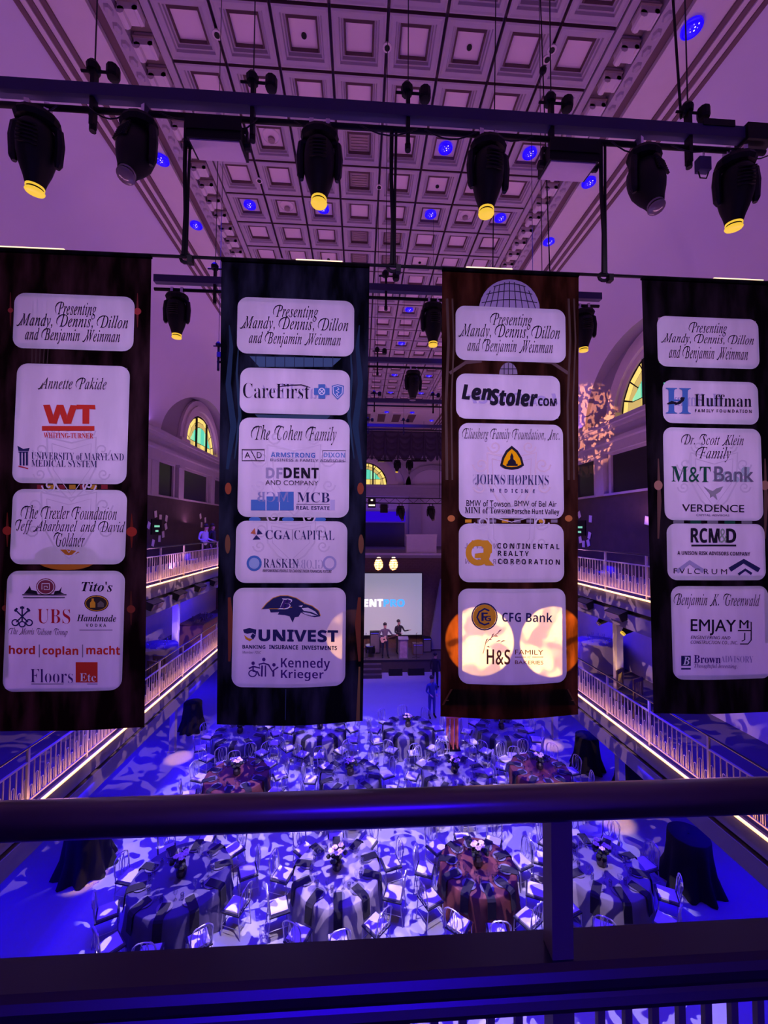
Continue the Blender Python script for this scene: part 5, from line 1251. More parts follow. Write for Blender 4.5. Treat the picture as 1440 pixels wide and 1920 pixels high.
GLYPHS['ss'] = {
    '&': (125, [(99,68,93,56,84,46,65,68,80,80,88,92,90,104,86,119,74,130,57,134,39,130,27,119,22,102,25,91,30,80,38,71,21,59,10,46,6,31,10,14,23,3,40,-2,53,0,67,6,83,19,99,0,124,0,96,32,110,50,119,68), (71,32,62,24,52,18,42,16,34,18,28,23,25,31,28,40,36,49,49,58), (42,104,44,111,49,115,56,117,64,115,70,110,72,103,71,96,65,89,54,81,48,88,44,96)]),
    '.': (44, [(22,22,16,21,11,16,10,10,11,4,16,0,22,-2,28,0,32,4,34,10,32,16,28,21)]),
    'A': (138, [(0,0,50,143,87,143,138,0,105,0,95,34,43,34,33,0), (51,59,88,59,69,121,61,93)]),
    'B': (134, [(18,0,18,143,62,143,88,141,106,135,114,128,119,119,120,107,119,95,115,86,108,79,98,76,98,75,111,70,116,65,120,59,123,52,124,41,122,29,118,19,110,11,99,5,87,1,71,0), (48,86,77,87,84,90,88,96,89,103,88,110,83,114,75,117,48,118), (48,25,68,25,80,26,87,30,91,36,92,44,91,52,87,57,79,61,67,62,48,62)]),
    'C': (127, [(76,-2,56,0,40,7,27,18,18,33,13,51,12,71,14,92,19,109,29,124,42,135,59,142,79,145,100,142,120,135,111,110,95,117,86,119,79,120,68,118,59,114,52,107,45,91,43,71,45,51,51,36,58,29,67,25,79,23,96,25,115,31,115,5,96,0)]),
    'D': (148, [(18,0,18,143,63,143,84,141,102,135,116,125,127,111,134,94,136,73,134,51,127,32,116,18,100,8,81,2,58,0), (48,25,61,25,80,28,94,37,102,51,105,72,104,86,100,98,95,107,87,113,77,117,48,118)]),
    'E': (112, [(18,0,18,143,100,143,100,118,48,118,48,87,97,87,97,62,48,62,48,25,100,25,100,0)]),
    'F': (110, [(18,0,18,143,100,143,100,118,48,118,48,81,96,81,96,56,48,56,48,0)]),
    'G': (145, [(78,-2,58,0,42,6,29,17,19,31,14,50,12,72,14,93,20,110,31,125,46,136,64,143,86,145,109,142,129,136,119,112,104,117,86,120,74,118,63,114,55,106,48,97,44,85,43,71,44,58,47,46,52,37,59,29,68,25,80,23,99,25,99,55,72,55,72,80,129,80,129,6,106,0)]),
    'H': (153, [(18,0,18,143,48,143,48,87,105,87,105,143,135,143,135,0,105,0,105,62,48,62,48,0)]),
    'I': (78, [(6,0,6,17,24,25,24,118,6,126,6,143,71,143,71,126,54,118,54,25,71,17,71,0)]),
    'K': (133, [(18,0,18,143,48,143,48,77,60,94,99,143,132,143,83,80,133,0,98,0,61,60,48,51,48,0)]),
    'L': (113, [(18,0,18,143,48,143,48,25,106,25,106,0)]),
    'M': (189, [(18,0,18,143,59,143,93,34,94,34,129,143,171,143,171,0,142,0,142,68,144,112,143,112,106,0,78,0,44,112,43,112,45,66,45,0)]),
    'N': (163, [(18,0,18,143,56,143,118,36,117,75,117,143,145,143,145,0,106,0,44,108,43,108,45,67,45,0)]),
    'O': (159, [(80,-2,58,0,41,7,28,18,19,33,13,51,12,72,13,93,19,110,28,125,41,136,58,143,80,145,101,143,118,136,131,125,140,110,146,92,148,72,146,51,140,33,131,18,118,7,101,0), (80,23,91,25,101,29,107,36,114,52,116,72,114,92,107,107,101,114,91,118,80,120,68,118,59,114,52,107,46,92,43,72,46,52,52,36,59,29,68,25)]),
    'P': (126, [(18,0,18,143,64,143,80,141,94,138,104,131,111,122,115,111,117,98,115,86,111,75,104,65,94,57,80,52,48,51,48,0), (48,76,70,77,79,81,84,87,86,97,83,109,75,116,62,118,48,118)]),
    'R': (132, [(18,0,18,143,60,143,77,142,92,138,103,132,110,124,115,113,117,100,116,91,113,83,109,76,103,71,90,62,132,0,98,0,64,55,48,55,48,0), (48,79,71,81,80,84,84,91,86,99,84,108,79,114,70,117,48,118)]),
    'S': (110, [(50,-2,28,0,9,7,9,35,30,27,41,24,52,23,62,24,68,27,71,32,73,38,71,45,65,51,34,67,23,75,18,81,14,87,12,95,11,104,12,116,17,126,24,134,34,140,45,144,59,145,70,144,81,142,102,135,92,111,74,117,58,120,51,119,45,116,42,111,40,105,42,98,47,93,86,72,93,66,98,58,101,50,102,40,101,28,96,18,89,9,78,3,65,-1)]),
    'T': (116, [(43,0,43,118,4,118,4,143,112,143,112,118,73,118,73,0)]),
    'U': (151, [(75,-2,58,0,43,4,32,12,24,23,19,36,17,51,17,143,47,143,47,55,49,40,54,31,63,25,76,23,89,25,97,31,102,41,104,56,104,143,134,143,134,50,133,36,128,24,120,13,108,5,93,0)]),
    'V': (130, [(48,0,0,143,31,143,57,58,65,26,72,58,99,143,130,143,81,0)]),
    'W': (193, [(36,0,0,143,30,143,48,65,55,27,62,63,82,143,111,143,132,63,138,27,145,65,164,143,193,143,157,0,123,0,103,75,97,108,90,75,71,0)]),
    'X': (133, [(0,0,47,74,3,143,36,143,67,91,97,143,130,143,85,72,133,0,99,0,66,54,32,0)]),
    'Y': (125, [(47,0,47,55,0,143,33,143,62,84,92,143,125,143,77,56,77,0)]),
    'a': (121, [(42,-2,29,0,18,7,13,13,9,22,8,33,10,43,14,52,21,58,36,65,57,67,76,68,75,80,72,85,66,88,59,89,44,87,28,81,19,102,28,106,49,111,60,111,80,109,94,102,101,94,105,85,106,73,106,0,85,0,79,15,71,7,64,2,54,-1), (53,20,62,21,70,26,75,32,76,42,76,51,52,49,45,45,40,39,39,32,40,27,43,23,48,21)]),
    'c': (103, [(60,-2,45,0,32,4,22,12,15,22,10,36,9,54,11,72,16,87,24,98,35,105,48,110,63,111,82,109,97,104,88,81,75,85,63,87,50,84,42,73,39,54,41,40,46,30,53,24,63,22,71,23,79,25,93,32,93,6,79,0)]),
    'd': (127, [(50,-2,39,0,29,4,21,12,14,23,10,37,9,54,10,72,14,86,21,97,29,105,39,110,51,111,62,110,70,107,77,101,82,95,83,95,81,117,81,152,111,152,111,0,88,0,82,14,81,14,76,8,69,3,61,-1), (61,22,71,24,78,29,82,38,83,54,82,68,78,79,71,85,60,87,51,85,45,79,41,68,39,54,41,40,45,30,52,24)]),
    'e': (118, [(65,-2,50,0,36,4,25,12,16,23,11,37,9,54,11,71,16,86,23,97,34,105,46,110,61,111,75,110,87,105,96,98,104,88,108,76,110,47,39,47,41,36,47,27,55,22,66,20,86,22,103,29,103,6,87,0), (40,67,82,67,80,76,76,84,70,88,61,90,53,89,47,84,42,77)]),
    'g': (127, [(56,-48,35,-47,16,-42,16,-18,36,-24,58,-26,71,-23,79,-15,82,14,75,7,68,2,59,-1,50,-2,38,0,28,5,20,13,14,24,10,38,9,54,10,71,14,85,20,96,29,105,39,110,51,111,63,109,74,104,83,95,86,109,111,109,111,0,109,-15,105,-26,97,-36,87,-43,73,-47), (61,21,71,23,78,28,82,37,83,54,82,69,78,79,71,85,60,87,49,83,42,72,39,54,42,36,49,25)]),
    'h': (131, [(16,0,16,152,45,152,45,106,44,95,46,95,52,102,59,107,68,110,77,111,93,109,106,102,112,94,115,84,116,71,116,0,87,0,87,64,85,77,79,85,69,87,61,86,55,83,50,78,47,67,45,51,45,0)]),
    'i': (61, [(31,123,24,124,19,126,16,130,14,137,16,144,19,149,24,151,31,152,37,151,42,149,46,144,47,137,46,130,42,126,37,124), (16,0,16,109,45,109,45,0)]),
    'k': (124, [(16,0,16,152,45,152,45,84,44,59,57,76,88,109,121,109,78,62,124,0,90,0,58,44,45,34,45,0)]),
    'l': (61, [(16,0,16,152,45,152,45,0)]),
    'm': (196, [(16,0,16,109,38,109,42,95,44,95,50,102,58,107,67,110,76,111,87,110,96,107,104,102,109,95,112,95,118,102,126,107,135,110,144,111,160,109,172,102,177,94,180,84,181,71,181,0,152,0,152,64,150,77,144,85,135,87,125,85,118,79,115,69,113,55,113,0,84,0,84,64,82,77,76,85,67,87,57,85,50,78,47,67,45,51,45,0)]),
    'n': (131, [(16,0,16,109,38,109,42,95,44,95,50,102,58,107,68,110,78,111,93,109,106,102,112,94,115,84,116,71,116,0,87,0,87,64,86,74,82,82,77,86,69,87,61,86,55,83,50,78,47,67,45,51,45,0)]),
    'o': (124, [(62,-2,47,0,35,5,24,13,16,24,11,38,9,55,11,72,15,85,23,97,34,105,47,110,62,111,77,110,89,105,100,97,108,86,113,72,115,55,113,38,108,24,100,13,90,5,77,0), (62,22,72,24,79,30,83,41,84,55,83,69,79,79,72,85,62,87,52,85,45,79,41,69,39,55,41,41,45,30,52,24)]),
    'p': (127, [(16,-48,16,109,40,109,44,95,45,95,51,101,57,106,66,110,76,111,88,110,98,105,106,97,113,86,116,72,118,55,116,38,112,24,106,12,97,4,87,0,76,-2,65,-1,57,2,50,7,45,12,44,12,45,-4,45,-48), (67,22,76,24,82,31,86,41,87,55,85,73,78,84,67,87,57,86,50,80,47,71,45,55,47,41,50,31,57,24)]),
    'r': (91, [(16,0,16,109,38,109,43,91,44,91,50,99,57,105,66,110,82,111,87,110,84,82,76,83,68,83,61,81,55,77,50,72,46,65,45,56,45,0)]),
    's': (99, [(45,-2,26,-1,9,4,9,29,28,22,46,20,54,20,59,22,61,25,62,29,61,34,54,39,22,55,16,60,12,66,10,72,9,81,10,90,14,98,21,104,35,109,52,111,72,109,91,103,82,81,66,87,52,89,44,88,40,86,39,82,40,77,47,73,78,59,84,54,88,48,91,41,92,32,91,22,87,14,80,7,66,0)]),
    't': (87, [(53,-2,44,-1,36,1,29,6,23,12,20,22,19,34,19,87,5,87,5,99,21,109,30,132,49,132,49,109,79,109,79,87,49,87,49,34,50,29,52,25,56,23,62,22,71,23,80,25,80,3,69,-1)]),
    'u': (131, [(54,-2,38,0,26,8,20,15,16,25,15,38,15,109,45,109,45,45,46,35,49,28,54,23,62,22,71,23,77,26,81,31,85,42,86,58,86,109,116,109,116,0,93,0,89,14,87,14,81,7,73,2,64,-1)]),
    'y': (114, [(22,-48,7,-46,7,-23,19,-24,27,-23,34,-18,38,-12,43,1,0,109,33,109,53,48,57,29,62,48,82,109,114,109,68,-14,60,-29,50,-40,37,-46)]),
}
SWASH = {}
for ch in 'DBPRFTEL': SWASH[ch] = [(-0.30, 0.10), (-0.42, 0.24), (-0.40, 0.42), (-0.24, 0.58), (0.02, 0.67), (0.36, 0.70)]
for ch in 'MWKNAHI': SWASH[ch] = [(-0.42, 0.02), (-0.34, -0.03), (-0.20, 0.0), (-0.05, 0.14), (0.10, 0.36)]
for ch in 'CGSJOQ': SWASH[ch] = [(-0.26, 0.34), (-0.28, 0.50), (-0.14, 0.66), (0.12, 0.72), (0.42, 0.70)]


def glyph_mesh(s, sty, off=0.0, spc=1.0, shear=0.0):
    """flat triangles of a line of lettering: (vertices, faces), in ems"""
    from mathutils.geometry import tessellate_polygon
    vs, fs, x = [], [], 0.0
    for c in s:
        if c == ' ':
            x += (0.50 if sty == 'sw' else 0.30) * spc
            continue
        adv, flat = GLYPHS['it' if sty == 'sw' else sty][c]
        adv /= 200
        loops = [[(l[k] / 200, l[k + 1] / 200) for k in range(0, len(l), 2)] for l in flat]
        if sty == 'sw' and c in SWASH:
            w = SWASH[c]
            if x > 0: x += 0.22
            n = len(w)
            o = len(vs)
            for k, (a, b) in enumerate(w):
                t = 0.012 + 0.030 * math.sin(PI * (k + 0.5) / n)
                a2, b2 = w[min(k + 1, n - 1)]
                a1, b1 = w[max(k - 1, 0)]
                l = math.hypot(a2 - a1, b2 - b1)
                nx, ny = -(b2 - b1) / l * t, (a2 - a1) / l * t
                vs += [(x + a + nx + shear * b, b + ny), (x + a - nx + shear * b, b - ny)]
            fs += [(o + 2 * k, o + 2 * k + 1, o + 2 * k + 3, o + 2 * k + 2) for k in range(n - 1)]
        q = []
        for l in loops:
            n = len(l)
            r = []
            for k in range(n):
                (ax, ay), (bx, by), (cx_, cy_) = l[k - 1], l[k], l[(k + 1) % n]
                ux, uy = cx_ - ax, cy_ - ay
                d = math.hypot(ux, uy) or 1
                r.append(Vector((x + bx - uy / d * off * OFFS, by + ux / d * off * OFFS, 0)))
            q.append(r)
        inside = lambda v, r: sum((r[k - 1].y > v.y) != (r[k].y > v.y) and v.x < (r[k].x - r[k - 1].x) * (v.y - r[k - 1].y) / (r[k].y - r[k - 1].y) + r[k - 1].x for k in range(len(r))) % 2
        hole = [sum(inside(r[0], r2) for r2 in q if r2 is not r) % 2 for r in q]
        for r, hl in zip(q, hole):
            if hl: continue
            part = [r] + [r2 for r2, h2 in zip(q, hole) if h2 and inside(r2[0], r)]
            o = len(vs)
            for r2 in part: vs += [(v.x + shear * v.y, v.y) for v in r2]
            fs += [tuple(o + i for i in f) for f in tessellate_polygon(part)]
        x += adv * spc + (0.05 if sty == 'sw' else 0)
    return vs, fs


OFFS = 1.0


class Banner:
    def __init__(s, i, x0, x1, xb0, xb1, zt, zb, label, bulge, name='hanging_banner'):
        s.zt, s.zb, s.bulge = zt, zb, bulge
        s.cx = (x0 + x1) / 2
        s.x0, s.x1, s.xb0, s.xb1 = x0 - s.cx, x1 - s.cx, xb0 - s.cx, xb1 - s.cx
        s.t = thing(name, label, 'banner', (s.cx, BY, zt), 0, 'sponsor banners hung in a row')
        s.i = i
        m = MB()
        nu, nv = 40, 130
        H = zt - zb

        def fn(u, v):
            a = s.x0 + (s.xb0 - s.x0) * v
            b = s.x1 + (s.xb1 - s.x1) * v
            x = a + (b - a) * u
            return (x, s.surf(x, -H * v), -H * v)
        m.grid(fn, nu, nv)
        s.fab = m.obj('fabric', mb_dark[i], s.t, smooth=True)
        s.sheet, s.windows = m, []
        MB().cyl((s.x0, 0, 0.0), (s.x1, 0, 0.0), 0.018, n=8).obj('top_hem', mb_dark[3], s.t)
        s.panels = []

    def surf(s, x, z):
        v = -z / (s.zt - s.zb)
        u = (x - s.x0) / (s.x1 - s.x0)
        return -s.bulge * v * v * math.sin(PI * min(1, max(0, u))) + 0.006 * math.sin(u * 9 + v * 5 + s.i) * v

    def loc(s, px, py):
        """local x,z of a photograph pixel on this banner's sheet"""
        y = BY
        for _ in range(3):
            q = P(px, py, Y=y)
            y = BY + s.surf(q.x - s.cx, q.z - s.zt)
        return q.x - s.cx, q.z - s.zt

    def put(s, x, z, d): return (x, s.surf(x, z) - d, z)

    def panel(s, px0, px1, py0, py1, r=0.085):
        ym, xm = (py0 + py1) / 2, (px0 + px1) / 2
        x0, x1 = s.loc(px0, ym)[0], s.loc(px1, ym)[0]
        z0, z1 = s.loc(xm, py1)[1], s.loc(xm, py0)[1]
        s.windows.append((x0 + 0.012, x1 - 0.012, z0 + 0.012, z1 - 0.012))
        rows = []
        n = 7
        for k in range(n + 1): rows.append((z0 + r - r * math.cos(PI / 2 * k / n), r - r * math.sin(PI / 2 * k / n)))
        for k in range(1, 10): rows.append((z0 + r + (z1 - z0 - 2 * r) * k / 10, 0))
        for k in range(n + 1): rows.append((z1 - r + r * math.sin(PI / 2 * k / n), r - r * math.cos(PI / 2 * k / n)))
        nu = 16
        vs = []
        for z, ins in rows:
            for u in range(nu + 1):
                x = x0 + ins + (x1 - x0 - 2 * ins) * u / nu
                vs.append(s.put(x, z, 0.004))
        m = MB()
        m.add(vs, [(a * (nu + 1) + u, a * (nu + 1) + u + 1, (a + 1) * (nu + 1) + u + 1, (a + 1) * (nu + 1) + u) for a in range(len(rows) - 1) for u in range(nu)])
        s.cur = m.obj('printed_panel', m_sheet, s.t, smooth=True)
        return s.cur

    def text(s, txt, sty, px0, px1, py0, py1, col, off=0.0, spc=1.0, shear=0.0, mirror=False, d=0.0075, tilt=None):
        gv, gf = glyph_mesh(txt, sty, off, spc, shear)
        a0, a1 = min(v[0] for v in gv), max(v[0] for v in gv)
        c0, c1 = min(v[1] for v in gv), max(v[1] for v in gv)
        t = tilt or 0.015
        m = MB()
        vs = []
        for (x, y) in gv:
            u = (x - a0) / (a1 - a0)
            if mirror: u = 1 - u
            px = px0 + (px1 - px0) * u
            py = py1 + (py0 - py1) * (y - c0) / (c1 - c0) + t * (px - (px0 + px1) / 2)
            vs.append(s.put(*s.loc(px, py), d))
        m.add(vs, gf)
        return m.obj('lettering', ink(col), s.cur)

    def shape(s, polys, col, d=0.0072, name='printed_mark', parent=None):
        """flat print: polygons given in photograph pixels, one piece each"""
        for p in polys:
            m = MB()
            m.add([s.put(*s.loc(*q), d) for q in p], [tuple(range(len(p)))])
            m.obj(name, ink(col), parent or s.cur)

    def rect(s, a, b, c, e, col, d=0.0072): return s.shape([[(a, c), (b, c), (b, e), (a, e)]], col, d)

    def line(s, pts, w, col, d=0.0074, name='printed_mark', parent=None):
        """flat printed line of width w pixels through pixel points"""
        L = []
        n = len(pts)
        for k, (x, y) in enumerate(pts):
            a, b = pts[max(0, k - 1)], pts[min(n - 1, k + 1)]
            dx, dy = b[0] - a[0], b[1] - a[1]
            l = math.hypot(dx, dy) or 1
            ww = w[k] if isinstance(w, (list, tuple)) else w
            L.append(((x - dy / l * ww / 2, y + dx / l * ww / 2), (x + dy / l * ww / 2, y - dx / l * ww / 2)))
        m = MB()
        m.add([s.put(*s.loc(*q), d) for ab in L for q in ab], [(2 * k, 2 * k + 1, 2 * k + 3, 2 * k + 2) for k in range(n - 1)])
        return m.obj(name, ink(col), parent or s.cur)

    def disc(s, cx, cy, rx, ry, col, d=0.0072, n=20): return s.shape([ell(cx, cy, rx, ry, n)], col, d)

    def ringm(s, cx, cy, rx, ry, w, col, d=0.0073, n=24):
        p = [(cx + rx * math.cos(2 * PI * k / n), cy + ry * math.sin(2 * PI * k / n)) for k in range(n + 1)]
        return s.line(p, w, col, d)


def ell(cx, cy, rx, ry, n=20): return [(cx + rx * math.cos(2 * PI * k / n), cy + ry * math.sin(2 * PI * k / n)) for k in range(n)]


def crest(b, cx, cy, w, hh, col):
    """faint generic shield with side scrolls showing through the sheets"""
    b.line([(cx - w, cy - hh), (cx, cy - hh * 0.82), (cx + w, cy - hh), (cx + w * 0.95, cy), (cx + w * 0.55, cy + hh * 0.6), (cx, cy + hh), (cx - w * 0.55, cy + hh * 0.6), (cx - w * 0.95, cy), (cx - w, cy - hh)], 3.2, col, 0.0052)
    b.line([(cx - w * 0.8, cy - hh * 0.8), (cx, cy - hh * 0.62), (cx + w * 0.8, cy - hh * 0.8), (cx + w * 0.75, cy), (cx, cy + hh * 0.82), (cx - w * 0.75, cy), (cx - w * 0.8, cy - hh * 0.8)], 1.6, col, 0.0052)
    for sx in (-1, 1):
        for (ox, oy, r) in ((1.25, -0.6, 0.34), (1.3, 0.15, 0.26), (0.7, -1.2, 0.28)):
            b.line([(cx + sx * w * (ox + r * (1 - k / 16) * math.cos(k * 0.62)), cy + hh * oy + w * r * (1 - k / 16) * math.sin(k * 0.62)) for k in range(15)], 3.0, col, 0.0052)


CRC = (0.60, 0.53, 0.61)
zt0 = BZ
B1 = Banner(0, P(-6, 483, Y=BY).x, P(284, 487, Y=BY).x, P(-2, 1365, Y=BY).x, P(270, 1365, Y=BY).x, zt0, 6.535, 'leftmost banner with red block logo and script names on white panels', 0.02)
B2 = Banner(1, P(415, 490, Y=BY).x, P(693, 495, Y=BY).x, P(407, 1358, Y=BY).x, P(680, 1357, Y=BY).x, zt0, 6.55, 'second banner from left, blue-tinted with black bird head emblem', 0.05)
B3 = Banner(2, P(829, 508, Y=BY).x, P(1085, 518, Y=BY).x, P(826, 1352, Y=BY).x, P(1083, 1352, Y=BY).x, zt0, 6.57, 'third banner, brown, with two glowing orange light spots near its foot', 0.07)
B4 = Banner(3, P(1203, 527, Y=BY).x, P(1486, 540, Y=BY).x, P(1226, 1340, Y=BY).x, P(1492, 1330, Y=BY).x, zt0, 6.56, 'rightmost banner with green serif bank name and dark chevrons', 0.03)


def presenting(b, a1, a2, b1, b2, c1, c2, y):
    sw = dict(off=0.004, shear=0.22)
    b.text('Presenting', 'sw', *a1, y[0], y[1], K, tilt=0.03, **sw)
    b.text('Mandy, Dennis, Dillon', 'sw', *b1, y[2], y[3], K, tilt=0.03, **sw)
    b.text('and Benjamin Weinman', 'sw', *c1, y[4], y[5], K, tilt=0.03, **sw)


SW = dict(off=0.0, shear=0.25)
# ---------------- banner 1
b = B1
b.panel(26, 252, 553, 656)
presenting(b, (104, 182), 0, (32, 241), 0, (48, 226), 0, (567, 599, 590, 621, 617, 647))
b.panel(28, 241, 684, 907)
b.text('Annette Pakide', 'sw', 72, 201, 708, 732, K, **SW)
b.text('WT', 'ss', 82, 180, 759, 795, RED, off=0.03)
b.rect(80, 178, 799, 808, RED)
b.text('WHITING-TURNER', 'sb', 83, 176, 812, 822, RED)
b.text('UNIVERSITY of MARYLAND', 'sb', 60, 233, 849, 863, NV, off=-0.012)
b.text('MEDICAL SYSTEM', 'sb', 60, 183, 863, 876, NV, off=-0.012)
b.shape([[(34, 836), (45, 842), (57, 840), (55, 846), (36, 846)]], NV)
for x in (38, 44, 50): b.rect(x, x + 3.5, 849, 873, NV)
b.line([(36, 874), (54, 879)], 2, DRED)
b.line([(36, 848), (54, 848)], 2, NV)
crest(b, 135, 880, 46, 60, CRC)
b.panel(22, 237, 918, 1058)
b.text('The Trexler Foundation', 'sw', 40, 220, 948, 974, K, **SW)
b.text('Jeff Abarbanel and David', 'sw', 30, 236, 975, 1003, K, **SW)
b.text('Goldner', 'sw', 102, 160, 998, 1025, K, **SW)
crest(b, 130, 985, 52, 62, CRC)
b.panel(10, 232, 1070, 1296)
b.disc(87, 1100, 18, 16, (0.20, 0.03, 0.06))
b.ringm(87, 1100, 15.5, 13.5, 1.2, WHT, 0.0078)
b.line([(80, 1105), (80, 1094), (94, 1094), (94, 1105), (84, 1105), (84, 1099), (90, 1099), (90, 1102)], 1.4, WHT, 0.0079)
b.shape([[(46, 1113), (54, 1104), (57, 1098), (60, 1106), (70, 1108), (72, 1114)], [(102, 1114), (104, 1108), (112, 1107), (117, 1100), (115, 1110), (122, 1113)]], K, 0.0070)
b.rect(43, 126, 1114, 1116, K)
b.line([(45, 1120), (123, 1120)], 2.5, GRY)
b.text("Tito's", 'bi', 154, 212, 1090, 1109, K)
b.disc(182, 1131, 23, 15.5, (0.03, 0.02, 0.02))
b.ringm(182, 1131, 20.5, 13.5, 1.2, GOLD, 0.0078)
b.shape([[(170, 1139), (170, 1130), (173, 1126), (173, 1122), (177, 1122), (177, 1126), (180, 1130), (180, 1139)]], GOLD, 0.0079)
b.shape([[(184, 1138), (184, 1131), (190, 1126), (196, 1131), (196, 1138)]], (0.12, 0.10, 0.09), 0.0079)
b.text('Handmade', 'bi', 145, 219, 1152, 1165, K)
b.text('VODKA', 'ss', 162, 200, 1169, 1175, K, spc=1.5)
b.line([(150, 1181), (212, 1181)], 1.2, GRY)
for sx in (-1, 1):              # crossed keys and a third upright one
    b.line([(43 - sx * 14, 1142), (43 + sx * 11, 1166)], 2.6, NV)
    b.ringm(43 + sx * 13, 1167, 6, 5.5, 2.4, NV)
    b.line([(43 - sx * 14, 1146), (43 - sx * 9, 1140)], 4, NV)
b.line([(43, 1136), (43, 1166)], 2.6, NV)
b.ringm(43, 1170, 5.5, 5, 2.4, NV)
b.line([(39, 1139), (47, 1139)], 4, NV)
b.text('UBS', 'sb', 71, 133, 1141, 1169, DRED, off=-0.014)
b.text('The Morris Gibson Group', 'sw', 17, 128, 1177, 1193, K, **SW)
b.text('hord', 'ss', 18, 67, 1210, 1226, RED, off=0.01)
b.text('coplan', 'ss', 81, 148, 1211, 1232, RED, off=0.01)
b.text('macht', 'ss', 163, 226, 1210, 1227, RED, off=0.01)
for x in (75, 156): b.rect(x - 0.8, x + 0.8, 1208, 1232, GRY)
b.text('Floors', 'sb', 58, 138, 1254, 1280, PUR, off=-0.014)
b.rect(143, 184, 1241, 1279, RED)
b.text('Etc', 'sb', 151, 181, 1262, 1277, WHT, d=0.0085, off=-0.01)
b.rect(60, 184, 1281, 1282.5, GRY)
# ---------------- banner 2
b = B2
b.panel(445, 664, 561, 666)
presenting(b, (512, 597), 0, (450, 653), 0, (467, 639), 0, (573, 603, 595, 626, 624, 653))
b.panel(450, 656, 692, 777)
b.text('CareFirst', 'sb', 456, 580, 719, 748, K, off=-0.016, tilt=0.02)
b.line([(520, 726), (540, 723), (565, 722), (582, 727)], [0.8, 2, 2, 0.8], K)
b.shape([[(597, 721), (610, 721), (610, 748), (597, 748)], [(589, 728), (597, 728), (597, 741), (589, 741)], [(610, 728), (618, 728), (618, 741), (610, 741)]], BLU)
b.ringm(603.5, 734.5, 5.5, 6, 1.6, WHT, 0.0078)
b.line([(600, 731), (607, 738)], 1.5, WHT, 0.008)
b.line([(607, 731), (600, 738)], 1.5, WHT, 0.008)
b.shape([[(622, 724), (633, 721), (645, 724), (644, 739), (633, 750), (623, 739)]], BLU)
b.line([(624.5, 726), (633, 723.5), (642.5, 726), (641.5, 738), (633, 746.5), (625.5, 738), (624.5, 726)], 1.3, WHT, 0.0078)
b.line([(633, 727), (636, 730), (630, 733), (636, 736), (631, 739), (634, 743)], 1.6, WHT, 0.0079)
b.text('CareFirst', 'sb', 490, 615, 719, 748, (0.42, 0.36, 0.55), off=-0.016, mirror=True, d=0.0060)
b.panel(447, 655, 785, 970)
b.text('The Cohen Family', 'sw', 471, 631, 798, 834, K, **SW)
b.line([(454.5, 843.5), (496, 843.5), (496, 864), (454.5, 864), (454.5, 842.7)], 1.6, K)
b.line([(471, 845), (481, 863)], 1.4, K)
b.text('A', '', 459, 470, 848, 859, K)
b.text('D', '', 482, 491, 848, 859, K)
b.text('ARMSTRONG', 'ss', 508, 591, 849, 858, BLU)
b.text('DIXON', 'ss', 607, 647, 849, 858, LBL)
b.text('BUSINESS & FAMILY ADVISORS', 'ss', 507, 646, 861, 866, GRY)
b.line([(605, 845), (648, 845), (648, 866), (605, 866), (605, 845)], 1.1, GRY)
b.text('DF', 'ss', 499, 530, 877, 897, (0.30, 0.27, 0.38), off=0.01)
b.text('DENT', 'ss', 532, 598, 877, 897, K, off=0.015)
b.text('AND COMPANY', '', 498, 597, 901, 910, K)
b.shape([[(471, 937), (498, 937), (498, 957), (471, 957)], [(500, 931), (523, 931), (523, 957), (500, 957)], [(525, 922), (551, 922), (551, 957), (525, 957)]], BLU)
b.text('MCB', 'sb', 557, 618, 923, 942, NV, off=-0.01)
b.text('MCB', 'sb', 483, 543, 922, 941, (0.24, 0.24, 0.42), mirror=True, d=0.0084, off=-0.01)
b.text('REAL ESTATE', 'ss', 556, 618, 949, 956, NV)
b.rect(556, 618, 945, 946, GRY)
b.rect(619, 628, 937, 957, (0.45, 0.42, 0.58))
crest(b, 551, 900, 50, 66, CRC)
b.panel(442, 651, 977, 1093)
b.shape([[(470, 1000), (478, 990), (480, 1002)]], (0.45, 0.12, 0.05))
b.shape([[(482, 1002), (484, 991), (493, 1001)], [(474, 1012), (481, 1003), (489, 1011)]], NV)
b.text('CGA', 'sb', 498, 545, 994, 1011, NV, off=-0.006)
b.text('CAPITAL', 'sb', 552, 627, 994, 1012, NV, off=-0.014)
b.rect(548, 549, 993, 1013, GRY)
b.ringm(477, 1056, 12, 12.5, 4.5, BLU)
b.disc(477, 1056, 9.5, 10, (0.30, 0.42, 0.62), 0.0070)
b.ringm(618, 1056, 11, 12, 4, (0.34, 0.32, 0.52), 0.0068)
b.text('RASKIN', 'sb', 494, 560, 1047, 1065, NV, off=-0.014)
b.text('GLOBAL', 'sb', 545, 606, 1049, 1066, (0.38, 0.34, 0.48), off=-0.012, mirror=True, d=0.0066)
b.text('EMPOWERING PEOPLE TO CHOOSE THEIR FINANCIAL FUTURE', 'si', 493, 622, 1068, 1073, K)
crest(b, 546, 1018, 46, 40, CRC)
b.panel(436, 648, 1102, 1289)
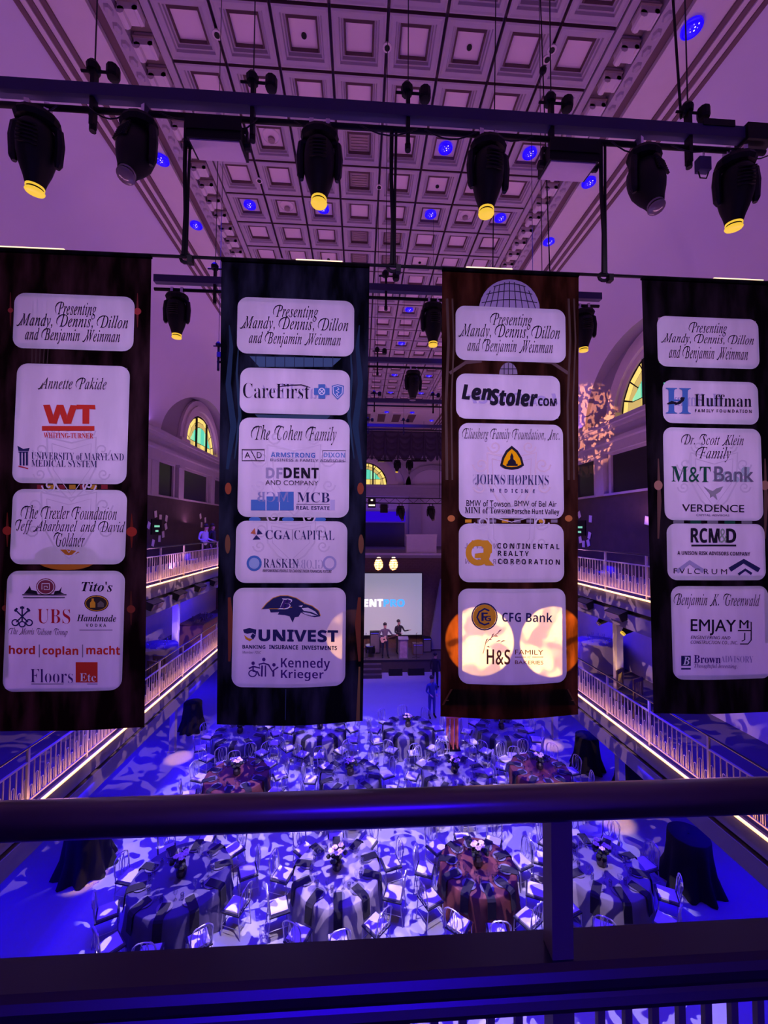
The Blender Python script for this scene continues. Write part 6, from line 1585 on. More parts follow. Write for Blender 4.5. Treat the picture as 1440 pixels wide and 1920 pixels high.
# bird head emblem
b.shape([[(490, 1142), (500, 1131), (512, 1121), (526, 1116), (540, 1116), (556, 1121), (566, 1127), (572, 1133), (560, 1136), (545, 1138), (530, 1141), (518, 1143), (505, 1141)],
         [(505, 1141), (530, 1141), (545, 1138), (560, 1136), (572, 1133), (566, 1146), (560, 1156), (553, 1157), (549, 1167), (543, 1155), (534, 1153), (521, 1152), (524, 1147), (508, 1148)],
         [(560, 1136), (572, 1132), (585, 1136), (597, 1145), (601, 1155), (590, 1157), (575, 1153), (564, 1148)]], NV)
b.shape([[(566, 1140), (578, 1139), (591, 1146), (597, 1153), (584, 1147), (570, 1145)]], (0.62, 0.58, 0.66), 0.0079)
b.shape([[(567, 1147), (580, 1149), (594, 1154), (584, 1154), (572, 1151)]], (0.62, 0.58, 0.66), 0.0079)
b.line([(491, 1142), (500, 1131), (512, 1121), (526, 1116.5), (540, 1116.5), (556, 1121), (572, 1131), (586, 1136), (598, 1145), (601, 1154)], 1.3, GOLD, 0.0080)
b.text('B', 'sb', 521, 548, 1122, 1142, WHT, d=0.0086, shear=0.35)
b.text('B', 'sb', 523, 546, 1124, 1140, PUR, d=0.0092, shear=0.35)
b.shape([[(560, 1136), (568, 1134.5), (566, 1138)]], WHT, 0.0082)
b.line([(505, 1141), (530, 1141), (548, 1138)], 1.2, GOLD, 0.008)
b.shape([[(456, 1180), (468, 1177), (481, 1180), (480, 1190), (474, 1186), (464, 1188), (458, 1186)], [(474, 1187), (480, 1191), (475, 1199), (470, 1193)]], NV)
b.shape([[(458, 1190), (466, 1196), (474, 1198), (469, 1202), (461, 1198)]], GOLD)
b.text('UNIVEST', 'ss', 485, 634, 1180, 1203, NV, off=0.02)
b.text('BANKING', 'ss', 455, 498, 1209, 1216, NV, off=0.01)
b.text('INSURANCE', 'ss', 505, 559, 1209, 1217, NV, off=0.01)
b.text('INVESTMENTS', 'ss', 566, 632, 1210, 1218, NV, off=0.01)
b.text('Member FDIC', 'so', 455, 490, 1220, 1225, GRY)
for (x, yy) in ((475, 1243), (495, 1236), (514, 1246)): b.disc(x, yy, 3.2, 3.4, PUR)
b.line([(467, 1253), (475, 1249), (488, 1252), (486, 1245), (495, 1243), (504, 1246), (511, 1258), (522, 1250)], 3.0, PUR)
b.line([(475, 1250), (475, 1258), (483, 1259), (487, 1267)], 3.0, PUR)
b.ringm(474, 1262, 7, 6, 2.2, PUR)
b.line([(492, 1247), (491, 1268)], 3.4, PUR)
b.line([(498, 1247), (498, 1268)], 2.6, PUR)
b.line([(513, 1256), (513, 1268)], 3.6, PUR)
b.text('Kennedy', 'ss', 527, 619, 1233, 1257, PUR, off=-0.006)
b.text('Krieger', 'ss', 527, 607, 1255, 1276, PUR, off=-0.006)
# ---------------- banner 3
b = B3
b.panel(854, 1060, 577, 678)
presenting(b, (918, 997), 0, (859, 1049), 0, (876, 1036), 0, (588, 618, 609, 641, 637, 668))
b.panel(855, 1050, 703, 787)
b.text('Len', 'si', 865, 922, 722, 751, K, off=0.035, tilt=0.05)
b.text('Stoler', 'si', 918, 1008, 730, 762, K, off=0.035, tilt=0.04)
b.text('.COM', 'ss', 1005, 1043, 747, 762, K, off=0.02, tilt=0.02)
b.text('LenStoler', 'si', 876, 1046, 736, 758, (0.42, 0.36, 0.58), off=0.02, mirror=True, d=0.0060)
b.panel(860, 1056, 795, 972)
b.text('Eliasberg Family Foundation, Inc.', 'sw', 866, 1048, 804, 830, K, shear=0.25)
b.shape([[(959, 836), (970, 845), (978, 858), (982, 873), (972, 879), (959, 881), (946, 879), (937, 873), (941, 858), (948, 845)]], K)
b.shape([[(959, 842), (967, 849), (974, 860), (977, 871), (969, 875), (959, 876), (949, 875), (942, 871), (945, 860), (951, 849)]], (0.85, 0.42, 0.0), 0.0079)
b.shape([[(950, 873), (952, 865), (956, 861), (956, 856), (959, 849), (962, 856), (962, 861), (966, 865), (968, 873)]], K, 0.0084)
b.rect(949, 970, 870, 874, K, 0.0086)
b.text('JOHNS HOPKINS', 'sb', 891, 1028, 890, 911, NV, off=-0.016)
b.text('JOHNS HOPKINS', 'sb', 886, 1022, 890, 911, (0.40, 0.36, 0.48), off=-0.016, mirror=True, d=0.0062)
b.text('MEDICINE', 'ss', 919, 1002, 917, 924, NV, spc=2.1)
b.text('BMW of Towson', '', 874, 956, 938, 950, K, off=-0.004)
b.text('BMW of Bel Air', '', 964, 1043, 939, 950, K, off=-0.004)
b.text('MINI of Towson', 'sb', 871, 957, 951, 963, K)
b.text('Porsche Hunt Valley', 'ss', 959, 1048, 954, 967, K)
crest(b, 959, 905, 46, 56, (0.66, 0.54, 0.56))
b.panel(860, 1057, 982, 1092)
b.ringm(896, 1036, 18, 19, 11, GOLD)
b.shape([[(884, 1013), (914, 1013), (922, 1022), (922, 1036), (912, 1044), (926, 1060), (910, 1060), (900, 1046), (890, 1046), (890, 1038), (906, 1036), (906, 1024), (884, 1024)]], GOLD, 0.0078)
b.text('CONTINENTAL', 'ss', 932, 1048, 1019, 1029, K, spc=1.35)
b.text('REALTY', 'ss', 933, 991, 1033, 1042, K, spc=1.35)
b.text('CORPORATION', 'ss', 933, 1049, 1048, 1058, K, spc=1.35)
b.text('CONTINENTAL', 'ss', 871, 985, 1019, 1029, (0.36, 0.28, 0.36), spc=1.35, mirror=True, d=0.0062)
b.text('CORPORATION', 'ss', 872, 986, 1048, 1058, (0.36, 0.28, 0.36), spc=1.35, mirror=True, d=0.0062)
crest(b, 959, 1010, 44, 50, CRC)
b.panel(859, 1061, 1104, 1284)
b.disc(908, 1156, 22, 23, GOLD)
b.ringm(908, 1156, 23.5, 24.5, 2.4, NV, 0.0078)
b.line([(917, 1145), (908, 1141), (898, 1147), (894, 1157), (899, 1167), (908, 1171), (917, 1168)], 3.2, NV, 0.008)
b.text('F', 'ss', 902, 914, 1148, 1164, NV, d=0.0084)
b.text('G', 'ss', 908, 920, 1154, 1164, NV, d=0.0086)
b.text('CFG Bank', 'ss', 941, 1035, 1148, 1166, NV, off=-0.006)
b.text('H&S', 'ss', 912, 956, 1217, 1246, (0.16, 0.05, 0.03), off=-0.01)
b.text('FAMILY', '', 965, 1018, 1218, 1227, (0.16, 0.05, 0.03))
b.text('of', 'it', 988, 995, 1228, 1235, (0.16, 0.05, 0.03))
b.text('BAKERIES', '', 965, 1018, 1238, 1245, (0.16, 0.05, 0.03))
b.rect(965, 986, 1231, 1232, (0.2, 0.08, 0.05))
b.rect(997, 1018, 1231, 1232, (0.2, 0.08, 0.05))
SPR = (0.38, 0.22, 0.22)
b.line([(905, 1225), (910, 1206), (922, 1194), (934, 1186)], 1.3, SPR)
for (x, y, a) in ((909, 1206, -0.9), (914, 1200, 0.5), (920, 1196, -0.8), (926, 1193, 0.6), (932, 1187, -0.4), (930, 1203, 0.3), (938, 1204, 0.1), (912, 1212, 0.9)):
    b.line([(x, y), (x + 5 * math.cos(a), y - 3.5 + 4 * math.sin(a)), (x + 9 * math.cos(a), y - 4 + 7 * math.sin(a))], [0.5, 2.6, 0.4], SPR)
# ---------------- banner 4
b = B4
b.panel(1232, 1422, 596, 690)
presenting(b, (1290, 1362), 0, (1238, 1412), 0, (1253, 1401), 0, (605, 631, 627, 650, 650, 681))
b.panel(1242, 1421, 715, 795)
b.text('H', 'sb', 1247, 1294, 728, 776, BLU)
b.shape([[(1249, 757), (1258, 752), (1268, 755), (1276, 750), (1279, 745), (1283, 746), (1281, 752), (1274, 758), (1266, 760), (1262, 758), (1251, 759)]], K, 0.0080)
b.disc(1277, 748, 3, 3, K, 0.0081)
b.text('Huffman', 'sb', 1301, 1408, 740, 763, K, off=-0.008)
b.text('FAMILY FOUNDATION', 'ss', 1302, 1408, 768, 774, K, spc=1.3)
b.text('Huffman', 'sb', 1262, 1352, 738, 762, (0.40, 0.36, 0.55), off=-0.008, mirror=True, d=0.0060)
b.panel(1244, 1428, 803, 976)
b.text('Dr. Scott Klein', 'sw', 1276, 1393, 814, 836, K, shear=0.25)
b.text('Family', 'sw', 1303, 1369, 838, 867, K, shear=0.25)
b.text('M&T', 'sb', 1258, 1331, 875, 904, GRN)
b.text('Bank', '', 1338, 1412, 875, 904, GRY, off=-0.012)
b.text('Bank', '', 1334, 1404, 875, 904, (0.34, 0.42, 0.46), off=-0.012, mirror=True, d=0.0064)
b.shape([[(1318, 912), (1328, 918), (1335, 921), (1342, 916), (1355, 912), (1349, 922), (1341, 927), (1344, 938), (1336, 930), (1330, 934), (1330, 926)]], (0.26, 0.25, 0.27))
b.text('VERDENCE', '', 1278, 1394, 946, 960, K, off=-0.006)
b.text('CAPITAL ADVISORS', '', 1304, 1366, 964, 968, GRY)
crest(b, 1338, 905, 44, 56, CRC)
b.panel(1250, 1434, 982, 1088)
b.text('RCM', 'ss', 1294, 1348, 990, 1018, K, off=0.01)
b.text('&', 'ss', 1347, 1362, 991, 1018, (0.25, 0.32, 0.25))
b.text('D', 'ss', 1360, 1379, 991, 1018, K, off=0.01)
b.rect(1295, 1379, 1021, 1024.5, K)
b.text('A UNISON RISK ADVISORS COMPANY', 'ss', 1269, 1405, 1034, 1041, K)
b.text('FVLCRUM', '', 1262, 1362, 1066, 1076, K, spc=1.4)
b.line([(1367, 1068), (1393, 1052), (1422, 1069)], 9, NV)
b.line([(1383, 1077), (1396, 1068), (1408, 1076)], 5, NV)
b.line([(1268, 1072), (1292, 1054), (1318, 1071)], 8, (0.36, 0.32, 0.52), 0.0068)
b.panel(1259, 1442, 1099, 1274)
b.text('Benjamin K. Greenwald', 'sw', 1262, 1424, 1112, 1142, K, shear=0.25)
b.text('EMJAY', '', 1294, 1379, 1161, 1191, K, off=-0.01)
b.text('ENGINEERING AND', 'so', 1294, 1368, 1192, 1198, K)
b.text('CONSTRUCTION CO., INC.', 'so', 1294, 1382, 1201, 1208, K)
b.text('M', '', 1385, 1402, 1162, 1178, K, off=-0.012)
b.line([(1382, 1182), (1407, 1182)], 2, K)
b.line([(1400, 1166), (1407, 1166), (1407, 1200), (1401, 1207), (1386, 1207)], 2, K)
b.line([(1395, 1186), (1395, 1199), (1389, 1202)], 2, K)
b.rect(1276, 1294, 1229, 1248, NV)
b.text('B', 'bi', 1279, 1292, 1231, 1246, WHT, d=0.0085)
b.rect(1276, 1294, 1252, 1255, NV)
b.text('Brown', 'sb', 1300, 1350, 1228, 1243, PUR)
b.text('ADVISORY', 'sb', 1350, 1411, 1229, 1242, (0.30, 0.24, 0.45), off=-0.014)
b.text('Thoughtful Investing.', 'it', 1300, 1381, 1244, 1254, PUR)

# ---------------- picture prints on the dark cloth
LAT = (0.34, 0.26, 0.44)
b = B3
b.cur = b.fab
ribs = []
for k in range(6):               # a domed lattice window printed at the top of the third banner
    rx, ry = 58, 56
    t0 = k
b.shape([ell(955, 582, 57, 58, 32)[16:] + [(1012, 582)]], LAT, 0.0022, 'picture_print')
DK = (0.03, 0.02, 0.04)
for k in range(-4, 5): b.line([(955 + k * 9, 528 + abs(k) ** 1.8 * 1.4), (955 + k * 12.5, 582)], 1.6, DK, 0.003, 'picture_print')
for (r, yy) in ((30, 538), (43, 552), (52, 568)): b.line([(955 - r + 2 * r * i / 10, yy - 6 * math.sin(PI * i / 10)) for i in range(11)], 1.6, DK, 0.003, 'picture_print')
b.shape([ell(953, 702, 17, 22, 24)[12:] + [(970, 702)]], (0.24, 0.19, 0.28), 0.0022, 'picture_print')
for k in (-8, 0, 8): b.line([(953 + k, 681), (953 + k, 702)], 1.4, DK, 0.003, 'picture_print')
b.line([(937, 692), (969, 692)], 1.4, DK, 0.003, 'picture_print')
BRN = (0.075, 0.045, 0.035)
for (a, c) in ((838, 5), (848, 3), (1066, 4), (1076, 3)): b.line([(a, 560), (a + 3, 640), (a - 2, 760), (a, 900)], c, BRN, 0.002, 'picture_print')
for sx, x in ((1, 868), (-1, 1040)): b.line([(x - sx * 25, 700), (x + sx * 5, 680), (x + sx * 35, 677)], 6, (0.10, 0.06, 0.06), 0.002, 'picture_print')
b.shape([[(828, 1322), (845, 1292), (1066, 1292), (1082, 1322)]], (0.10, 0.035, 0.012), 0.002, 'picture_print')
b.line([(836, 1313), (1076, 1313)], 1.6, (0.16, 0.07, 0.03), 0.003, 'picture_print')
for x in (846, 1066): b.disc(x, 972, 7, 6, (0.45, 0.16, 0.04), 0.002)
for k in range(8): b.rect(872 + k * 23, 884 + k * 23, 974, 980, GOLD if k % 3 == 0 else (0.22, 0.18, 0.24), 0.002)
b = B2
b.cur = b.fab
TEAL = (0.012, 0.030, 0.062)
for sx, x in ((1, 430), (-1, 674)):
    b.line([(x, 610), (x + sx * 4, 650), (x - sx * 2, 720), (x + sx * 8, 800), (x - sx * 4, 880)], [2, 7, 10, 12, 5], TEAL, 0.002, 'picture_print')
    b.line([(x + sx * 18, 640), (x + sx * 14, 700), (x + sx * 20, 780), (x + sx * 10, 860)], [1, 4, 6, 2], (0.018, 0.042, 0.075), 0.002, 'picture_print')
    b.disc(x - sx * 2, 916, 6, 11, (0.22, 0.05, 0.02), 0.002)
    b.disc(x - sx * 3, 1020, 5, 18, (0.14, 0.06, 0.03), 0.002)
    b.line([(x, 1120), (x + sx * 3, 1170), (x, 1240)], [5, 11, 4], (0.16, 0.04, 0.02), 0.002, 'picture_print')
b.shape([[(468, 668), (640, 672), (622, 688), (486, 688)]], (0.05, 0.10, 0.17), 0.002, 'picture_print')
for k in range(9): b.line([(480 + k * 18, 668), (480 + k * 18, 688)], 1.5, (0.02, 0.03, 0.06), 0.003, 'picture_print')
b.shape([[(478, 777), (620, 779), (612, 787), (488, 787)]], (0.03, 0.06, 0.10), 0.002, 'picture_print')
b.line([(536, 1292), (535, 1350)], 1.4, (0.03, 0.05, 0.10), 0.002, 'picture_print')
b.line([(674, 1250), (671, 1352)], [3, 7], (0.20, 0.11, 0.04), 0.002, 'picture_print')
for (x, c) in ((478, BLU), (500, (0.05, 0.04, 0.04)), (540, BLU), (600, BLU)): b.disc(x, 974, 11, 5, c, 0.002)
b = B1
b.cur = b.fab
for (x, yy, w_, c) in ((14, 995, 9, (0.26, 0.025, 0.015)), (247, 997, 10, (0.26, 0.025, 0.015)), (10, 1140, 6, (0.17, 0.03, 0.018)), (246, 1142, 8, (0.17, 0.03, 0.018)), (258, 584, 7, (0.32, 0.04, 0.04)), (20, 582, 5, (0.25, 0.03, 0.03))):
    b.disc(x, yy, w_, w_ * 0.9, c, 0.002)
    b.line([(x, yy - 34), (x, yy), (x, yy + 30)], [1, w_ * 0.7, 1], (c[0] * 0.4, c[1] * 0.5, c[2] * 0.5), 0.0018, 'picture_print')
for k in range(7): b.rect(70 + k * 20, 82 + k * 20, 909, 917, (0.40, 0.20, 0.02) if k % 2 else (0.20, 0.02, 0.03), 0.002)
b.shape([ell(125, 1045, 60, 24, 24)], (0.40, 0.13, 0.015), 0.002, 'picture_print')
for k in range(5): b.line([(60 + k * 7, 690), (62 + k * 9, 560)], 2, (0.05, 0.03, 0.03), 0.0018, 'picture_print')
b = B4
b.cur = b.fab
for k in range(5): b.rect(1262 + k * 32, 1282 + k * 32, 976, 982, GRN if k % 2 else (0.16, 0.15, 0.18), 0.002)
for x in (1234, 1434):
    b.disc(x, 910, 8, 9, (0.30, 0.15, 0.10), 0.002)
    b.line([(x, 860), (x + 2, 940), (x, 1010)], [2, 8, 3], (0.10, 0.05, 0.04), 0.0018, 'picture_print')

# ---------------- the sheet is one cloth: no dark layer behind the white panels
for b in (B1, B2, B3, B4):
    m = b.sheet
    inn = lambda v: any(a < v[0] < c and e < v[2] < g for a, c, e, g in b.windows)
    m.f = [f for f in m.f if not all(inn(m.v[i]) for i in f)]
    m.m = [0] * len(m.f)
    old = b.fab.data
    b.fab.data = m.mesh('fabric', mb_dark[b.i], True)
    bpy.data.meshes.remove(old)

# ---------------- the bar the banners hang from
bar = thing('banner_bar', 'thin black bar the four banners hang from', 'bar', (0, BY, BZ + 0.012))
MB().cyl((-3.2, 0, 0), (4.1, 0, 0), 0.013, n=8).obj('pipe', m_black, bar)
for (a, c, yy) in ((0, 121, 482), (555, 642, 493), (874, 960, 508), (1338, 1430, 534)):
    x0_, x1_ = P(a, yy, Y=BY).x, P(c, yy, Y=BY).x
    s = MB().bb((x0_, -0.010, 0.010), (x1_, 0.006, 0.019)).obj('spill_glow_strip', m_striptop, bar)  # warm light spilled along the pipe, painted as a glowing strip

# ================================================================== STAGE AND PEOPLE
m_stage = mat('black_stage_deck', (0.05, 0.035, 0.04), 0.6, vary=0.2, scale=4)
st = thing('stage', 'low dark stage platform in front of the projection screen', 'stage', (0.6, 23.2, 0))
MB().bb((-4.6, 0, 0), (4.4, 2.28, 0.70)).obj('deck', m_stage, st)
MB().bb((-4.6, -0.02, 0.62), (4.4, 0.0, 0.70)).obj('edge_trim', m_track, st)
ss_ = thing('stage_steps', 'dark steps leading up to the stage left of the floor monitors', 'steps', (0.6, 23.19, 0))
for k in range(3): MB().bb((-2.6, -0.9 + 0.3 * k, 0), (0.65, -0.6 + 0.3 * k, 0.18 + 0.18 * k)).obj('step', m_stage, ss_)
s0, s1 = P(791, 1075, Y=25.3), P(791, 1190, Y=25.3)
sc = thing('projection_screen', 'grey lit projection screen with white and blue lettering above the stage', 'screen', (0, 25.3, 0))
SX0, SX1 = s0.x - 6.75, s0.x
MB().bb((SX0, 0, s1.z), (SX1, 0.05, s0.z)).obj('screen_surface', m_screen, sc)
MB().bb((SX0 - 0.06, 0.01, s1.z - 0.06), (SX1 + 0.06, 0.20, s0.z + 0.06)).obj('screen_frame', m_track, sc)


def flat_text(txt, sty, px0, px1, py0, py1, y, m, par_, off=0.0):
    gv, gf = glyph_mesh(txt, sty, off)
    a0, a1 = min(v[0] for v in gv), max(v[0] for v in gv)
    c0, c1 = min(v[1] for v in gv), max(v[1] for v in gv)
    q0, q1 = P(px0, py1, Y=y), P(px1, py0, Y=y)
    b = MB()
    b.add([(q0.x + (q1.x - q0.x) * (u - a0) / (a1 - a0), -0.012, q0.z + (q1.z - q0.z) * (v - c0) / (c1 - c0)) for u, v in gv], gf)
    return b.obj('lettering', m, par_)


flat_text('ENT', 'ss', 682, 718, 1123, 1138, 25.3, m_scrwhite, sc, 0.03)
flat_text('PRO', 'ss', 719, 759, 1123, 1138, 25.3, m_scrblue, sc, 0.03)
bs = MB().bb((-2.9, 36.28, 8.72), (4.05, 36.36, 9.62)).obj('blue_wall_band', m_blueband)  # flat band with its own blue emission
tag(bs, 'blue glowing wall strip above the dark loft opening', 'screen')
wg = MB().prism([(4.25, 0.75), (5.6, 0.75), (5.6, 5.0), (5.0, 5.0)], 0, 0.3).obj('stage_wing_flat', m_fascia, loc=(0, 24.9, 0))
tag(wg, 'pale sloping wing flat at the right side of the stage', 'stage flat')

# ---- people: one continuous skinned body per person
def person(label, loc, rz, J, cols, hair=(0.02, 0.012, 0.01), sc=1.0):
    """J: joints hip, chest, neck, head, and sh/el/wr, hp/kn/an/toe for l and r"""
    t = thing('person', label, 'person', loc, rz)
    t.scale = (sc, sc, sc)
    vs, rad, es = [], [], []

    def v(p, r):
        vs.append(Vector(p))
        rad.append(r)
        return len(vs) - 1

    def e(a, b): es.append((a, b))
    hip = v(J['hip'], 0.135)
    wa = v((Vector(J['hip']) * 0.5 + Vector(J['chest']) * 0.5), 0.12)
    ch = v(J['chest'], 0.15)
    nk = v(J['neck'], 0.055)
    hd = v(Vector(J['head']) - Vector((0, 0, 0.05)), 0.075)
    hd2 = v(Vector(J['head']) + Vector((0, 0, 0.05)), 0.09)
    e(hip, wa), e(wa, ch), e(ch, nk), e(nk, hd), e(hd, hd2)
    for s in ('l', 'r'):
        a, b_, c = v(J['sh' + s], 0.062), v(J['el' + s], 0.043), v(J['wr' + s], 0.028)
        e(ch, a), e(a, b_), e(b_, c)
        d = (Vector(J['wr' + s]) - Vector(J['el' + s])).normalized()
        sd = d.cross(Vector((0, 0, 1)))
        sd = sd.normalized() if sd.length > 0.1 else Vector((1, 0, 0))
        pm = v(Vector(J['wr' + s]) + d * 0.06, 0.026)
        e(c, pm)
        for f in range(4):
            k = v(Vector(J['wr' + s]) + d * 0.11 + sd * (f - 1.5) * 0.021, 0.009)
            k2 = v(Vector(J['wr' + s]) + d * (0.155 - 0.012 * abs(f - 1.4)) + sd * (f - 1.5) * 0.022 - Vector((0, 0, 0.018)), 0.008)
            e(pm, k), e(k, k2)
        k = v(Vector(J['wr' + s]) + d * 0.07 + sd * 0.052, 0.010)
        e(pm, k)
        hp, kn, an, to = v(J['hp' + s], 0.09), v(J['kn' + s], 0.062), v(J['an' + s], 0.045), v(J['toe' + s], 0.038)
        e(hip, hp), e(hp, kn), e(kn, an), e(an, to)
    me = bpy.data.meshes.new('body')
    me.from_pydata(vs, es, [])
    o = bpy.data.objects.new('body', me)
    COL.objects.link(o)
    sk = o.modifiers.new('skin', 'SKIN')
    for k, r in enumerate(rad): me.skin_vertices[0].data[k].radius = (r, r)
    me.skin_vertices[0].data[0].use_root = True
    su = o.modifiers.new('sub', 'SUBSURF')
    su.levels = su.render_levels = 1
    bpy.context.view_layer.update()
    m2 = bpy.data.meshes.new_from_object(o.evaluated_get(bpy.context.evaluated_depsgraph_get()))
    bpy.data.objects.remove(o)
    sh, pa = cols
    for m in (sh, pa, m_skin, m_black): m2.materials.append(m)
    H = Vector(J['hip']).z
    for p in m2.polygons:
        c = p.center
        dh = min((c - Vector(J['wr' + s])).length for s in 'lr')
        if c.z > Vector(J['neck']).z - 0.01 and (c - Vector(J['head'])).length < 0.24 or min((c - Vector(J['wr' + s]) - (Vector(J['wr' + s]) - Vector(J['el' + s])).normalized() * 0.09).length for s in 'lr') < 0.10: p.material_index = 2
        elif min((c - (Vector(J['an' + s]) * 0.5 + Vector(J['toe' + s]) * 0.5)).length for s in 'lr') < 0.14: p.material_index = 3
        elif min(abs((c - Vector(J['hp' + s])).length) for s in 'lr') < 0.11 or c.z < H - 0.02 and min((c - Vector(J[k + s])).length for s in 'lr' for k in ('el', 'wr')) > 0.16: p.material_index = 1
        else: p.material_index = 0
        p.use_smooth = True
    bo = bpy.data.objects.new('body', m2)
    COL.objects.link(bo)
    bo.parent = t
    hc = Vector(J['head'])
    fd = Vector(J.get('face', (0, -1, 0))).normalized()
    hr = MB().ball((0, 0, 0), 0.104, 12, 8, (0.97, 0.97, 0.88))
    ho = hr.obj('hair', mat('hair', hair, 0.6), t, smooth=True, loc=hc + Vector((0, 0, 0.070)) - fd * 0.032)
    rt = fd.cross(Vector((0, 0, 1))).normalized()
    f = MB()
    f.ball(hc + fd * 0.098 + Vector((0, 0, -0.005)), 0.016, 6, 4, (0.8, 0.8, 1))
    f.obj('nose', m_skin, t)
    for s in (-1, 1):
        MB().ball(hc + fd * 0.086 + rt * s * 0.034 + Vector((0, 0, 0.022)), 0.010, 6, 4).obj('eye', m_black, t)
        MB().ball(hc + rt * s * 0.092, 0.022, 6, 4, (0.6, 0.6, 1)).obj('ear', m_skin, t)
    MB().ball(hc + fd * 0.084 + Vector((0, 0, -0.048)), 0.018, 6, 4, (1, 0.5, 0.3)).obj('mouth', mat('lips', (0.35, 0.10, 0.09), 0.5), t)
    return t


def standing(**k):
    J = dict(hip=(0, 0, 0.95), chest=(0, 0, 1.32), neck=(0, 0, 1.50), head=(0, -0.02, 1.64), shl=(0.19, 0, 1.42), shr=(-0.19, 0, 1.42), ell=(0.25, 0.03, 1.13), elr=(-0.25, 0.03, 1.13),
             wrl=(0.26, -0.06, 0.88), wrr=(-0.26, -0.06, 0.88), hpl=(0.10, 0, 0.90), hpr=(-0.10, 0, 0.90), knl=(0.11, -0.01, 0.50), knr=(-0.11, -0.01, 0.50), anl=(0.12, 0.02, 0.09), anr=(-0.12, 0.02, 0.09),
             toel=(0.14, -0.15, 0.045), toer=(-0.14, -0.15, 0.045))
    J.update(k)
    return J


c_grey = mat('grey_shirt_cloth', (0.12, 0.10, 0.12), 0.9)
c_blk = mat('black_suit_cloth', (0.015, 0.014, 0.018), 0.85)
c_jean = mat('dark_trousers_cloth', (0.025, 0.025, 0.04), 0.9)
c_blu = mat('blue_dress_cloth', (0.05, 0.06, 0.30), 0.8)
c_wht = mat('white_shirt_cloth', (0.6, 0.6, 0.68), 0.8)
q = P(722, 1236, Z=0.70)
person('person in grey shirt playing an electric guitar on stage', (q.x, 23.55, 0.70), 0.1, standing(elr=(-0.33, -0.02, 1.16), wrr=(-0.12, -0.20, 1.02), ell=(0.36, -0.05, 1.18), wrl=(0.52, -0.22, 1.20), anl=(0.16, -0.03, 0.09), toel=(0.2, -0.2, 0.045)), (c_grey, c_jean), sc=1.12)
person('person in black suit turned sideways behind the podium on stage', (P(748, 1200, Y=24.2).x, 24.35, 0.70), 0.5, standing(elr=(-0.27, -0.05, 1.14), wrr=(-0.10, -0.28, 1.15), ell=(0.30, -0.10, 1.16), wrl=(0.42, -0.34, 1.24), face=(0.5, -0.6, 0)), (c_blk, c_blk), sc=1.12)
q = P(816, 1290, Z=0)
person('person in black standing by the stage front, right of the middle gap', (q.x, q.y, 0), 2.6, standing(), (c_blk, c_blk))
q = P(812, 1352, Z=0)
person('person in blue dress standing among the far tables below the stage', (q.x, q.y + 0.3, 0), 0.3, standing(wrl=(0.15, -0.16, 1.05), wrr=(-0.15, -0.16, 1.05)), (c_blu, c_blu))
q = P(382, 1022, X=XL - 0.75)
person('person in pale shirt leaning behind the left upper balcony railing', (q.x, q.y, UP), 1.2, standing(wrl=(0.22, -0.32, 1.06), wrr=(-0.22, -0.32, 1.06), chest=(0, -0.06, 1.30), neck=(0, -0.09, 1.47), head=(0, -0.13, 1.61)), (c_wht, c_jean))
q = P(398, 1022, X=XL - 0.75)
person('person in black behind the left upper balcony railing, beside the second banner', (q.x, q.y, UP), 1.4, standing(), (c_blk, c_blk))
# the guitar
gq = P(722, 1236, Z=0.70)
g = thing('electric_guitar', 'cream electric guitar held by the person in grey on stage', 'guitar', (gq.x - 0.02, 23.27, 0.70 + 1.15), 0.1)
R = Matrix.Rotation(-0.28, 3, 'Y')
bd = MB()
out = [(-0.26, 0.02), (-0.24, 0.13), (-0.14, 0.16), (-0.04, 0.11), (0.05, 0.16), (0.12, 0.13), (0.08, 0.05), (0.09, -0.05), (0.11, -0.12), (0.03, -0.14), (-0.05, -0.11), (-0.15, -0.17), (-0.24, -0.12)]
bd.prism([(R @ Vector((x, 0, z))).xz[:] if False else ((R @ Vector((x, 0, z))).x, (R @ Vector((x, 0, z))).z) for x, z in out], -0.025, 0.02)
bd.obj('guitar_body', mat('cream_guitar_lacquer', (0.65, 0.42, 0.25), 0.3), g)
MB().box(R @ Vector((0.36, -0.02, 0)), (0.58, 0.025, 0.05), R).obj('guitar_neck', m_wood, g)
MB().box(R @ Vector((0.70, -0.02, 0.01)), (0.14, 0.02, 0.075), R).obj('headstock', m_wood, g)
MB().box(R @ Vector((-0.05, -0.032, 0)), (0.09, 0.012, 0.07), R).obj('pickup', m_black, g)


# ---- stage gear
def amp(px, pyb, w_, h_, d_, y, lab, m=m_black):
    q = P(px, pyb, Y=y)
    t = thing('guitar_amplifier', lab, 'amplifier', (q.x, y, 0.70))
    MB().bb((-w_ / 2, -d_ / 2, 0), (w_ / 2, d_ / 2, h_)).obj('cabinet', m, t)
    MB().bb((-w_ / 2 + 0.04, -d_ / 2 - 0.012, 0.05), (w_ / 2 - 0.04, -d_ / 2, h_ - 0.14)).obj('grille', c_grey, t)
    p = MB().bb((-w_ / 2 + 0.04, -d_ / 2 - 0.012, h_ - 0.11), (w_ / 2 - 0.04, -d_ / 2, h_ - 0.04)).obj('control_panel', m_chrome, t)
    MB().tube([(-0.1, 0, h_), (-0.08, 0, h_ + 0.04), (0.08, 0, h_ + 0.04), (0.1, 0, h_)], 0.012, 5).obj('carry_handle', m_black, t)


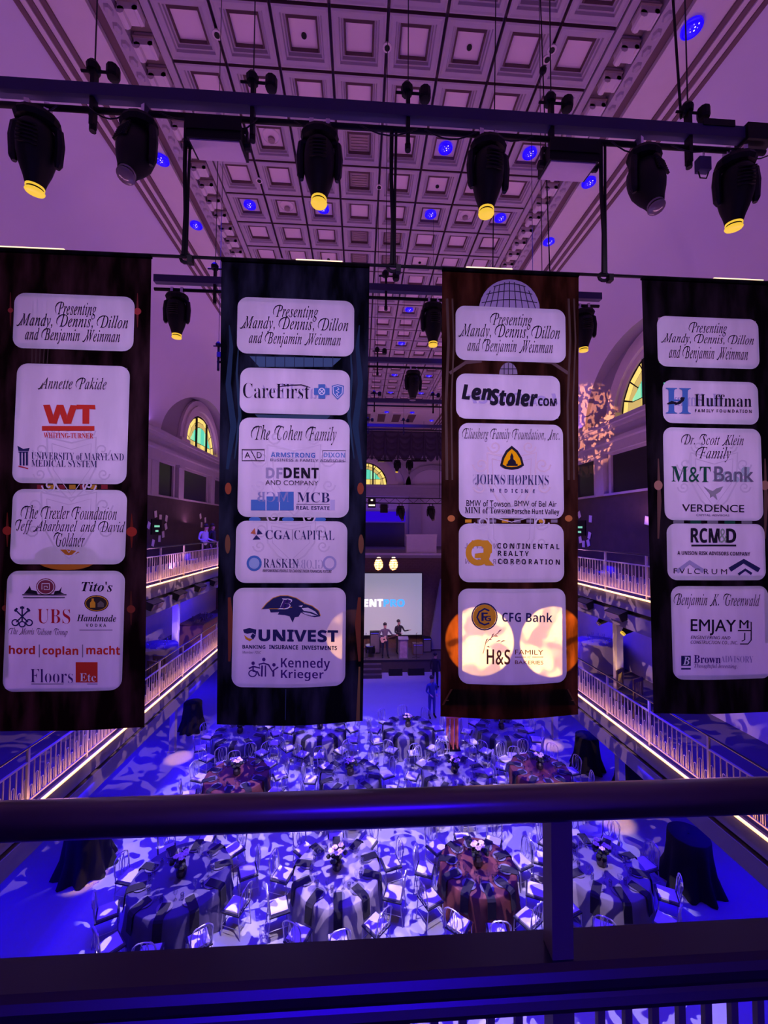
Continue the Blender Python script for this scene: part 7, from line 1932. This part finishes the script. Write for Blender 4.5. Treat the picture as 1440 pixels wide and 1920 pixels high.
amp(703, 1210, 0.62, 1.25, 0.4, 24.6, 'tall black amplifier stack left of the guitarist on stage')
amp(783, 1214, 0.6, 0.65, 0.4, 24.2, 'small amplifier right of the podium on stage', m_wood)
amp(800, 1214, 0.5, 0.85, 0.4, 24.7, 'black amplifier at the right end of the stage')
q = P(694, 1222, Y=23.9)
t = thing('floor_drum', 'round dark drum on legs at the left of the stage', 'drum', (q.x, 23.9, 0.70))
MB().lathe([(0.26, 0.22), (0.28, 0.23), (0.28, 0.62), (0.26, 0.64)], 18).obj('shell', m_black, t)
MB().lathe([(0.285, 0.60), (0.29, 0.61), (0.285, 0.645), (0.25, 0.648)], 18).obj('hoop', m_chrome, t)
for k in range(3): MB().cyl((0.29 * math.cos(k * 2.1), 0.29 * math.sin(k * 2.1), 0), (0.29 * math.cos(k * 2.1), 0.29 * math.sin(k * 2.1), 0.45), 0.012, n=5).obj('leg', m_chrome, t)
q = P(756, 1232, Y=23.5)
t = thing('podium', 'narrow clear-sided podium with printed front on the stage', 'podium', (q.x, 23.55, 0.70))
MB().bb((-0.26, -0.20, 0), (0.26, 0.20, 0.05)).obj('base', m_fascia, t)
MB().bb((-0.20, -0.16, 0.05), (0.20, -0.14, 1.05)).obj('front_panel', mat('podium_print', (0.35, 0.22, 0.30), 0.5, vary=0.6, scale=5), t)
for s in (-1, 1): MB().bb((s * 0.24 - 0.025, -0.16, 0.05), (s * 0.24 + 0.025, 0.12, 1.08)).obj('side_panel', m_fascia, t)
MB().box((0, 0, 1.11), (0.58, 0.42, 0.03), Matrix.Rotation(0.2, 3, 'X')).obj('reading_top', m_fascia, t)
for px, w_ in ((740, 0.75), (778, 0.9)):
    q = P(px, 1259, Z=0.0)
    t = thing('stage_monitor', 'black wedge monitor on the floor before the stage, %s one' % ('left' if px < 760 else 'right'), 'speaker', (q.x, min(q.y, 22.9), 0))
    m_ = MB()
    m_.add([(-w_ / 2, -0.25, 0), (w_ / 2, -0.25, 0), (w_ / 2, 0.25, 0), (-w_ / 2, 0.25, 0), (-w_ / 2, -0.16, 0.36), (w_ / 2, -0.16, 0.36), (w_ / 2, 0.22, 0.10), (-w_ / 2, 0.22, 0.10)],
           [(3, 2, 1, 0), (0, 1, 5, 4), (1, 2, 6, 5), (2, 3, 7, 6), (3, 0, 4, 7), (4, 5, 6, 7)])
    m_.obj('cabinet', m_black, t)
    MB().box((0, 0.03, 0.245), (w_ * 0.8, 0.34, 0.012), Matrix.Rotation(-0.6, 3, 'X')).obj('grille', m_lensdark, t)
for n, px in enumerate((686, 780)):
    q = P(px, 1234, Z=0.70)
    t = thing('microphone_stand', 'thin black microphone stand %s the guitarist' % ('left of' if n == 0 else 'right of'), 'microphone stand', (q.x, 23.4, 0.70))
    for k in range(3): MB().cyl((0, 0, 0.08), (0.25 * math.cos(k * 2.1 + 0.4), 0.25 * math.sin(k * 2.1 + 0.4), 0.012), 0.01, n=5).obj('leg', m_black, t)
    MB().cyl((0, 0, 0.08), (0, 0, 1.4), 0.011, n=6).obj('pole', m_black, t)
    MB().cyl((0, 0.15, 1.33), (0, -0.3, 1.52), 0.009, n=6).obj('boom', m_black, t)
    MB().ball((0, -0.32, 1.53), 0.03, 8, 5).obj('microphone', m_chrome, t)

# ---- lattice truss over the stage with its heads
y0 = 27.0
q0, q1 = P(683, 943, Y=y0), P(830, 941, Y=y0)
zt_ = q0.z
lt = thing('stage_lattice_truss', 'small black lattice truss above the loft with hanging heads', 'truss', (CX, y0, zt_))
for dz in (0, 0.35):
    for dy in (-0.15, 0.15): MB().cyl((-4.5, dy, dz), (5.0, dy, dz), 0.028, n=6).obj('chord', m_black, lt)
for k in range(24):
    xa = -4.5 + k * 0.4
    MB().cyl((xa, -0.15, 0.0 if k % 2 else 0.35), (xa + 0.4, -0.15, 0.35 if k % 2 else 0.0), 0.014, n=5).obj('brace', m_black, lt)
for s in (-4.4, 4.9): MB().cyl((s, 0, 0.35), (s, 0, ZC - zt_ - 0.2), 0.02, n=5).obj('suspension_wire', m_track, lt)
for px, py, yel, scl, lab in ((751, 944, 0, 1.6, 'dark moving head lamp on the lattice truss above the stage, left one'), (808, 944, 0, 1.6, 'dark moving head lamp on the lattice truss above the stage, right one')):
    q = P(px, py, Y=y0)
    t = dup(first[yel], loc=(q.x, y0, zt_ - 0.06), label=lab, group=SG)
    t.scale = (scl, scl, scl)
    t.rotation_euler = (0, 0, 0.3)
cn = thing('par_can', 'x', 'spotlight', (0, 0, 0))
MB().cyl((0, 0, -0.05), (0, 0, -0.62), 0.24, 0.26, n=14).obj('can', m_black, cn)
MB().cyl((0, 0, -0.60), (0, 0, -0.63), 0.22, n=14).obj('lens', m_lensdark, cn)
MB().tube([(-0.27, 0, -0.3), (-0.27, 0, 0.0), (0.27, 0, 0.0), (0.27, 0, -0.3)], 0.02, 5).obj('yoke', m_black, cn)
q = P(720, 940, Y=y0)
cn.location = (q.x, y0, zt_ - 0.02)
cn['label'] = 'black can light on the lattice truss, left of the two heads'
q = P(697, 932, Y=y0 - 0.2)
t = thing('flood_lamp', 'small lit white flood lamp on the lattice truss beside the second banner', 'flood lamp', (q.x, y0 - 0.4, zt_ + 0.02))
MB().bb((-0.25, -0.1, -0.35), (0.25, 0.1, 0.25)).obj('housing', m_black, t)
for dz, w_ in ((0.14, 0.07), (-0.20, 0.2)): MB().bb((-w_, -0.12, dz - 0.05), (w_, -0.10, dz + 0.05)).obj('lamp_window', mat('white_lamp_face', (1, 1, 0.8), 0.4, emit=(1.0, 0.9, 0.6), es=1.2), t)
MB().tube([(0, 0, 0.25), (0, 0.35, 0.33)], 0.02, 5).obj('bracket', m_black, t)

# ---- swagged valance at the far end of the ceiling
yv = 35.9
v0, v1 = P(700, 808, Y=yv), P(700, 862, Y=yv)
va = thing('valance_curtain', 'dark swagged valance hanging across the far end of the ceiling', 'curtain', (0, yv, v0.z))
hh = v0.z - v1.z
MB().bb((-4.9, 0.1, -hh * 0.75), (9.2, 0.16, 0.3)).obj('backing_cloth', m_swag, va)
for tier in range(2):
    for k in range(12):
        xa = -4.85 + k * 1.17

        def fn(u, v, xa=xa, tier=tier):
            sag = math.sin(PI * u)
            z = -tier * hh * 0.42 - v * hh * (0.30 + 0.32 * sag)
            return (xa + u * 1.17, -0.03 - 0.10 * sag * (0.4 + 0.6 * v) - 0.05 * math.sin(v * 5 * PI) * (0.3 + sag), z)
        MB().grid(fn, 10, 16).obj('swag', m_swag, va, smooth=True)
for k in range(13): MB().lathe([(0.05, 0), (0.09, -hh * 0.3), (0.12, -hh * 0.95), (0.04, -hh)], 8, (-4.85 + k * 1.17, -0.08, 0)).obj('tail', m_swag, va)
for n, (px, kind) in enumerate(((745, 0), (768, 0), (722, 1), (786, 1))):
    q = P(px, 860, Y=33.0)
    if kind == 0:
        t = dup(first[1 - n], loc=(q.x, 33.0, q.z), label='%s distant head lamp hanging below the valance' % ('small lit' if n == 0 else 'small dark'), group=SG)
        t.scale = (1.6, 1.6, 1.6)
    else:
        t = thing('hanging_batten_light', '%s flat batten light below the valance' % ('left' if n == 2 else 'right'), 'light', (q.x, 33.0, q.z), 0, 'batten lights below the valance')
        MB().bb((-0.6, -0.1, -0.25), (0.6, 0.1, -0.08)).obj('housing', m_black, t)
        MB().bb((-0.55, -0.11, -0.27), (0.55, 0.09, -0.25)).obj('lens', m_lensdark, t)
        MB().bb((-0.03, -0.03, -0.1), (0.03, 0.03, 0.02)).obj('clamp', m_black, t)
q = P(750, 860, Y=33.0)
vb = MB().cyl((-5, 33, q.z + 0.02), (5.6, 33, q.z + 0.02), 0.035, n=6)
for s in (-4.6, 5.2): vb.cyl((s, 33, q.z), (s, 33, ZC - 0.165), 0.012, n=4)
tag(vb.obj('lamp_batten', m_black), 'thin black batten below the valance carrying small lamps', 'batten')

# ================================================================== TABLES
tabs = [  # px, py of table centre on the table top plane, radius, seats, cloth, row, name
    (340, 1642, 0.98, 10, 'blue', 0, 'near left blue table'),
    (632, 1630, 0.92, 10, 'grey', 0, 'near pale middle table'),
    (896, 1622, 0.82, 10, 'red', 0, 'near red table'),
    (1128, 1622, 0.90, 10, 'mauve', 0, 'table right of the post'),
    (444, 1452, 0.92, 10, 'red', 1, 'left red table above the handrail'),
    (657, 1452, 0.88, 10, 'blue', 1, 'blue table above the handrail'),
    (852, 1448, 0.95, 10, 'mauve', 1, 'pale table above the handrail'),
    (1012, 1441, 0.88, 10, 'red', 1, 'right red table above the handrail'),
    (450, 1374, 0.92, 10, 'blue', 2, 'far left blue table'),
    (600, 1366, 0.92, 10, 'grey', 2, 'far table below second banner'),
    (765, 1362, 0.92, 10, 'mauve', 2, 'far middle table'),
    (940, 1366, 0.90, 10, 'blue', 2, 'far table below third banner'),
]
cl = {'blue': mat('navy_tablecloth', (0.075, 0.06, 0.13), 0.8), 'grey': mat('pale_tablecloth', (0.26, 0.23, 0.26), 0.75), 'red': mat('dark_red_tablecloth', (0.11, 0.022, 0.022), 0.75),
      'mauve': mat('mauve_tablecloth', (0.18, 0.155, 0.20), 0.75)}
m_nap = mat('black_napkin', (0.012, 0.010, 0.016), 0.9)
m_plate = mat('glazed_plate', (0.16, 0.15, 0.18), 0.2)
m_wire = mat('silver_chair_wire', (0.55, 0.52, 0.60), 0.35, 0.7)
m_seat = mat('dark_chair_seat', (0.02, 0.018, 0.025), 0.6)
m_cush = mat('pale_seat_cushion', (0.52, 0.48, 0.52), 0.8)
m_leaf = mat('dark_foliage', (0.015, 0.02, 0.015), 0.8)
m_pet = mat('pale_pink_petals', (0.72, 0.50, 0.52), 0.7)
m_vase = mat('dark_vase', (0.03, 0.02, 0.03), 0.25)
TH = 0.76


def table_mesh(R, ph):
    wv = lambda t, k: (0, 0, 0.004, 0.012, 0.03, 0.055)[k] * math.sin(14 * t + ph)
    return MB().lathe([(0.02, TH), (R - 0.02, TH), (R, TH - 0.02), (R + 0.01, TH - 0.2), (R + 0.03, TH - 0.5), (R + 0.06, 0.02)], 84, wave=wv, caps=False)


# one chair of each thing, facing +y (towards the table)
ch0 = thing('banquet_chair', 'x', 'chair', (0, 0, 0))
MB().bb((-0.20, -0.20, 0.435), (0.20, 0.20, 0.462)).obj('seat', m_seat, ch0)
cu = MB().bb((-0.165, -0.165, 0.462), (0.165, 0.165, 0.495)).obj('seat_cushion', m_cush, ch0)
for (x, y) in ((-0.18, 0.18), (0.18, 0.18)): MB().cyl((x, y, 0.435), (x * 1.08, y * 1.1, 0), 0.011, n=6).obj('leg', m_wire, ch0)
for x in (-0.18, 0.18): MB().tube([(x, -0.18, 0.45), (x * 1.05, -0.23, 0)], 0.011, 6).obj('leg', m_wire, ch0)
bk = MB()
bk.tube([(-0.185, -0.185, 0.45), (-0.19, -0.22, 0.75)] + [(-0.19 * math.cos(PI * k / 8), -0.24 - 0.01 * math.sin(PI * k / 8), 0.80 + 0.12 * math.sin(PI * k / 8)) for k in range(9)] + [(0.19, -0.22, 0.75), (0.185, -0.185, 0.45)], 0.011, 6)
bk.obj('back_frame', m_wire, ch0)
for (cx_, rx_) in ((-0.095, 0.085), (0.0, 0.075), (0.095, 0.085)):
    MB().tube([(cx_ + rx_ * math.sin(2 * PI * k / 14), -0.205 - 0.055 * (0.66 - 0.20 * math.cos(2 * PI * k / 14) - 0.45), 0.69 - 0.21 * math.cos(2 * PI * k / 14)) for k in range(14)], 0.007, 5, closed=True).obj('back_loop', m_wire, ch0)
MB().tube([(-0.19, 0.19, 0.2), (0.19, 0.19, 0.2), (0.195, -0.21, 0.2), (-0.195, -0.21, 0.2)], 0.007, 5, closed=True).obj('stretcher', m_wire, ch0)
pl0 = thing('dinner_plate', 'x', 'plate', (0, 0, 0))
MB().lathe([(0.07, 0.0), (0.085, 0.003), (0.145, 0.018), (0.147, 0.021), (0.085, 0.009), (0.002, 0.008)], 20, caps=True).obj('plate_dish', m_plate, pl0)
gl_wine = MB().lathe([(0.036, 0.0), (0.036, 0.004), (0.006, 0.008), (0.005, 0.09), (0.03, 0.115), (0.042, 0.15), (0.036, 0.205)], 10, caps=False).mesh('wine_glass', m_glass, True)
gl_wat = MB().lathe([(0.002, 0.004), (0.030, 0.004), (0.036, 0.12), (0.034, 0.12), (0.028, 0.01)], 10, caps=False).mesh('water_glass', m_glass, True)


def nap_mesh():
    m = MB()
    pts = [(-0.34, 0.03), (-0.10, 0.024), (0.0, 0.012), (0.03, -0.03), (0.042, -0.20), (0.055, -0.34)]
    for (r, z) in pts: m.v += [(-0.085, r, TH + z), (0.085, r, TH + z)]
    m.v += [(x, y - 0.004 if k < 6 else y - 0.008, z - (0.006 if k < 6 else 0)) for k, (x, y, z) in enumerate(list(m.v))]
    n = len(pts)
    for k in range(n - 1):
        a = 2 * k
        m.f += [(a, a + 1, a + 3, a + 2), (a + 2 * n, a + 2 + 2 * n, a + 3 + 2 * n, a + 1 + 2 * n), (a, a + 2, a + 2 + 2 * n, a + 2 * n), (a + 1, a + 1 + 2 * n, a + 3 + 2 * n, a + 3)]
    m.f += [(0, 2 * n, 2 * n + 1, 1), (2 * n - 2, 2 * n - 1, 4 * n - 1, 4 * n - 2)]
    m.m = [0] * len(m.f)
    return m.mesh('napkin', m_nap)


np_me = nap_mesh()


def loose(me, name, loc, rz, label, cat, group):
    o = bpy.data.objects.new(name, me)
    COL.objects.link(o)
    o.location = loc
    o.rotation_euler = (0, 0, rz)
    return tag(o, label, cat, group)


def centre(x, y, tn, k):
    t = thing('flower_centrepiece', 'dark vase with pale blooms at the centre of the %s' % tn, 'centrepiece', (x, y, TH), 0, 'flower centrepieces')
    MB().lathe([(0.07, 0), (0.10, 0.03), (0.11, 0.14), (0.07, 0.20), (0.085, 0.23)], 12).obj('vase', m_vase, t)
    f = MB()
    rr = random.Random(k)
    for q in range(16):
        a, r = rr.random() * 6.28, 0.05 + 0.15 * rr.random()
        f.ball((r * math.cos(a), r * math.sin(a), 0.26 + 0.14 * rr.random()), 0.055, 6, 4, (1, 1, 0.7))
    fo = f.obj('foliage', m_leaf, t)
    fo['kind'] = 'stuff'
    for q in range(5):
        a, r = q * 1.26 + k, 0.06 + 0.09 * rr.random()
        c = Vector((r * math.cos(a), r * math.sin(a), 0.38 + 0.08 * rr.random()))
        b_ = MB()
        b_.ball(c, 0.038, 8, 5)
        for w_ in range(6): b_.ball(c + Vector((0.042 * math.cos(w_ * 1.05), 0.042 * math.sin(w_ * 1.05), -0.008)), 0.028, 6, 4, (1, 1, 0.6))
        b_.obj('blossom', m_pet, t)
    return t


CH = []
firstchair = [True]
firstplate = [True]
HOURS = ('twelve', 'one', 'two', 'three', 'four', 'five', 'six', 'seven', 'eight', 'nine', 'ten', 'eleven')
for ti, (px, py, R, NS, ck, row, tn) in enumerate(tabs):
    q = P(px, py, Z=TH)
    tx, ty = q.x, q.y
    t = thing('round_table', 'round banquet table under its cloth, %s' % tn, 'table', (tx, ty, 0), 0, 'round banquet tables')
    table_mesh(R, ti).obj('tablecloth', cl[ck], t, smooth=True)
    MB().cyl((0, 0, TH - 0.03), (0, 0, TH - 0.006), R - 0.03, n=32).obj('tabletop', m_wood, t)
    MB().cyl((0, 0, 0), (0, 0, TH - 0.03), 0.05, n=8).obj('pedestal', m_black, t)
    rnd = random.Random(ti * 7 + 1)
    off = (0.0, 0.12, 0.05, -0.08)[ti % 4]
    for k in range(NS):
        a = -PI / 2 + (k + off) * 2 * PI / NS
        hr = HOURS[round(((PI / 2 - a) % (2 * PI)) / (PI / 6)) % 12]
        d = R + 0.32 + 0.06 * rnd.random()
        a0 = a
        best = None
        for sh in (0, 0.08, -0.08, 0.16, -0.16, 0.24, -0.24):      # chairs do not stand in one another
            v = Vector((tx + d * math.cos(a0 + sh), ty + d * math.sin(a0 + sh)))
            g = min([(v - e).length for e in CH] + [0.64])
            if best is None or g > best[0] + 1e-6: best = (g, a0 + sh, v)
        a, cxy = best[1], best[2]
        CH.append(cxy)
        lab = 'wire-backed chair at the %s o\'clock seat of the %s' % (hr, tn)
        gr = 'chairs at the %s' % tn
        rz = a + PI / 2 + (rnd.random() - 0.5) * 0.3
        p3 = (tx + d * math.cos(a), ty + d * math.sin(a), 0)
        if firstchair[0]:
            c = ch0
            c.location, c.rotation_euler, c['label'], c['group'] = p3, (0, 0, rz), lab, gr
            firstchair[0] = False
        else: c = dup(ch0, p3, rz, lab, gr)
        a = a0
        r = R - 0.24
        gp = 'place settings on the %s' % tn
        pz = TH + 0.001
        pp = (tx + r * math.cos(a), ty + r * math.sin(a), pz)
        if firstplate[0]:
            pl0.location, pl0['label'], pl0['group'] = pp, 'plate at the %s o\'clock place of the %s' % (hr, tn), 'plates on the %s' % tn
            firstplate[0] = False
        else: dup(pl0, pp, 0, 'plate at the %s o\'clock place of the %s' % (hr, tn), 'plates on the %s' % tn)
        loose(np_me, 'napkin', (tx + (R + 0.012) * math.cos(a), ty + (R + 0.012) * math.sin(a), 0.002), a - PI / 2, 'black napkin at the %s o\'clock place of the %s' % (hr, tn), 'napkin', 'napkins on the %s' % tn)
        if row < 2:
            for (da, r2, me, nm, wd) in ((0.22, R - 0.40, gl_wine, 'wine_glass', 'stemmed glass'), (-0.20, R - 0.36, gl_wat, 'water_glass', 'straight glass')):
                loose(me, nm, (tx + r2 * math.cos(a + da), ty + r2 * math.sin(a + da), pz), 0, '%s at the %s o\'clock place of the %s' % (wd, hr, tn), 'glass', 'glasses on the %s' % tn)
        elif k % 1 == 0:
            loose(gl_wine, 'wine_glass', (tx + (R - 0.40) * math.cos(a + 0.2), ty + (R - 0.40) * math.sin(a + 0.2), pz), 0, 'stemmed glass at the %s o\'clock place of the %s' % (hr, tn), 'glass', 'glasses on the %s' % tn)
    centre(tx, ty, tn, ti)

# ---- tall tables hidden under black floor-length cloths
for (px, py, R, hh_, lab) in ((1322, 1686, 0.42, 1.10, 'black-draped tall table at the lower right, beside the near tables'), (1112, 1452, 0.36, 1.10, 'black-draped tall table right of the far tables'),
                              (354, 1376, 0.34, 1.10, 'black-draped tall table beside the left column'), (138, 1656, 0.42, 1.10, 'black-draped tall table at the lower left under the handrail'),
                              (1196, 1500, 0.36, 1.10, 'black-draped tall table under the right balcony, mostly behind the handrail')):
    q = P(px, py, Z=0)
    t = thing('draped_tall_table', lab, 'table', (q.x, q.y + R, 0), 0, 'black-draped tall tables')
    wv = lambda tt, k: (0, 0, 0.01, 0.04, 0.09, 0.16)[k] * math.sin(9 * tt + px)
    MB().lathe([(0.02, hh_), (R - 0.02, hh_), (R, hh_ - 0.02), (R * 1.02, hh_ - 0.3), (R * 1.12, 0.4), (R * 1.42, 0.01)], 54, wave=wv, caps=False).obj('floor_length_cloth', m_drape, t, smooth=True)
    MB().cyl((0, 0, 0), (0, 0, hh_ - 0.02), 0.04, n=8).obj('pedestal', m_black, t)

# ---- pedestal of reddish acrylic columns among the far tables
q = P(848, 1402, Z=0)
t = thing('acrylic_pedestal', 'reddish lit acrylic pedestal below the left corner of the third banner', 'pedestal', q)
m_acr = mat('reddish_acrylic', (0.45, 0.10, 0.10), 0.15, emit=(0.4, 0.06, 0.05), es=0.12)
for i in range(3):
    for j in range(3): MB().cyl(((i - 1) * 0.16, (j - 1) * 0.16, 0.04), ((i - 1) * 0.16, (j - 1) * 0.16, 1.18), 0.035, n=8).obj('acrylic_rod', m_acr, t)
MB().bb((-0.26, -0.26, 0), (0.26, 0.26, 0.04)).obj('base', m_black, t)
MB().bb((-0.26, -0.26, 1.18), (0.26, 0.26, 1.22)).obj('top', m_acr, t)

# ================================================================== BALCONY FURNISHINGS
def bal_table(px, py, R, h_, ck, lab):
    q = P(px, py, Z=LOW + h_)
    q.y = min(q.y, 14.4)
    t = thing('balcony_table', lab, 'table', (q.x, q.y, LOW))
    wv = lambda tt, k: (0, 0, 0.006, 0.03)[k] * math.sin(12 * tt)
    MB().lathe([(0.02, h_), (R, h_), (R + 0.01, h_ - 0.03), (R + 0.05, 0.01)], 48, wave=wv, caps=False).obj('tablecloth', cl[ck], t, smooth=True)
    MB().cyl((0, 0, 0), (0, 0, h_ - 0.02), 0.05, n=8).obj('pedestal', m_black, t)
    return q


for (px, py, R, ck, side) in ((303, 1203, 0.72, 'blue', 'left'), (1120, 1200, 0.72, 'grey', 'right')):
    q = bal_table(px, py, R, 0.95, ck, 'round draped table on the %s lower balcony' % side)
    rr = random.Random(px)
    for k in range(9):
        a, r = PI / 2 - (k * 4 // 3) * PI / 6, 0.30 + 0.2 * rr.random()
        loose(gl_wine, 'wine_glass', (q.x + r * math.cos(a), q.y + r * math.sin(a), q.z + 0.002), 0, 'stemmed glass at the %s o\'clock side of the %s lower balcony table' % (HOURS[k * 4 // 3], side), 'glass', 'glasses on the %s lower balcony table' % side)
m_brown = mat('brown_chair_slats', (0.10, 0.06, 0.03), 0.6)
bc0 = thing('cross_back_chair', 'x', 'chair', (0, 0, 0))
MB().bb((-0.22, -0.22, 0.44), (0.22, 0.22, 0.48)).obj('seat', m_seat, bc0)
for (x, y) in ((-0.2, 0.2), (0.2, 0.2)): MB().bb((x - 0.018, y - 0.018, 0), (x + 0.018, y + 0.018, 0.44)).obj('leg', m_brown, bc0)
for x in (-0.2, 0.2): MB().bb((x - 0.018, -0.235, 0), (x + 0.018, -0.2, 0.98)).obj('leg', m_brown, bc0)
MB().bb((-0.22, -0.24, 0.9), (0.22, -0.2, 1.0)).obj('top_rail', m_brown, bc0)
for k in range(5): MB().bb((-0.15 + k * 0.075 - 0.012, -0.23, 0.5), (-0.15 + k * 0.075 + 0.012, -0.21, 0.9)).obj('slat', m_brown, bc0)
chs = [(304, 1264, 2.4, 'left', 'nearest the banner edge'), (330, 1246, 2.7, 'left', 'second along the railing'), (350, 1236, 2.9, 'left', 'third along the railing'), (1178, 1262, -2.5, 'right', 'in front of the yellow column'), (1212, 1280, -2.7, 'right', 'beside the rightmost banner')]
for n, (px, py, rz, side, wd) in enumerate(chs):
    q = P(px, py, Z=LOW + 0.95)
    q.x = min(q.x, XL - 0.42) if side == 'left' else max(q.x, XR + 0.42)
    lab = 'brown slat-backed chair on the %s lower balcony, %s' % (side, wd)
    if n == 0:
        bc0.location, bc0.rotation_euler, bc0['label'], bc0['group'] = (q.x, q.y, LOW), (0, 0, rz), lab, 'slat-backed chairs on the lower balconies'
    else: dup(bc0, (q.x, q.y, LOW), rz, lab, 'slat-backed chairs on the lower balconies')
q = P(376, 1166, Z=LOW + 1.08)
t = thing('bar_counter', 'brown bar counter on the left lower balcony by the second banner', 'bar counter', (q.x - 0.2, q.y + 0.6, LOW))
MB().bb((-0.45, -1.0, 0), (0.45, 1.0, 1.04)).obj('counter_body', mat('bar_front', (0.22, 0.10, 0.10), 0.7, vary=0.2, scale=5), t)
MB().bb((-0.5, -1.05, 1.04), (0.5, 1.05, 1.08)).obj('counter_top', m_wood, t)
rr = random.Random(5)
for k in range(14):
    loose(gl_wat, 'water_glass', (q.x - 0.2 + (rr.random() - 0.5) * 0.7, q.y + 0.6 + (k - 6.5) * 0.13, LOW + 1.081), 0, '%s glass from the near end of the brown bar counter' % ('first second third fourth fifth sixth seventh eighth ninth tenth eleventh twelfth thirteenth fourteenth'.split()[k]), 'glass', 'glasses on the bar counter')

# flood lights on the cable tracks of the upper balconies
fl0 = thing('track_flood_light', 'x', 'flood lamp', (0, 0, 0))
MB().box((0.04, 0, -0.12), (0.26, 0.62, 0.20), Matrix.Rotation(0.4, 3, 'Y')).obj('housing', m_black, fl0)
MB().box((0.16, 0, -0.175), (0.02, 0.56, 0.16), Matrix.Rotation(0.4, 3, 'Y')).obj('lens', m_lensdark, fl0)
MB().bb((-0.10, -0.03, -0.06), (0.0, 0.03, 0.03)).obj('bracket', m_black, fl0)
fls = [(285, 1128, -1, 'first from the leftmost banner'), (333, 1108, -1, 'second from the leftmost banner'), (372, 1090, -1, 'third from the leftmost banner'), (400, 1078, -1, 'beside the second banner'),
       (1100, 1108, 1, 'beside the third banner'), (1160, 1132, 1, 'beside the rightmost banner')]
for n, (px, py, side, wd) in enumerate(fls):
    q = P(px, py, X=(XL + 0.02) if side < 0 else (XR - 0.02))
    lab = 'black flood lamp under the %s upper balcony edge, %s' % ('left' if side < 0 else 'right', wd)
    t = fl0 if n == 0 else dup(fl0)
    t.location = (q.x, q.y, UP - 0.40)
    t.rotation_euler = (0, 0, 0 if side < 0 else PI)
    t['label'], t['group'] = lab, 'flood lamps on the balcony edges'
# two moving heads hanging under the right upper balcony
for n, (px, py, yel, wd) in enumerate(((1140, 1150, 0, 'with dark lens'), (1188, 1172, 1, 'with yellow lens turned to the column'))):
    q = P(px, py, X=XR + 0.7)
    t = dup(first[yel], loc=(q.x, q.y, UP - 0.60), label='moving head lamp hanging under the right upper balcony, %s' % wd, group=SG)
    tilt_head(t, 0.0, 0.9, 0)
    MB().bb((-0.12, -0.1, -0.08), (0.12, 0.1, 0.02)).obj('mount_plate', m_black, t)
# wall cards
cd_me = MB().bb((-0.006, -0.10, -0.14), (0.006, 0.10, 0.14)).mesh('wall_card', m_white)
cards = [(279, 985), (292, 964), (301, 971), (312, 972), (311, 987), (306, 1002), (299, 1010), (287, 1018), (376, 968), (385, 975), (378, 984), (388, 990)]
LC = ['white wall card at %s o\'clock of the left balcony\'s green screen' % h for h in ('nine', 'twelve', 'one', 'two', 'three', 'four', 'five', 'seven')] + ['%s of the four white cards above the person in pale shirt' % h for h in ('uppermost', 'middle right', 'middle left', 'lowest')]
RC = ['white wall card %s the right balcony\'s green screen' % h for h in ('just above', 'upper right of', 'lowest left of', 'right of', 'at the foot of', 'lower right of')] + ['lone white wall card beside the rightmost banner, right upper balcony']
for k, (px, py) in enumerate(cards):
    q = P(px, py, X=XLW + 0.23)
    o = loose(cd_me, 'wall_card', q, 0, LC[k], 'card', 'cards on the left balcony wall')
    o.rotation_euler = (((k * 37) % 50 - 25) / 60, 0, 0)
for k, (px, py) in enumerate([(1086, 965), (1107, 973), (1088, 1012), (1105, 1004), (1094, 1020), (1103, 1018), (1213, 976)]):
    q = P(px, py, X=XRW - 0.23)
    o = loose(cd_me, 'wall_card', q, 0, RC[k], 'card', 'cards on the right balcony wall')
    o.rotation_euler = (((k * 31) % 50 - 25) / 60, 0, 0)
for (px, py, X_, wd) in ((293, 988, XLW + 0.22, 'left'), (1088, 990, XRW - 0.22, 'right')):
    q = P(px, py, X=X_)
    t = thing('wall_screen', 'small green lit screen on the dark wall of the %s upper balcony' % wd, 'screen', q)
    sd = 1 if wd == 'left' else -1
    MB().bb((-0.03, -0.42, -0.32), (0.03, 0.42, 0.32)).obj('casing', m_black, t)
    for (z, hw) in ((0.03, 0.22), (-0.17, 0.12)): MB().bb((sd * 0.03, -hw, z - 0.04), (sd * 0.035, hw, z + 0.04)).obj('lit_line', mat('green_screen_glow', (0.1, 0.3, 0.2), 0.5, emit=(0.25, 0.75, 0.5), es=0.8), t)
